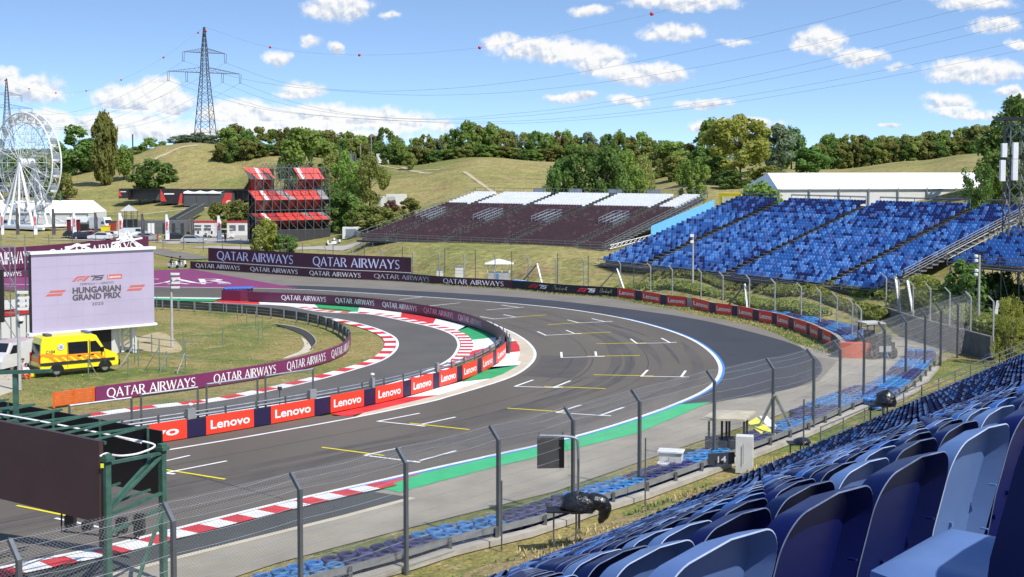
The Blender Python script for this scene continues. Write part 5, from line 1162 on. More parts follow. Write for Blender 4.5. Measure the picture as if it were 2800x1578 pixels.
tree(1614, 398, 64, 240, 'poplar', 'light', 'pale green tree at the right end of the dark group behind the white seats', hf=.0, n=4400, leafs=.34)
tree(1742, 402, 82, 232, 'round', 'mid', 'rounded fresh green tree behind the blue side board', hf=.0, n=5000, leafs=.34)
tree(1862, 300, 168, 262, 'round', 'yellow', 'tall yellow green tree, brightest crown on the skyline', hf=.04, n=8500, leafs=.30)
tree(1792, 306, 84, 300, 'airy', 'mid', 'green tree immediately left of the tall yellow green one', hf=.1, n=3600); tree(1952, 322, 92, 285, 'round', 'blue', 'grey green tree immediately right of the tall yellow green one', hf=.03, n=4600); tree(1990, 330, 66, 300, 'round', 'dark', 'dark tree right of the grey green one beside the tall yellow tree', hf=.03, n=3600)
for x, y, w, Y_, l in ((1690,362,90,300,'mid'), (1730,368,80,306,'brown'), (1768,372,90,290,'dark'), (1700,398,80,285,'olive'), (1655,385,60,300,'brown'), (1800,400,90,262,'dark'), (1840,430,80,250,'dark'), (1935,420,80,255,'olive')): tree(x, y, w, Y_, 'bush', l, 'dense bush filling the slope round the tall yellow green tree', 'shrub', 'shrub', 'bushes round the tall yellow green tree', hf=.0, n=3600)
tree(2032, 372, 98, 262, 'bush', 'dark', 'large round dark bush left of the white marquee roof', 'shrub', 'shrub', hf=.0, n=4400)
RL = [(2082,344,52),(2110,356,46),(2136,342,50),(2164,346,52),(2192,352,50),(2222,344,54),(2250,350,50),(2278,346,54),(2306,344,52),(2334,336,56),(2362,334,52),(2392,330,56),(2420,326,56),(2450,322,60),(2484,318,60)]
for i, (x, y, w) in enumerate(RL): tree(x, y, w, 318+5*math.sin(i*2.3), ('round', 'bush', 'airy')[i % 3], ('mid', 'brown', 'olive', 'brown', 'mid', 'olive')[i % 6], 'tree in the hedge like row above the white marquee', group='row of trees above the white marquee', hf=.03)
for i, x in enumerate(range(2060, 2500, 30)): tree(x, 366-.03*(x-2060), 58, 309, 'bush', ('brown', 'dark', 'olive')[i % 3], 'rusty green bush at the foot of the trees above the white marquee', 'shrub', 'shrub', 'bushes above the white marquee', hf=.0)
tree(2556, 262, 185, 175, 'round', 'dark', 'tall dark tree behind the loudspeaker mast at the right edge', hf=.02, n=9000, leafs=.36)
tree(2528, 380, 120, 150, 'airy', 'mid', 'leafy tree in front of the right end of the white marquee', hf=.10, n=8000, leafs=.32); tree(2462, 408, 84, 148, 'airy', 'dark', 'thin branching tree overlapping the right part of the white marquee roof', hf=.18, n=4200, leafs=.28)
tree(1908, 466, 112, 180, 'airy', 'mid', 'light green shrub behind the top of the blue stand by the marquee', 'shrub', 'shrub', hf=.0, n=3600, leafs=.28)
for x, y, w, l in ((2440,665,120,'dark'), (2520,690,110,'dark'), (2580,720,120,'dark')): tree(x, y, w, 113, 'bush', l, 'dark bush in the shade below the small blue stand', 'shrub', 'shrub', 'dark bushes below the small blue stand', hf=.0, n=3600, leafs=.22)
tree(2545, 758, 90, 97, 'bush', 'yellow', 'clipped yellow green bush at the right edge behind the fence', 'shrub', 'shrub', hf=.0, n=5200, leafs=.16)
# clipped hedges on the bank below the blue stand
def hedge(name, label, path, s0, s1, off, h, w, leaf, n):
    r = np.random.RandomState(len(label)); V, Fc = [], []
    for _ in range(n):
        s = r.uniform(s0, s1); q = r.uniform(-1, 1); hh = h*(1+.18*mnoise.noise((s*.5, 0, 0))); z = hh*(1-.25*q*q) if r.uniform() < .55 else hh*r.uniform(.05, .95)
        qq = q if z > hh*.6 else math.copysign(.9+.12*r.uniform(), q); p = path.at(s, off+qq*w); p.z = max(0, TZ(p.x, p.y))+z
        nn = Vector(r.normal(size=3))+Vector((0, 0, .8)); nn.normalize(); t_ = nn.cross(Vector(r.normal(size=3))).normalized(); b_ = nn.cross(t_); l = .11*r.uniform(.7, 1.5); o = len(V)
        V += [tuple(p-t_*l*1.5), tuple(p+b_*l), tuple(p+t_*l*1.5), tuple(p-b_*l)]; Fc.append((o, o+1, o+2, o+3))
    mb = MB(); mb.add(V, Fc); o = mb.build(name, LM[leaf]); return tag(o, label, 'hedge')
hs0, hs1 = BAR.spx(zx(b2,820)), BAR.spx(zx(b7,60))
hedge('hedge', 'lower clipped hedge behind the red boards below the blue stand', BAR, hs0, hs1, -5.2, .55, .75, 'light', 7000)
hedge('hedge', 'middle clipped hedge on the bank below the blue stand', BAR, hs0+2, hs1+5, -8.2, .5, .7, 'light', 7000)
hedge('hedge', 'upper clipped hedge directly under the front of the blue stand', BAR, hs0+4, hs1+5, -11.0, .45, .6, 'olive', 6000)
hedge('hedge', 'clipped hedge above the dark retaining wall on the right', RW, 0, RW.len, -3.0, 2.6, 1.4, 'olive', 9000)
# far woodland on the horizon, one mass
r = np.random.RandomState(3); V, Fc = [], []
for _ in range(16000):
    x = r.uniform(-300, 2900); Y_ = r.uniform(1150, 1350); X = (x*1.08696-XC)/F*Y_; hz = 9+4*mnoise.noise((X*.012, 1, 0)); p = Vector((X, Y_, TZ(X, Y_)+r.uniform(0, 1)**.6*hz))
    nn = Vector(r.normal(size=3))+Vector((0, -.6, .5)); nn.normalize(); t_ = nn.cross(Vector(r.normal(size=3))).normalized()*r.uniform(1, 2.2); b_ = nn.cross(t_); o = len(V); V += [tuple(p-t_), tuple(p+b_*.7), tuple(p+t_), tuple(p-b_*.7)]; Fc.append((o, o+1, o+2, o+3))
mb = MB(); mb.add(V, Fc); tag(mb.build('distant_woods', LM['blue']), 'far wooded ridge on the horizon', 'woods', kind='stuff')

# ------------------------------------------------------------------ pylons and power lines
py_m = mat('pylon_steel', (.085,.095,.105), .6, .3, var=.15, scale=.5); ball_m = mat('red_marker', (.55,.02,.03), .4, var=.05)
LD = Vector((.56, -.83, 0)).normalized(); AD = Vector((.83, .56, 0)).normalized()
def pylon(base, H_, label):
    t = thing('pylon', label, 'pylon', base); s = H_/43.5; up = Vector((0, 0, 1))
    def hw(z): return np.interp(z, [0, 26.6, 34, 43.5], [3.4, 1.25, .9, .2])*s
    def cnr(z, i): w = hw(z); return base+up*z*s+AD*(w if i in (0, 1) else -w)+LD*(w if i in (0, 3) else -w)
    mb = MB(); zs = [0, 4.5, 8.4, 11.8, 14.8, 17.5, 20, 22.3, 24.5, 26.6, 28.6, 30.5, 32.3, 34, 35.8, 37.6, 39.4, 41.2, 43.5]
    for i in range(4):
        for a, b in zip(zs[:-1], zs[1:]):
            mb.bar(cnr(a, i), cnr(b, i), .24*s, .24*s); j = (i+1) % 4; mb.bar(cnr(a, i), cnr(b, j), .11*s, .11*s); mb.bar(cnr(a, j), cnr(b, i), .11*s, .11*s)
            if int(a*10) % 3 == 0: mb.bar(cnr(a, i), cnr(a, j), .10*s, .10*s)
    mb.build('tower', py_m, t); tips = []
    for z, hl, dz, ins in ((26.6, 14.0, 2.0, (1.0, .50)), (34, 8.2, 1.6, (1.0,))):
        mb = MB()
        for sg in (1, -1):
            tip = base+up*z*s+AD*sg*hl*s
            for q in (1, -1): mb.bar(base+up*z*s+AD*sg*hw(z)+LD*q*hw(z), tip, .16*s, .16*s); mb.bar(base+up*(z+dz)*s+AD*sg*hw(z)+LD*q*hw(z)*.8, tip, .14*s, .14*s)
            for k in range(1, 7):
                f = k/7; a = (base+up*z*s+AD*sg*hw(z)).lerp(tip, f); b = (base+up*(z+dz)*s+AD*sg*hw(z)).lerp(tip, f-.07); mb.bar(a, b, .08*s, .08*s); mb.bar(a, (base+up*(z+dz)*s+AD*sg*hw(z)).lerp(tip, f+.07), .08*s, .08*s)
            for f in ins:
                p = base+up*z*s+AD*sg*hl*s*f; e = p-up*3.4*s; tips.append(e); im = MB()
                for q in (.35, -.35): im.tube([p+LD*q*s*.6+AD*q*s, e+AD*q*s*.8], .09*s, 5)
                im.bar(e-AD*.5*s, e+AD*.5*s, .12*s); im.build('insulator', py_m, t)
        mb.build('crossarm', py_m, t)
    mb = MB()
    for i in range(4): mb.box(cnr(0, i)+Vector((0, 0, .1)), (1.3*s, 1.3*s, 1.4*s))
    mb.build('footing', conc, t); return t, tips, base+up*43.5*s
pb = P(562, 399, 490); pb.z = TZ(pb.x, pb.y)-.1
PH = (14.4-(77-YH)*490/F)-pb.z
t1, tips1, top1 = pylon(pb, PH, 'tall lattice power pylon on the bare hilltop')
p2 = P(21, 399, 800); p2.z = 21; t2, tips2, top2 = pylon(p2, 14.4-(216-YH)*800/F-21, 'smaller far pylon rising behind the big wheel')
def plane_pt(o, x, y):                          # where the sight line through a photo point meets the vertical plane of a wire
    d = ray(x, y); nn = Vector((LD.y, -LD.x, 0)); f = (Vector((o.x, o.y, 0))-Vector((0, 0, 0))).dot(nn)/d.dot(nn); return Vector((0, 0, HC))+d*f
c1 = zz(0,0,1.84); c2 = zz(1400,0,1.84); wm = mat('power_cable', (.10,.11,.13), .5, .4, var=.1)
def wire(label, o, pts, r=.024):
    q = spline([o]+[plane_pt(o, x, y) for x, y in pts], 6); return tag(MB().tube(q, [r*max(.55, min(1.6, p.y/330)) for p in q], 4, cap=False).build('power_cable', wm), label, 'cable', 'power cables across the sky')
# tips: lower arm right outer, right inner, left outer, left inner; upper right, upper left
wires = [(4, c1(1355,396, 1500,430, 1840,459, 2285,443)+c2(0,413, 413,352, 1295,168, 1960,0, 2600,-190), 'upper right arm, uppermost of the six'), (5, c1(1190,390, 1450,435, 1780,462, 2070,479)+c2(0,463, 692,380, 1613,201, 2450,0, 2700,-64), 'upper left arm, second from the top'),
         (1, c1(1340,500, 1700,572, 2195,599)+c2(0,572, 315,538, 1175,388, 2576,58, 2800,0), 'inner right lower arm, third from the top'), (0, c1(1480,515, 1800,578, 2190,603)+c2(0,588, 432,542, 1311,395, 2576,110, 2800,55), 'outer right lower arm, fourth from the top'),
         (3, c1(1180,495, 1380,551, 1900,603)+c2(0,610, 663,555, 1584,410, 2576,205, 2800,155), 'inner left lower arm, fifth from the top'), (2, c1(1090,490, 1380,558, 2060,610)+c2(0,622, 770,562, 1697,422, 2576,250, 2800,200), 'outer left lower arm, lowest of the six')]
for i, pts, nm_ in wires: wire('power cable to the right from the '+nm_, tips1[i], pts)
ew = c1(1359,238, 1808,277, 2413,240)+c2(350,145, 703,70, 985,0, 1400,-110); wire('thin earth wire with red balls from the pylon top to the right', top1, ew, .015)
wl = c1(823,289, 610,402, 434,457, 281,468, 146,447); 
q = spline([top1]+[plane_pt(top1, *p) for p in wl]+[top2], 6); tag(MB().tube(q, .02, 4, cap=False).build('power_cable', wm), 'thin earth wire with red balls sagging between the two pylons', 'cable', 'power cables across the sky')
for i, (a, b) in enumerate(zip(tips1, tips2)):
    q = [a.lerp(b, k/14)-Vector((0, 0, 1))*4*(k/14)*(1-k/14)*13 for k in range(15)]; tag(MB().tube(q, .034, 4, cap=False).build('power_cable', wm), ['lower outer right', 'lower inner right', 'lower outer left', 'lower inner left', 'upper right', 'upper left'][i]+' sagging cable between the two pylons', 'cable', 'power cables across the sky')
bl = ['just left of the pylon top', 'just right of the pylon top', 'first along the right wire', 'second along the right wire', 'third along the right wire', 'fourth along the right wire', 'first along the left wire', 'second along the left wire', 'third along the left wire', 'fourth along the left wire', 'fifth along the left wire', 'at the far pylon top']
for i, p in enumerate(c1(997,165, 1036,157, 1359,238, 1808,277, 2413,240)+c2(703,70)+c1(823,289, 610,402, 434,457, 281,468, 146,447, 25,404)):
    c = plane_pt(top1, *p); tag(MB().ball(c, .42 if i > 1 else .40, 10).build('marker_ball', ball_m, smooth=True), 'red marker ball '+bl[i], 'marker ball', 'red balls on the earth wire')
# ------------------------------------------------------------------ screen, vehicles, fairground, stage, foreground things
glass = mat('dark_glass', (.012,.014,.017), .08, var=.1, spec=.8); tyre_m = mat('black_tyre', (.012,.012,.012), .8, var=.2); rim_m = mat('alloy_rim', (.45,.46,.47), .35, .7, var=.1); lampw = mat('lamp_glass', (.75,.76,.78), .15, var=.05); lampr = mat('tail_lamp', (.45,.02,.02), .25, var=.05)
def wheel(parent, c, r, w, ax):                 # ax: axle direction
    ax = Vector(ax).normalized(); c = Vector(c); x = Vector((0, 0, 1)); y = ax.cross(x).normalized(); n = 18
    mb = MB(); prof = [(r*.62, -w/2), (r*.94, -w/2), (r, -w*.3), (r, w*.3), (r*.94, w/2), (r*.62, w/2)]
    V = [c+ax*q+(x*math.cos(2*math.pi*k/n)+y*math.sin(2*math.pi*k/n))*rr for rr, q in prof for k in range(n)]
    mb.add(V, [(i*n+k, i*n+(k+1) % n, (i+1)*n+(k+1) % n, (i+1)*n+k) for i in range(5) for k in range(n)]); o = mb.build('wheel', tyre_m, parent, smooth=True)
    mb = MB()
    for sg in (1, -1):
        V = [c+ax*sg*w*.36+(x*math.cos(2*math.pi*k/n)+y*math.sin(2*math.pi*k/n))*r*.63 for k in range(n)]; mb.add(V+[c+ax*sg*w*.46], [(k, (k+1) % n, n) for k in range(n)])
    mb.build('rim', rim_m, o); return o
class Fr:                                       # a frame on the ground: x forward, y left, z up
    def __init__(s, o, f): s.o = Vector(o); s.f = Vector((f[0], f[1], 0)).normalized(); s.l = Vector((-s.f.y, s.f.x, 0))
    def __call__(s, x, y, z): return s.o+s.f*x+s.l*y+Vector((0, 0, z))
def loft_body(fr, prof, hw, taper, name, m, parent, x_round=.0):
    """prof: side outline (x,z); hw half width; taper(z) narrows it upward"""
    mb = MB(); n = len(prof)
    rings = []
    for q in (-1, -.93, .93, 1):
        ins = .0 if abs(q) < .95 else .05
        cx = sum(p[0] for p in prof)/n; cz = sum(p[1] for p in prof)/n
        rings.append([fr(x+(cx-x)*ins*.25, q*hw*taper(z), z+(cz-z)*ins*.35) for x, z in prof])
    V = [p for r_ in rings for p in r_]; mb.add(V, [(i*n+k, (i+1)*n+k, (i+1)*n+(k+1) % n, i*n+(k+1) % n) for i in range(3) for k in range(n)]+[tuple(range(n)), tuple(3*n+k for k in range(n))[::-1]])
    return mb.build(name, m, parent)
def sidepoly(fr, pts, y, mb, mi=0): mb.poly([fr(x, y, z) for x, z in pts], mi)
# --- ambulance
amb_y = mat('ambulance_yellow', (.84,.70,.015), .35, var=.04, coat=.4); amb_o = mat('hi_vis_orange', (.90,.28,.02), .45, var=.04)
A0, A1 = G(*a3(500,1222)[0]), G(*a3(925,1182)[0]); fd = (A1-A0).normalized(); Wb = (A1-A0).length
lft = Vector((-fd.y, fd.x, 0)); fr = Fr(A0+lft*.92-fd*1.15, fd)      # the near wheels stand on the right side
amb = thing('ambulance', 'yellow ambulance van with orange chevrons parked on the infield grass', 'ambulance', fr.o)
LA = Wb+2.15; tp = lambda z: 1-.10*max(0, (z-1.3)/1.4)**1.3
pr = [(.0,.48),(.02,1.2),(.10,2.2),(.22,2.62),(.5,2.72),(LA-1.85,2.72),(LA-1.55,2.6),(LA-.98,1.62),(LA-.25,1.32),(LA-.05,1.05),(LA,.62),(LA-.05,.42),(.1,.42)]
loft_body(fr, pr, 1.0, tp, 'body', amb_y, amb)
ys = -1.0
mb = MB(); sy = lambda z: -(1.0*tp(z)+.014)
def side(pts, m, name, off=.0): 
    mb = MB(); mb.poly([fr(x, sy(z)-off, z) for x, z in pts]); return mb.build(name, m, amb)
side([(1.95,1.42),(1.95,2.26),(3.32,2.26),(3.32,1.42)], glass, 'side_window', .006); side([(LA-2.02,1.48),(LA-2.02,2.22),(LA-1.62,2.24),(LA-1.18,1.62),(LA-1.12,1.48)], glass, 'cab_window', .006)
side([(1.1,.50),(1.1,.76),(LA-1.9,.76),(LA-1.9,.50)][:0] or [(.02,.78),(.02,.98),(LA-.3,.98),(LA-.3,.78)], mat('black_trim', (.02,.02,.022), .6), 'rub_strip', .012)
mb = MB(); dk_g = mat('panel_gap', (.10,.09,.02), .7)
for x in (1.88, 3.40, LA-2.08, LA-1.02): mb.poly([fr(x, sy(.55)-.016, .55), fr(x+.022, sy(.55)-.016, .55), fr(x+.022, sy(1.4)-.016, 1.4), fr(x, sy(1.4)-.016, 1.4)]); mb.poly([fr(x, sy(1.4)-.016, 1.4), fr(x+.022, sy(1.4)-.016, 1.4), fr(x+.022, sy(2.35)-.016, 2.35 if x < LA-1.5 else 1.45), fr(x, sy(2.35)-.016, 2.35 if x < LA-1.5 else 1.45)])
mb.poly([fr(.25, -1.014, .74), fr(LA-.9, -1.014, .74), fr(LA-.9, -1.014, .755), fr(.25, -1.014, .755)]); mb.build('panel_seam', dk_g, amb)
for xw in (1.15, 1.15+Wb): MB().poly([fr(xw+.50*math.cos(k*math.pi/12), -1.018, .36+.50*math.sin(k*math.pi/12)) for k in range(13)]).build('wheel_arch', black_p, amb)
for xw in (LA-1.35, 3.25): MB().box(fr(xw-.55, -1.03, 1.30), (.24, .05, .06), math.atan2(fd.y, fd.x)).build('door_handle', black_p, amb)
mb = MB(); z0, z1 = 1.0, 1.34
for k in range(9):
    x = .55+k*.55
    if x+.9 < LA-.7: mb.poly([fr(x+.42, sy(z0)-.008, z0), fr(x+.70, sy(z0)-.008, z0), fr(x+.28, sy(z1)-.008, z1), fr(x, sy(z1)-.008, z1)])
mb.poly([fr(.35, sy(1.34)-.006, 1.34), fr(LA-1.2, sy(1.34)-.006, 1.34), fr(LA-1.5, sy(1.42)-.006, 1.42), fr(.35, sy(1.46)-.006, 1.46)]); mb.build('chevron_stripe', amb_o, amb)
side([(.05,1.42),(.05,1.60),(.75,1.60),(1.2,1.42)], amb_o, 'orange_flash', .005)
mb = MB(); T = text2d('C104', .01); emboss(mb, T, lambda u, v, l: fr(.42+.62*u, sy(1.7)-.014, 1.60+.22*v)); mb.build('lettering', mat('ink', (.04,.045,.06), .6), amb)
mb = MB(); c = (1.46, 1.98)
for r_, mi, of in ((.235, 0, .012), (.20, 1, .016), (.12, 2, .02)): mb.poly([fr(c[0]+r_*math.cos(k*math.pi/12), sy(1.98)-of, c[1]+r_*math.sin(k*math.pi/12)) for k in range(24)], mi)
for k in range(3): a = k*math.pi/3; mb.poly([fr(c[0]+d_*math.cos(a)+e*math.sin(a), sy(1.98)-.024-.001*k, c[1]+d_*math.sin(a)-e*math.cos(a)) for d_, e in ((-.17,-.022),(.17,-.022),(.17,.022),(-.17,.022))], 0)
mb.build('round_emblem', [mat('emblem_grey', (.30,.32,.36), .6), lt_w, mat('emblem_blue', (.35,.42,.55), .6)], amb)
bk_ = lambda y, z, o=.01: fr((0.02 if z < 1.2 else .02+.08*(z-1.2))-o, y, z)
MB().poly([bk_(y, z) for y, z in ((-.84,1.32),(.84,1.32),(.78,2.22),(-.78,2.22))]).build('rear_window', glass, amb); MB().poly([bk_(y, z) for y, z in ((-.9,.95),(.9,.95),(.9,1.28),(-.9,1.28))]).build('rear_flash', amb_o, amb)
mb = MB(); emboss(mb, T, lambda u, v, l: bk_(-.0-.6*u, 1.62+.24*v, .02)); mb.build('lettering', mat('pale_blue_ink', (.30,.38,.62), .6), amb)
for y in (-.93, .93): MB().box(fr(.0, y, 1.22), (.12, .12, .62), math.atan2(fd.y, fd.x)).build('tail_lamp', lampr, amb)
for x, y in ((1.15, -.86), (1.15, .86), (1.15+Wb, -.86), (1.15+Wb, .86)): wheel(amb, fr(x, y*1.03, .36), .38, .26, fr.l)
MB().box(fr(.75, -.3, 2.80), (.35, .9, .18), math.atan2(fd.y, fd.x)).build('roof_light', mat('smoked_lamp', (.10,.10,.12), .2), amb); MB().box(fr(LA-1.95, 0, 2.78), (.3, 1.3, .14), math.atan2(fd.y, fd.x)).build('light_bar', mat('blue_lamp', (.05,.10,.25), .2), amb)
MB().box(fr(LA-.02, 0, .60), (.22, 1.9, .38), math.atan2(fd.y, fd.x)).build('front_bumper', black_p, amb); MB().box(fr(0, 0, .52), (.2, 1.9, .25), math.atan2(fd.y, fd.x)).build('rear_bumper', black_p, amb); MB().box(fr(LA-1.2, -1.14, 1.62), (.12, .22, .34), math.atan2(fd.y, fd.x)).build('mirror', black_p, amb)
# --- cars
def car(loc, hd, col, label, kind='hatch', scale=1.0, group='cars in the far car park', part=True):
    f = Fr((0, 0, 0), (1, 0)); t = thing('parked_car', label, 'car', loc, group, math.atan2(hd[1], hd[0]))
    key = 'car_'+'_'.join('%.2f' % c for c in col); m = mat(key, col, .25, .2, var=.03, coat=.6)
    if kind == 'hatch': pr = [(-2.1,.35),(-2.15,.85),(-1.95,1.0),(-1.55,1.42),(.35,1.45),(1.15,1.0),(2.0,.86),(2.2,.62),(2.15,.3)]; win = [(-1.75,1.0),(-1.42,1.36),(.30,1.38),(.95,1.0)]; hw = .88
    elif kind == 'van': pr = [(-2.5,.35),(-2.55,1.2),(-2.4,1.95),(1.2,2.0),(1.75,1.35),(2.3,1.15),(2.5,.85),(2.5,.35)]; win = [(.3,1.25),(.3,1.8),(1.1,1.82),(1.6,1.28)]; hw = .98
    else: pr = [(-3,.4),(-3,2.7),(1.9,2.8),(2.3,2.3),(2.6,1.4),(3.1,1.15),(3.2,.4)]; win = [(1.3,1.45),(1.3,2.0),(2.05,2.0),(2.4,1.45)]; hw = 1.05
    g = (lambda z: 1-.16*max(0, (z-.9)/.55)) if kind == 'hatch' else (lambda z: 1-.08*max(0, (z-1.1)/.8))
    mb = MB(); n = len(pr); V = [Vector((x, q*hw*g(z), z)) for q in (-1, 1) for x, z in pr]; mb.add(V, [tuple(range(n)), tuple(range(2*n-1, n-1, -1))]+[(k, n+k, n+(k+1) % n, (k+1) % n) for k in range(n)]); b = mb.build('body', m, t, local=True)
    mb = MB()
    for q in (-1, 1): mb.poly([Vector((x, q*(hw*g(z)+.01), z)) for x, z in win])
    k1, k2 = ((.35,1.45), (1.15,1.0)) if kind == 'hatch' else ((1.2,2.0), (1.75,1.35)) if kind == 'van' else ((2.3,2.3), (2.6,1.4)); d = .02
    mb.poly([Vector((k1[0]+.06+d, -hw*.72, k1[1]-.03+d)), Vector((k1[0]+.06+d, hw*.72, k1[1]-.03+d)), Vector((k2[0]-.05+d, hw*.8, k2[1]+.05+d)), Vector((k2[0]-.05+d, -hw*.8, k2[1]+.05+d))]); mb.build('windows', glass, t, local=True)
    ww = MB()
    for x in (-1.3, 1.35) if kind != 'box' else (-1.9, 2.0):
        for q in (-1, 1):
            mbw = MB(); nn = 14; V = [Vector((x+r_*math.cos(2*math.pi*k/nn), q*hw*.86+s_, .33+r_*math.sin(2*math.pi*k/nn))) for r_, s_ in ((.33,-.11),(.33,.11)) for k in range(nn)]; mbw.add(V, [(k, (k+1) % nn, nn+(k+1) % nn, nn+k) for k in range(nn)]+[tuple(range(nn)), tuple(range(2*nn-1, nn-1, -1))]); w_ = mbw.build('wheel', tyre_m, t, local=True)
            mbw = MB(); mbw.poly([Vector((x+.2*math.cos(2*math.pi*k/nn), q*(hw*.86+.125), .33+.2*math.sin(2*math.pi*k/nn))) for k in range(nn)]); mbw.build('rim', rim_m, w_, local=True)
    xf = pr[-2][0] if kind != 'box' else 3.15
    for q in (-1, 1): MB().box((xf-.02, q*hw*.72, .72 if kind == 'hatch' else .92), (.12, .3, .16)).build('headlight', lampw, t, local=True); MB().box((pr[1][0]+.03, q*hw*.8, .85), (.1, .22, .18)).build('tail_light', lampr, t, local=True)
    return t
def at1(x, y=1250, dy=0): p = a1(x, y)[0]; X = p[0]; Y = 255+dy; return Vector(((X-XC)/F*Y, Y, TZ((X-XC)/F*Y, Y)))
bk, wt, sv, rd_ = (.012,.013,.016), (.72,.72,.72), (.36,.38,.40), (.30,.02,.03)
car(at1(655), (1,.3), bk, 'black car, leftmost in the far car park beside a dark red stand'); car(at1(728, dy=-2), (1,.35), (.012,.016,.03), 'dark blue car beside the leftmost black car'); car(at1(795), (1,.5), rd_, 'dark red car between the dark blue and the white car'); car(at1(880, dy=-3), (-1,.15), wt, 'white car in front of the yellow skip'); car(at1(960, dy=1), (-1,.4), (.60,.61,.62), 'pale car beside the black stage tower')
car(at1(1185, dy=2), (1,.1), (.62,.63,.64), 'pale silver van behind the silver estate car', 'van'); car(at1(1300, dy=-6), (1,.05), sv, 'silver estate car beside the person in an orange vest'); car(at1(1548, dy=-6), (1,.25), bk, 'black car behind the front silver car'); car(at1(1705, dy=-12), (1,-.05), (.46,.47,.48), 'light silver car nearest in the car park, right of the black one')
car(at1(890, dy=28), (.8,-.6), wt, 'white van facing right in front of the grass bank', 'box'); car(at1(85, dy=32), (-1,0), (.5,.52,.55), 'grey van under the big wheel platform', 'van'); car(at1(720, dy=30), (1,.1), (.7,.7,.69), 'white camper with side windows beside the marquee', 'box')
f_, pv = None, G(*a3(90,1170)[0]); car(pv+Vector((-.2, .8, 0)), (-.25,-1), wt, 'white van with black bumper parked behind the ambulance', 'van', group=None); V_ = bpy.data.objects[-1]
pvf = Fr(pv+Vector((-.2, .8, 0)), (-.25,-1)); bb = [o for o in bpy.data.objects if o.get('label') == 'white van with black bumper parked behind the ambulance'][0]; MB().box(pvf(2.46, 0, .58), (.25, 1.92, .5), math.atan2(-1, -.25)).build('front_bumper', black_p, bb); MB().box(pvf(2.42, 0, 1.0), (.2, 1.2, .14), math.atan2(-1, -.25)).build('grille', black_p, bb)
# golf carts
def cart(p, hd, col, label):
    t = thing('golf_cart', label, 'golf cart', p, 'golf carts by the trailers', math.atan2(hd[1], hd[0])); m = mat('cart_%.2f' % col[0], col, .4, var=.05)
    MB().prism([Vector((x, -.6, z)) for x, z in ((-1.2,.3),(-1.2,.75),(-.5,.8),(-.4,.5),(.4,.45),(.7,.95),(1.2,.8),(1.3,.35))], (0, 1.2, 0)).build('body', m, t, local=True); MB().box((-.1, 0, 1.85), (2.2, 1.25, .07)).build('roof', m, t, local=True); mb = MB()
    for x in (-1.0, .85):
        for y in (-.55, .55): mb.bar((x, y, .8), (x*.9, y, 1.84), .05)
    mb.build('roof_frame', dsteel, t, local=True); MB().box((-.45, 0, .95), (.15, 1.1, .5)).build('seat', black_p, t, local=True)
    for x in (-.8, .85):
        for y in (-.6, .6): wheel(t, Vector((0, 0, 0))+t.location+Vector((x*hd[0]-y*hd[1], x*hd[1]+y*hd[0], .24)), .24, .18, (-hd[1], hd[0], 0))
    for c in t.children:
        if c.name.startswith('wheel'): 
            c.matrix_local = Matrix.Rotation(-t.rotation_euler.z, 4, 'Z') @ c.matrix_local
    return t
cart(at1(1565), (1,0), (.02,.02,.022), 'black golf cart left of the white ones'); cart(at1(1765, dy=3), (1,0), (.72,.72,.70), 'white golf cart, first in line by the trailers'); cart(at1(1885, dy=2), (1,0), (.68,.68,.66), 'white golf cart, middle one by the trailers'); cart(at1(2000, dy=-1), (1,0), (.74,.73,.70), 'white golf cart, last in line beside the flag')
# trailers, containers, skips, tower
def boxthing(name, label, cat, x0, x1, ytop, dy, m, roof=None, depth=2.5, group=None, extra=None, y0=1235):
    p, q = at1(x0, dy=dy), at1(x1, dy=dy); q.z = p.z = min(p.z, q.z)-.05; yt = a1(x0, ytop)[0][1]; h = HC-(yt-YH)*p.y/F-p.z; t = thing(name, label, cat, p, group); u_ = q-p; b_ = Vector((-u_.y, u_.x, 0)).normalized()*depth
    MB().obox(p, u_, b_, Vector((0, 0, h))).build('body', m, t)
    if roof: MB().obox(p-u_*.01-b_*.02+Vector((0, 0, h-.25)), u_*1.02, b_*1.04, Vector((0, 0, .32))).build('roof_trim', roof, t)
    if extra: extra(t, p, u_, b_, h)
    return t
gc = mat('grey_container', (.12,.125,.13), .6, var=.15, scale=1.5); red_t = mat('red_trim', (.42,.03,.03), .5)
def doors(t, p, u_, b_, h):
    for f0, w, m_ in ((.10, .06, gc), (.28, .055, lt_w), (.345, .055, lt_w), (.55, .06, dsteel), (.72, .06, dsteel), (.88, .06, dsteel)): MB().obox(p+u_*f0-b_.normalized()*.04+Vector((0, 0, .1)), u_*w, b_.normalized()*.03, Vector((0, 0, h*.78))).build('door', m_, t)
boxthing('site_container', 'long dark grey container with two white doors behind the parked cars', 'container', 1165, 1650, 1140, 12, gc, None, 2.5, None, doors)
wh_t = mat('trailer_white', (.66,.65,.62), .5, var=.06)
def twin(t, p, u_, b_, h):
    for f0 in (.12, .55): MB().obox(p+u_*f0-b_.normalized()*.03+Vector((0, 0, h*.35)), u_*.3, b_.normalized()*.02, Vector((0, 0, h*.4))).build('panel', gc, t)
boxthing('trailer', 'white trailer with a red roof edge left of the gap', 'trailer', 1690, 1888, 1148, 10, wh_t, red_t, 2.4, 'white trailers with red trim', twin); boxthing('trailer', 'white trailer with a red roof edge right of the gap, by the scaffold', 'trailer', 2000, 2185, 1148, 8, wh_t, red_t, 2.4, 'white trailers with red trim', twin)
boxthing('skip', 'yellow skip in front of the white van', 'skip', 888, 948, 1188, 16, mat('skip_yellow', (.75,.58,.02), .5), None, 1.6, None, lambda t, p, u_, b_, h: MB().obox(p-u_*.06+Vector((0, 0, h-.1)), u_*1.12, b_, Vector((0, 0, .12))).build('rim', mat('skip_yellow', (1, 1, 0)), t))
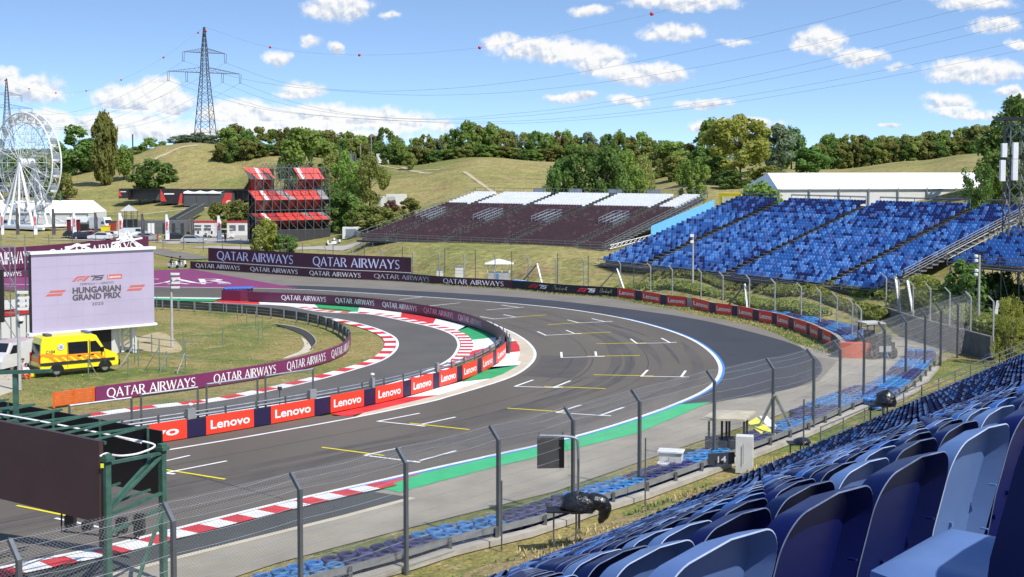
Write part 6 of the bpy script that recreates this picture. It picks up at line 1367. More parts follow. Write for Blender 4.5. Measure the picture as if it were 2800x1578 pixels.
boxthing('skip', 'dark red container beside the yellow skip', 'skip', 955, 1002, 1148, 18, mat('skip_red', (.30,.03,.03), .5), dsteel, 1.8)
boxthing('bin_row', 'row of dark bins in front of the white camper', 'bins', 690, 770, 1160, 22, black_p, gc, 1.0)
for x, l in ((600, 'dark red stand frame left of the parked cars'), (682, 'dark red stand frame behind the black car')): boxthing('display_stand', l, 'stand', x-16, x+14, 1135, 6, mat('dark_red', (.14,.01,.015), .5), black_p, .6, None)
def tower(t, p, u_, b_, h):
    un, bn = u_.normalized(), b_.normalized(); mb = MB()
    for f0 in (0, .5, 1):
        for g0 in (0, 1): mb.bar(p+u_*f0+b_*g0, p+u_*f0+b_*g0+Vector((0, 0, h+1.6)), .12)
    for z in (.9, 2.0, h): mb.bar(p+Vector((0, 0, z)), p+u_+Vector((0, 0, z)), .09)
    mb.bar(p+u_*.5, p+u_+Vector((0, 0, 2)), .07); mb.bar(p+u_, p+u_*.5+Vector((0, 0, 2)), .07); mb.build('frame', galv_d, t)
    mb = MB(); z = Vector((0, 0, h+1.6)); c = p+u_*.5+b_*.5+z+Vector((0, 0, 1.2)); k = [p-u_*.05+z, p+u_*1.05+z, p+u_*1.05+b_+z, p-u_*.05+b_+z]
    for i in range(4): mb.poly([k[i], k[(i+1) % 4], c])
    mb.build('canopy', mat('grey_canvas', (.40,.41,.40), .7), t)
boxthing('camera_tower', 'black platform tower with a grey canopy among the parked cars', 'tower', 1060, 1172, 1130, 2, black_p, None, 3.0, None, tower)
# feather banners
fw = mat('white_flag', (.70,.70,.74), .7, var=.06); fk = mat('dark_flag', (.075,.065,.075), .7, var=.1)
for x, y0, y1, w, dk in ((3,1035,1180,24,0),(137,1025,1240,26,1),(292,1035,1195,30,0),(455,1030,1205,28,1),(636,1055,1225,32,0),(828,1062,1230,30,1),(1040,1065,1250,40,0),(1241,1075,1265,30,1),(1454,1080,1270,34,0),(1680,1090,1250,30,1),(1913,1092,1290,36,0),(2182,1080,1290,30,1)):
    Y = 243 if y1 > 1240 else 252; X = (a1(x, 0)[0][0]-XC)/F*Y; b = Vector((X, Y, TZ(X, Y))); pxm = Y/F/3.227; zt = HC-(a1(x, y0)[0][1]-YH)*Y/F; hh = (zt-b.z); wd = w*pxm
    t = thing('feather_flag', ('white' if not dk else 'dark grey')+' feather banner '+{3:'at the left edge by the big wheel',137:'left of the big wheel platform',292:'in front of the big wheel',455:'right of the big wheel platform',636:'behind the black car',828:'behind the dark red car',1040:'in front of the black tower',1241:'above the silver estate car',1454:'right of the orange vest',1680:'above the nearest silver car',1913:'between the golf carts',2182:'beside the red scaffold'}[x], 'flag', b, 'feather banners along the car park')
    MB().tube([b, b+Vector((0, 0, hh))], .04, 5).build('pole', galv_d, t); n = 8; mb = MB()
    A = [b+Vector((.04, .02, hh*(.12+.86*k/n))) for k in range(n+1)]; B = [p+Vector((wd*(1 if k < n-1 else .6), .15*math.sin(k*1.1), 0)) for k, p in enumerate(A)]; mb.strip(A, B); mb.build('banner', fk if dk else fw, t)
    mb = MB(); mb.poly([b+Vector((wd*.3, -.06, hh*.45)), b+Vector((wd*.75, -.06, hh*.47)), b+Vector((wd*.75, -.06, hh*.72)), b+Vector((wd*.3, -.06, hh*.74))]); mb.build('emblem', lt_r if not dk else gc, t)
# marquees
def marquee(label, pts, wall_h, ridge_h, depth, bays, m, back):
    p, q = pts; u_ = q-p; b_ = Vector(back).normalized()*depth; t = thing('marquee', label, 'marquee', p); up = Vector((0, 0, 1))
    MB().obox(p, u_, b_, up*wall_h).build('wall', mat('marquee_wall', (.60,.60,.58), .6, var=.05), t); mb = MB(); e = [p-u_*.004-b_*.01+up*wall_h, q+u_*.004-b_*.01+up*wall_h]; r = [p+u_*.03+b_*.5+up*ridge_h, q-u_*.03+b_*.5+up*ridge_h]; f = [p+b_*1.01+up*wall_h, q+b_*1.01+up*wall_h]
    mb.poly([e[0], e[1], r[1], r[0]]); mb.poly([r[0], r[1], f[1], f[0]]); mb.poly([e[0], r[0], f[0]]); mb.poly([e[1], f[1], r[1]]); mb.build('roof', m, t)
    mb = MB()
    for k in range(bays+1): mb.bar(p+u_*(k/bays)-b_*.012, p+u_*(k/bays)-b_*.012+up*(wall_h+.15), .16)
    mb.bar(p-b_*.012+up*wall_h, q-b_*.012+up*wall_h, .14); mb.build('frame', mat('grey_frame', (.25,.26,.27), .5, .3), t); return t
mw = mat('marquee_roof', (.86,.86,.85), .6, var=.03)
R0, R1 = P(b3(95,330)[0][0], 552, 180), P(b3(2150,330)[0][0], 552, 187); zb = 7.6
R0.z = R1.z = zb
marquee('long white marquee with grey frame posts behind the blue stand', (R0, R1), 11.15-zb, 13.35-zb, 13, 8, mw, (-.2,.98,0))
L0, L1 = at1(-420, dy=50), at1(775, dy=50); L0.z = L1.z = .7; marquee('white marquee behind the big wheel and the parked camper', (L0, L1), 2.9, 5.6, 14, 8, mw, (0,1,0))
# --- big wheel
wm_ = mat('wheel_white', (.72,.73,.73), .45, var=.05); HB = P(73, 445, 285); RW_ = 136*285/F; hx = Vector((.805, -.593, 0)).normalized(); axd = Vector((hx.y, -hx.x, 0)); up = Vector((0, 0, 1))
t = thing('big_wheel', 'white observation wheel with round gondolas at the left edge', 'ferris wheel', Vector((HB.x, HB.y, TZ(HB.x, HB.y))))
def rp(a, r, o): return HB+hx*math.cos(a)*r+up*math.sin(a)*r+axd*o
NGD = 20
for o_ in (1.05, -1.05):
    MB().tube([rp(2*math.pi*k/60, RW_, o_) for k in range(61)], .17, 6, cap=False).build('rim', wm_, t); MB().tube([rp(2*math.pi*k/60, RW_*.80, o_*.9) for k in range(61)], .10, 5, cap=False).build('inner_rim', wm_, t)
mb = MB()
for k in range(NGD):
    a = 2*math.pi*k/NGD; b = a+math.pi/NGD
    for o_ in (1, -1):
        mb.tube([rp(a, .7, o_*1.5), rp(a, RW_, o_*1.0)], .055, 4, cap=False); mb.tube([rp(a, RW_*.8, o_*.95), rp(b, RW_, o_)], .045, 4, cap=False); mb.tube([rp(b, RW_, o_), rp(a+2*math.pi/NGD, RW_*.8, o_*.95)], .06, 4, cap=False)
        mb.tube([rp(a, RW_*.42, o_*1.2), rp(a+2*math.pi/NGD, RW_*.42, o_*1.2)], .035, 4, cap=False); mb.tube([rp(a, RW_*.42, o_*1.2), rp(b+.1, RW_*.8, o_)], .045, 4, cap=False); mb.tube([rp(a, RW_*.6, o_*1.1), rp(a+2*math.pi/NGD, RW_*.42, o_*1.2)], .03, 4, cap=False)
    for r_ in (RW_, RW_*.8, RW_*.6, RW_*.42): mb.tube([rp(a, r_, 1), rp(a, r_, -1)], .05, 4, cap=False)
    mb.tube([rp(a, RW_*.6, 1.1), rp(a, RW_*.8, -.9)], .04, 4, cap=False); mb.tube([rp(a, RW_*.42, -1.2), rp(a, RW_*.6, 1.1)], .04, 4, cap=False)
mb.build('spokes', wm_, t); mb = MB(); n = 16
V = [rp(2*math.pi*k/n, .9, o_) for o_ in (1.8, -1.8) for k in range(n)]; mb.add(V, [(k, (k+1) % n, n+(k+1) % n, n+k) for k in range(n)]+[tuple(range(n)), tuple(range(2*n-1, n-1, -1))]); mb.build('hub', wm_, t)
for sg in (1, -1):
    for dx in (-5.6, -1.8, 1.8, 5.6):
        ft = Vector((HB.x, HB.y, TZ(HB.x, HB.y)+.9))+hx*dx+axd*sg*(3.4 if abs(dx) < 3 else 2.6); MB().tube([HB+axd*sg*1.7, ft], [.22, .30], 7).build('support_leg', wm_, t)
pl = Vector((HB.x, HB.y, TZ(HB.x, HB.y))); mb = MB(); mb.obox(pl-hx*8.5-axd*3.8+up*.75, hx*17, axd*7.6, up*.3); mb.obox(pl-hx*11-axd*4+up*.3, hx*22, axd*.5, up*.5); mb.obox(pl-hx*11+axd*3.5+up*.3, hx*22, axd*.5, up*.5)
for k in range(6): mb.bar(pl-hx*(8-k*3.2)-axd*3.8+up*1.05, pl-hx*(8-k*3.2)-axd*3.8+up*2.1, .09)
mb.bar(pl-hx*8.5-axd*3.8+up*2.1, pl+hx*8.5-axd*3.8+up*2.1, .09); mb.bar(pl-hx*10.5-axd*4.3+up*.4, pl-hx*2-axd*4.3+up*2.6, .3); mb.bar(pl+hx*10.5-axd*4.3+up*.4, pl+hx*2-axd*4.3+up*2.6, .3); mb.build('platform', wm_, t)
gg = mat('gondola_glass', (.30,.34,.37), .15, var=.1, alpha=.55); first = None
for k in range(NGD):
    a = 2*math.pi*(k+.5)/NGD; c = rp(a, RW_-.1, 0)-up*.55
    if first is None:
        first = MB().lathe((0, 0, 0), [(.25,-1.0),(.62,-.85),(.80,-.45),(.82,-.40)], 12).build('gondola', wm_, t, local=True); c_ = first; MB().box((0, 0, .95), (.9, .9, .08)).build('roof_bar', wm_, first, local=True)
        MB().lathe((0, 0, 0), [(.80,-.42),(.78,.3),(.45,.9)], 12).build('canopy', gg, first, local=True); MB().box((0, -.83, -.55), (.7, .05, .3)).build('number_plate', lt_w, first, local=True)
        c_.location = c-pl
    else: c_ = copy_tree(first, t); c_.location = c-pl
mp_ = on(155, 0, 312); p = P(a1(503,0)[0][0], 0, 312); b = Vector((p.x, p.y, TZ(p.x, p.y))); tag(MB().tube([b, b+up*7.8], .22, 8).build('mast', mat('mast_green', (.05,.12,.07), .6, var=.1)), 'dark green mast at the right side of the big wheel', 'mast')
# --- red scaffold stage
S0_, S1_ = P(a2(300,0)[0][0], 0, 236), P(a2(962,0)[0][0], 0, 243); S0_.z = S1_.z = max(TZ(S0_.x, S0_.y), .9)-.1; u_ = (S1_-S0_); LS = u_.length; u_.normalize(); bk_n = Vector((-u_.y, u_.x, 0)); mpp = 240/F/3.227
t = thing('scaffold_tower', 'red and black zigzag scaffold tower with white chevrons beside the willowy trees', 'scaffold', S0_); zof = lambda y: HC-(a2(0, y)[0][1]-YH)*240/F
sr = mat('stage_red', (.62,.045,.035), .5, var=.18, scale=.7); sk_ = mat('stage_black', (.022,.018,.020), .5, var=.3, scale=.7); sg_ = mat('stage_grey', (.22,.21,.215), .5, var=.15); sd_ = mat('stage_dark_red', (.32,.028,.028), .5, var=.3, scale=.7); sw_ = mat('stage_white', (.72,.70,.70), .5)
nc = 9; cw = LS/nc; tiers = [(188,288,380,-.9),(384,470,558,.0),(588,650,735,.35)]
pats = ['rwkr...wrr', 'rwdkrgrrrrg', 'dwkrrrrrgr']
pats = [['rk','w','rk','.','.','.','w','rr','rr'], ['rr','w','dd','gr','rg','rr','rr','rr','gg'], ['dk','w','dd','rr','rr','rr','gr','rr','gr']]
for ti, (ya, yb_, yc, sh) in enumerate(tiers):
    za, zb_, zc = zof(ya), zof(yb_), zof(yc)
    for c in range(nc):
        pt = pats[ti][c]
        if pt == '.': continue
        a = S0_+u_*cw*c+u_*sh; b = a+u_*cw*.985; z = lambda q, h, d: Vector((q.x, q.y, 0))+bk_n*d+Vector((0, 0, h)); mm = {'r': sr, 'k': sk_, 'd': sd_, 'g': sg_, 'w': sw_}
        f1, f2 = pt[0], pt[-1]; A, B, C_, D_ = z(a, za, 1.7), z(b, za, 1.7), z(b, zb_, .1), z(a, zb_, .1); sl = u_*-.75
        mb = MB()
        if f1 == f2 or f1 == 'w':
            if f1 == 'w': mb.poly([A+sl, A+sl+(B-A)*.3, D_+(C_-D_)*.3, D_], 1); mb.poly([A+sl+(B-A)*.3, A+sl+(B-A)*.7, D_+(C_-D_)*.7, D_+(C_-D_)*.3], 0); mb.poly([A+sl+(B-A)*.7, B+sl, C_, D_+(C_-D_)*.7], 1)
            else: mb.poly([A+sl, B+sl, C_, D_], 0)
        else: mb.poly([A+sl, B+sl, C_], 0); mb.poly([A+sl, C_, D_], 1)
        mb.build('upper_panel', [mm[f1], mm[f2] if f1 != 'w' else sr], t); E_, F_ = z(a, zc, 1.6), z(b, zc, 1.6); s2 = u_*-.75; mb = MB(); dk2 = sd_ if f1 in 'rwd' else sk_
        if f1 == 'w': mb.poly([D_, D_+(C_-D_)*.3, E_+s2+(F_-E_)*.3, E_+s2], 1); mb.poly([D_+(C_-D_)*.3, D_+(C_-D_)*.7, E_+s2+(F_-E_)*.7, E_+s2+(F_-E_)*.3], 0); mb.poly([D_+(C_-D_)*.7, C_, F_+s2, E_+s2+(F_-E_)*.7], 1); mb.build('lower_panel', [sg_, sd_], t)
        else: mb.poly([D_, C_, F_+s2]); mb.poly([D_, F_+s2, E_+s2], 1); mb.build('lower_panel', [dk2, sk_], t)
mb = MB(); ztop = zof(186)
for c in range(nc+1):
    for d in (0, 1.8, 3.4): q = S0_+u_*cw*c+bk_n*d; q.z = S0_.z; mb.bar(q, Vector((q.x, q.y, ztop if c < 9 else zof(205))), .10)
    for ya, yb_, yc, sh in tiers:
        q = S0_+u_*cw*c; mb.bar(Vector((q.x, q.y, zof(yb_))), Vector((q.x, q.y, zof(yc)))+bk_n*1.6-u_*.75, .07); mb.bar(Vector((q.x, q.y, zof(yb_))), Vector((q.x, q.y, zof(ya)))+bk_n*1.7-u_*.75, .07)
        if c < nc: mb.bar(Vector((q.x, q.y, zof(yb_))), Vector((q.x, q.y, zof(yc)))+u_*cw, .06)
for y in (188, 290, 384, 470, 560, 650, 735):
    for d in (0, 3.4): a = S0_+bk_n*d; a.z = zof(y); mb.bar(a, a+u_*LS, .09)
for k in range(14):
    a = S0_+u_*(LS*.12+k*LS*.05)+bk_n*1.7; a.z = zof(186); mb.bar(a, a+u_*.35+Vector((0, 0, .7)), .07); mb.bar(a+u_*.35+Vector((0, 0, .7)), a+u_*.75, .07)
for c in range(3, 7):
    for j in range(3): a = S0_+u_*cw*(c+j/3)+bk_n*1.7; a.z = zof(195); b = S0_+u_*cw*(c+j/3+1.2)+bk_n*1.2; b.z = zof(375); mb.bar(a, b, .08)
mb.build('scaffolding', galv_d, t)['kind'] = 'stuff'
mb = MB(); mb.obox(S0_-bk_n*.05+Vector((0, 0, -.4)), u_*LS, bk_n*.04, Vector((0, 0, zof(735)-S0_.z+.3))); mb.obox(S0_+u_*LS-bk_n*.05+Vector((0, 0, -.4)), u_*.04, bk_n*3.6, Vector((0, 0, zof(735)-S0_.z+.3))); mb.build('black_skirt', mat('black_mesh', (.03,.03,.032), .7, var=.2), t)
mb = MB(); mb.obox(S0_+bk_n*3.5, u_*LS, bk_n*.05, Vector((0, 0, zof(384)-S0_.z))); mb.obox(S0_+bk_n*3.5+Vector((0, 0, zof(384)-S0_.z)), u_*LS*.34, bk_n*.05, Vector((0, 0, zof(200)-zof(384)))); mb.obox(S0_+u_*LS*.72+bk_n*3.5+Vector((0, 0, zof(384)-S0_.z)), u_*LS*.28, bk_n*.05, Vector((0, 0, zof(205)-zof(384)))); mb.build('backdrop', sk_, t)
# --- pavilions of the fan area
def pav(label, x0, x1, yt, yb_, Y, m, extra=None, depth=5):
    p, q = P(a1(x0,0)[0][0], 0, Y), P(a1(x1,0)[0][0], 0, Y); p.z = q.z = HC-(a1(0,yb_)[0][1]-YH)*Y/F; h = HC-(a1(0,yt)[0][1]-YH)*Y/F-p.z; t = thing('pavilion', label, 'pavilion', p, 'pavilions of the fan area'); u_ = q-p; b_ = Vector((0, depth, 0)); MB().obox(p-Vector((0, 0, .6)), u_, b_, Vector((0, 0, h+.6))).build('body', m, t)
    if extra: extra(t, p, u_, h)
    return t
def red_sides(t, p, u_, h): MB().poly([p+Vector((0, -.03, 0)), p+u_*.35+Vector((0, -.03, 0)), p+Vector((0, -.03, h))]).build('red_graphic', sr, t); MB().obox(p+u_*.2+Vector((0, -.04, h*.55)), u_*.6, Vector((0, .02, 0)), Vector((0, 0, h*.1))).build('lettering_strip', lt_w, t)
def canopy(t, p, u_, h):
    for k in range(4): MB().bar(p+u_*(k/3)+Vector((0, -1.5, 0)), p+u_*(k/3)+Vector((0, -1.5, h)), .12).build('post', black_p, t)
    MB().obox(p+Vector((0, -1.6, h)), u_, Vector((0, 7, 0)), Vector((0, 0, .35))).build('canopy', sk_, t)
def wide(t, p, u_, h):
    n = 3; mb = MB(); pts = []
    for k in range(n*6+1): f0 = k/(n*6); pts.append(p+u_*f0*.78+Vector((0, -.3, h+.35*(1-abs(math.sin(math.pi*f0*n)))))); 
    mb.strip(pts, [q+Vector((0, 5, .3)) for q in pts]); mb.strip(pts, [Vector((q.x, q.y, p.z+h-.12)) for q in pts]); mb.build('white_awning', lt_w, t)
    rg = p+u_*.78+Vector((0, -.35, 0)); w = u_*.22; MB().poly([rg, rg+w*.9, rg+w+Vector((0, 0, h)), rg+w*.35+Vector((0, 0, h))]).build('red_graphic', sr, t); mb = MB()
    for pl_ in F_R: mb.poly([rg+w*(.42+.10*a)+Vector((0, -.03, h*(.12+.22*b))) for a, b in [(x*2, y) for x, y in pl_]])
    mb.build('emblem', lt_w, t); MB().obox(p-u_*.12+Vector((0, -.4, 0)), u_*.12, Vector((0, 4, 0)), Vector((0, 0, h*1.1))).build('black_tower', sk_, t); MB().poly([p-u_*.11+Vector((0, -.45, 0)), p-u_*.03+Vector((0, -.45, 0)), p-u_*.02+Vector((0, -.45, h)), p-u_*.06+Vector((0, -.45, h))]).build('red_graphic', sr, t)
    for f0 in (.26, .52): MB().obox(p+u_*f0+Vector((0, -.04, 0)), u_*.006, Vector((0, .02, 0)), Vector((0, 0, h))).build('seam', sk_, t)
grey_p = mat('pavilion_grey', (.075,.078,.085), .6, var=.1)
pav('small black pavilion with a red corner left of the round dark tree', 1022, 1105, 858, 925, 378, sk_, red_sides, 4); pav('open black pavilion behind the round dark tree', 1105, 1400, 868, 938, 382, grey_p, canopy, 5); pav('red and black pavilion just right of the round dark tree', 1395, 1545, 860, 970, 374, sk_, red_sides, 5); pav('wide grey pavilion with a scalloped white awning and red end', 1600, 2030, 898, 992, 368, grey_p, wide, 6); pav('black pavilion with racks beside the red scaffold', 2035, 2195, 872, 945, 372, sk_, canopy, 5); pav('long black pavilion behind the white awning', 1560, 2040, 862, 900, 385, sk_, None, 4)
# ramp fence, benches
p, q = P(*a1(1480,1125)[0], 300), P(*a1(1735,990)[0], 345); t = thing('ramp', 'dark fenced stair ramp climbing to the pavilions', 'ramp', p); mb = MB(); dd = Vector((1.6, 1.6, 0)); mb.poly([p-Vector((0, 0, 1.8)), q-Vector((0, 0, 1.8)), q, p]); mb.poly([p+dd-Vector((0, 0, 1.8)), q+dd-Vector((0, 0, 1.8)), q+dd, p+dd]); mb.build('fence', mat('dark_mesh_panel', (.07,.075,.08), .6), t); MB().tube([p, q], .09, 5).tube([p+dd, q+dd], .09, 5).build('handrail', galv, t)
# --- video screen
TL, TR, BR_, BL_ = [a3(283,150)[0], a3(1362,120)[0], a3(1362,755)[0], a3(285,832)[0]]
YL, YR = 97.5, 104.0; q0 = P(BL_[0], BL_[1], YL); q1 = P(BR_[0], BR_[1], YR); q1.z = q0.z = (q0.z+q1.z)/2; hS = P(TL[0], TL[1], YL).z-q0.z; us = (q1-q0); wS = us.length; us.normalize(); ns = Vector((us.y, -us.x, 0))
t = thing('video_screen', 'big lavender video screen showing the race title, on white steel legs', 'screen', Vector((q0.x, q0.y, 0)))
sp_ = lambda u, v, o=0: q0+us*(u*wS)+Vector((0, 0, v*hS))+ns*o
MB().obox(sp_(0, 0, -.5), us*wS, ns*.5, Vector((0, 0, hS))).build('cabinet', dsteel, t)
lav = mat('screen_lavender', (.37,.33,.44), .4, var=.07, scale=.22, emit=.16); pan_ = MB().poly([sp_(0, 0, .02), sp_(1, 0, .02), sp_(1, 1, .02), sp_(0, 1, .02)]).build('display', lav, t)
mb = MB()
for k in range(1, 10): mb.poly([sp_(k/10-.0006, 0, .024), sp_(k/10+.0006, 0, .024), sp_(k/10+.0006, 1, .024), sp_(k/10-.0006, 1, .024)])
for k in range(1, 6): mb.poly([sp_(0, k/6-.001, .026), sp_(1, k/6-.001, .026), sp_(1, k/6+.001, .026), sp_(0, k/6+.001, .026)])
mb.build('panel_joint', mat('screen_joint', (.345,.308,.412), .5), pan_)
ink = mat('screen_ink', (.10,.085,.10), .5, var=.03); sred = mat('screen_red', (.50,.13,.11), .5, var=.03, emit=.05)
us2 = lambda X, Y: ((X-283)/(1362-283), 1-(Y-(150-30*(X-283)/1079))/((682+ -47*(X-283)/1079)))
def stext(s, x0, y0, x1, y1, m, bold=.0, o=.035):
    mb = MB(); (ua, va), (ub, vb) = us2(x0, y1), us2(x1, y0 if True else y1); vb = us2(x0, y0)[1]; emboss(mb, text2d(s, bold), lambda u, v, l: sp_(ua+(ub-ua)*u, va+(vb-va)*v, o)); mb.build('lettering', m, pan_)
stext('FORMULA 1 • LENOVO', 695, 405, 990, 425, ink, .0); stext('HUNGARIAN', 627, 443, 1056, 500, ink, .045); stext('GRAND PRIX', 625, 505, 1056, 560, ink, .045); stext('2025', 793, 577, 897, 601, ink)
ua, va = us2(620, 392); ub, vb = us2(910, 336); emblem(pan_, lambda u, v, k: sp_(ua+(ub-ua)*u, va+(vb-va)*v, .034+.001*k), sred, ink)
a_, b_ = us2(935, 376), us2(1066, 330); MB().poly([sp_(a_[0], a_[1], .03), sp_(b_[0], a_[1], .03), sp_(b_[0], b_[1], .03), sp_(a_[0], b_[1], .03)]).build('red_tile', sred, pan_); stext('Lenovo', 945, 342, 1055, 366, lt_w, .01, .04)
for x0, y0 in ((395, 517), (1103, 480)):
    mb = MB()
    for dy, dx in ((0, 0), (-30, 26)): q = [us2(x0+dx+a, y0+dy+b) for a, b in ((0, 0), (135, -5), (152, -26), (20, -20))]; mb.poly([sp_(u, v, .03) for u, v in q])
    mb.build('red_stripes', sred, pan_)
MB().obox(sp_(-.012, 1, -.55), us*wS*1.024, ns*.75, Vector((0, 0, .2))).build('top_beam', white_s, t); MB().obox(sp_(-.03, -.035, -.5), us*wS*1.045, ns*.7, Vector((0, 0, .18))).build('bottom_beam', white_s, t)
mb = MB()
for f0, f1, h in ((.66, .92, .75), (.70, .88, 1.25), (.28, .48, .4)): mb.bar(sp_(f0, 1, -.3)+Vector((0, 0, .2)), sp_((f0+f1)/2, 1, -.3)+Vector((0, 0, .2+h)), .16); mb.bar(sp_((f0+f1)/2, 1, -.3)+Vector((0, 0, .2+h)), sp_(f1, 1, -.3)+Vector((0, 0, .2)), .16); mb.bar(sp_(f0, 1, -.3)+Vector((0, 0, .2+h*.5)), sp_(f1, 1, -.3)+Vector((0, 0, .2+h*.9)), .12)
mb.build('top_truss', white_s, t); mb = MB()
for f0, d in ((.86, -.6), (.80, -1.5), (.88, -1.6), (.44, -.8), (.70, -1.2)):
    a = sp_(f0, 0, d); b = Vector((a.x, a.y, 0)); mb.bar(b, a, .24 if d > -1 else .16)
for k in range(5): z = .4*k; mb.bar(sp_(.80, 0, -1.5)*1+Vector((0, 0, z-q0.z)), sp_(.88, 0, -1.6)+Vector((0, 0, z+.4-q0.z)), .07)
mb.build('leg', white_s, t); mb = MB(); a = sp_(.68, 0, -1.4); mb.box((a.x, a.y, 1.0), (1.2, 1.2, 2.0)); mb.build('power_cabinet', white_s, t)
a = sp_(.50, 0, -1.6); tag(MB().box((a.x, a.y, 1.1), (3.6, 1.8, 2.2), math.atan2(us.y, us.x)).build('generator', black_p), 'black generator box under the video screen', 'generator')
# white building behind the screen
w0, w1 = P(*a3(-30,960)[0], 104), P(*a3(628,900)[0], 110); w0.z = w1.z = 0; t = thing('cabin', 'white cabin with a red eaves band behind the video screen', 'building', w0); uu = w1-w0; bb_ = Vector((-uu.y, uu.x, 0)).normalized()*5; hC = HC-(a3(0,705)[0][1]-YH)*104/F
MB().obox(w0, uu, bb_, Vector((0, 0, hC))).build('wall', mat('cabin_white', (.62,.62,.60), .6, var=.06, scale=6, stretch=(0,(6,6,.1))), t); MB().obox(w0-uu*.01-bb_*.02+Vector((0, 0, hC)), uu*1.02, bb_*1.04, Vector((0, 0, .5))).build('eaves', mat('eaves_red', (.48,.03,.03), .5), t); MB().obox(w0-uu*.02-bb_*.04+Vector((0, 0, hC+.5)), uu*1.04, bb_*1.08, Vector((0, 0, .12))).build('roof', mat('roof_pale', (.55,.52,.46), .7), t)
# left scaffold with black hanging
q = P(*a3(-130,1000)[0], 97); q.z = 0; t = thing('scaffold_mast', 'scaffold mast carrying a hanging black screen at the left edge', 'scaffold', q); mb = MB(); hh = HC-(a3(0,75)[0][1]-YH)*97/F; W2 = 280*97/F/3.227
for dx in (0, W2*.5, W2):
    for dy in (0, 2): mb.bar(q+Vector((dx, dy, 0)), q+Vector((dx, dy, hh)), .07)
k = 0; z = 0.0
while z < hh:
    mb.bar(q+Vector((0, 0, z)), q+Vector((W2, 0, z)), .06); mb.bar(q+Vector((0, 0, z)), q+Vector((W2*.5, 0, min(hh, z+1.9))), .05); mb.bar(q+Vector((W2, 0, z)), q+Vector((W2*.5, 0, min(hh, z+1.9))), .05); z += 1.9
mb.bar(q+Vector((0, 0, hh)), q+Vector((W2, 0, hh)), .09); mb.build('scaffolding', galv, t); zb = HC-(a3(0,760)[0][1]-YH)*96/F; zt = HC-(a3(0,290)[0][1]-YH)*96/F
MB().obox(q+Vector((-1, -.5, zb)), Vector((W2*.66+1, 0, 0)), Vector((0, .35, 0)), Vector((0, 0, zt-zb))).build('black_screen', mat('black_screen', (.012,.012,.013), .5, var=.1), t)
# poles with cameras and lamps
def cpole(label, px, py, ytop, Y=None, r=.07, head=None):
    b = G(px, py) if Y is None else P(px, py, Y); zt = HC-(ytop-YH)*b.y/F; t = thing('camera_pole', label, 'pole', b); MB().tube([b, Vector((b.x, b.y, zt))], [r*1.2, r*.8], 8).build('pole', mat('pole_grey', (.46,.46,.44), .5, .2, var=.1), t)
    if head: head(t, Vector((b.x, b.y, zt)))
    return t
def heads(t, p):
    for k, (dx, dz) in enumerate(((.35,0), (.4,-.35), (.38,-.7), (.35,-1.05))): MB().box(p+Vector((dx, -.1, dz-.1)), (.62, .3, .16)).build('lamp', white_s, t)
    MB().bar(p+Vector((.05, 0, .05)), p+Vector((.05, 0, -1.2)), .07).build('bracket', galv_d, t)
def dome(t, p): heads(t, p); MB().lathe(p+Vector((.22, -.15, -2.0)), [(.04,.35),(.16,.3),(.18,.1),(.16,.05)], 10).build('camera_housing', white_s, t, smooth=True); MB().ball(p+Vector((.22, -.15, -1.97)), .15, 10).build('camera_dome', black_p, t, smooth=True)
cpole('pale pole with a white dome camera in front of the ambulance rear', *a3(173,1345)[0], a3(0,470)[0][1], None, .11, dome); cpole('pale lamp pole standing right of the video screen', *a3(1518,965)[0], a3(0,310)[0][1], None, .10, heads)
def small(t, p): MB().box(p+Vector((-.12, 0, -.1)), (.4, .25, .3)).build('camera', white_s, t); MB().box(p+Vector((-.1, 0, -.75)), (.35, .25, .3)).build('lamp', white_s, t)
cpole('slim pole with white cameras in front of the large blue stand', b2(1818,1215)[0][0], b2(0,1215)[0][1]-12, b2(0,595)[0][1], 145, .10, small)
def cl(t, p):
    for dz in (0, -.35, -1.1, -1.4): MB().lathe(p+Vector((-.3+.1*math.sin(dz*9), -.1, dz-.2)), [(.05,0),(.16,.05),(.16,.2),(.05,.25)], 8).build('lamp', white_s, t)
cpole('white pole with round lamps before the small blue stand', b3(1858,1330)[0][0], b3(0,1330)[0][1], b3(0,800)[0][1], 103, .09, cl)
# --- infield posts and pipe fences
gp_ = mat('green_post', (.12,.19,.14), .6, var=.2); pc = 0; zone_ = ['first', 'second', 'third', 'fourth', 'fifth', 'sixth', 'seventh', 'eighth', 'ninth', 'tenth', 'eleventh']
for x, y0, y1 in ((100,250,105),(312,265,120),(463,280,128),(595,290,165),(730,315,165),(862,342,188),(950,372,215),(1035,400,245),(1100,505,290),(725,585,395),(1060,540,360)):
    b = G(*b4(x, y0)[0]); h = (y0-y1)/3.457*b.y/F; tag(MB().tube([b, b+Vector((0, 0, h))], .035, 6).build('fence_post', gp_), 'thin green post on the infield, %s along its row from the screen' % zone_[pc], 'post', 'green posts of the infield fence'); pc += 1
t = thing('pipe_fence', 'green and grey pipe fence with slanted braces beside the ambulance', 'fence', G(*a3(1130,1200)[0])); mb = MB()
for x, y0, y1 in ((975,905,840),(1055,1050,870),(1190,1110,868),(1222,1130,900),(1340,1020,850),(1408,1170,890),(1618,1000,830),(1637,1190,915),(780,1230,1040),(1133,1210,1060),(1470,1180,1000),(1968,965,790)): b = G(*a3(x, y0)[0]); mb.tube([b, b+Vector((0, 0, (y0-y1)/3.227*b.y/F))], .04, 6)
mb.build('post', gp_, t); mb = MB()
def pp(x, y, b): g_ = G(*a3(x, b)[0]); return P(*a3(x, y)[0], g_.y)
for (xa, ya, ba, xb, yb_, bb2) in ((905,838,900,1715,930,1150),(985,965,1000,1715,1058,1180)): mb.tube([pp(xa, ya, ba), pp(xb, yb_, bb2)], .035, 6)
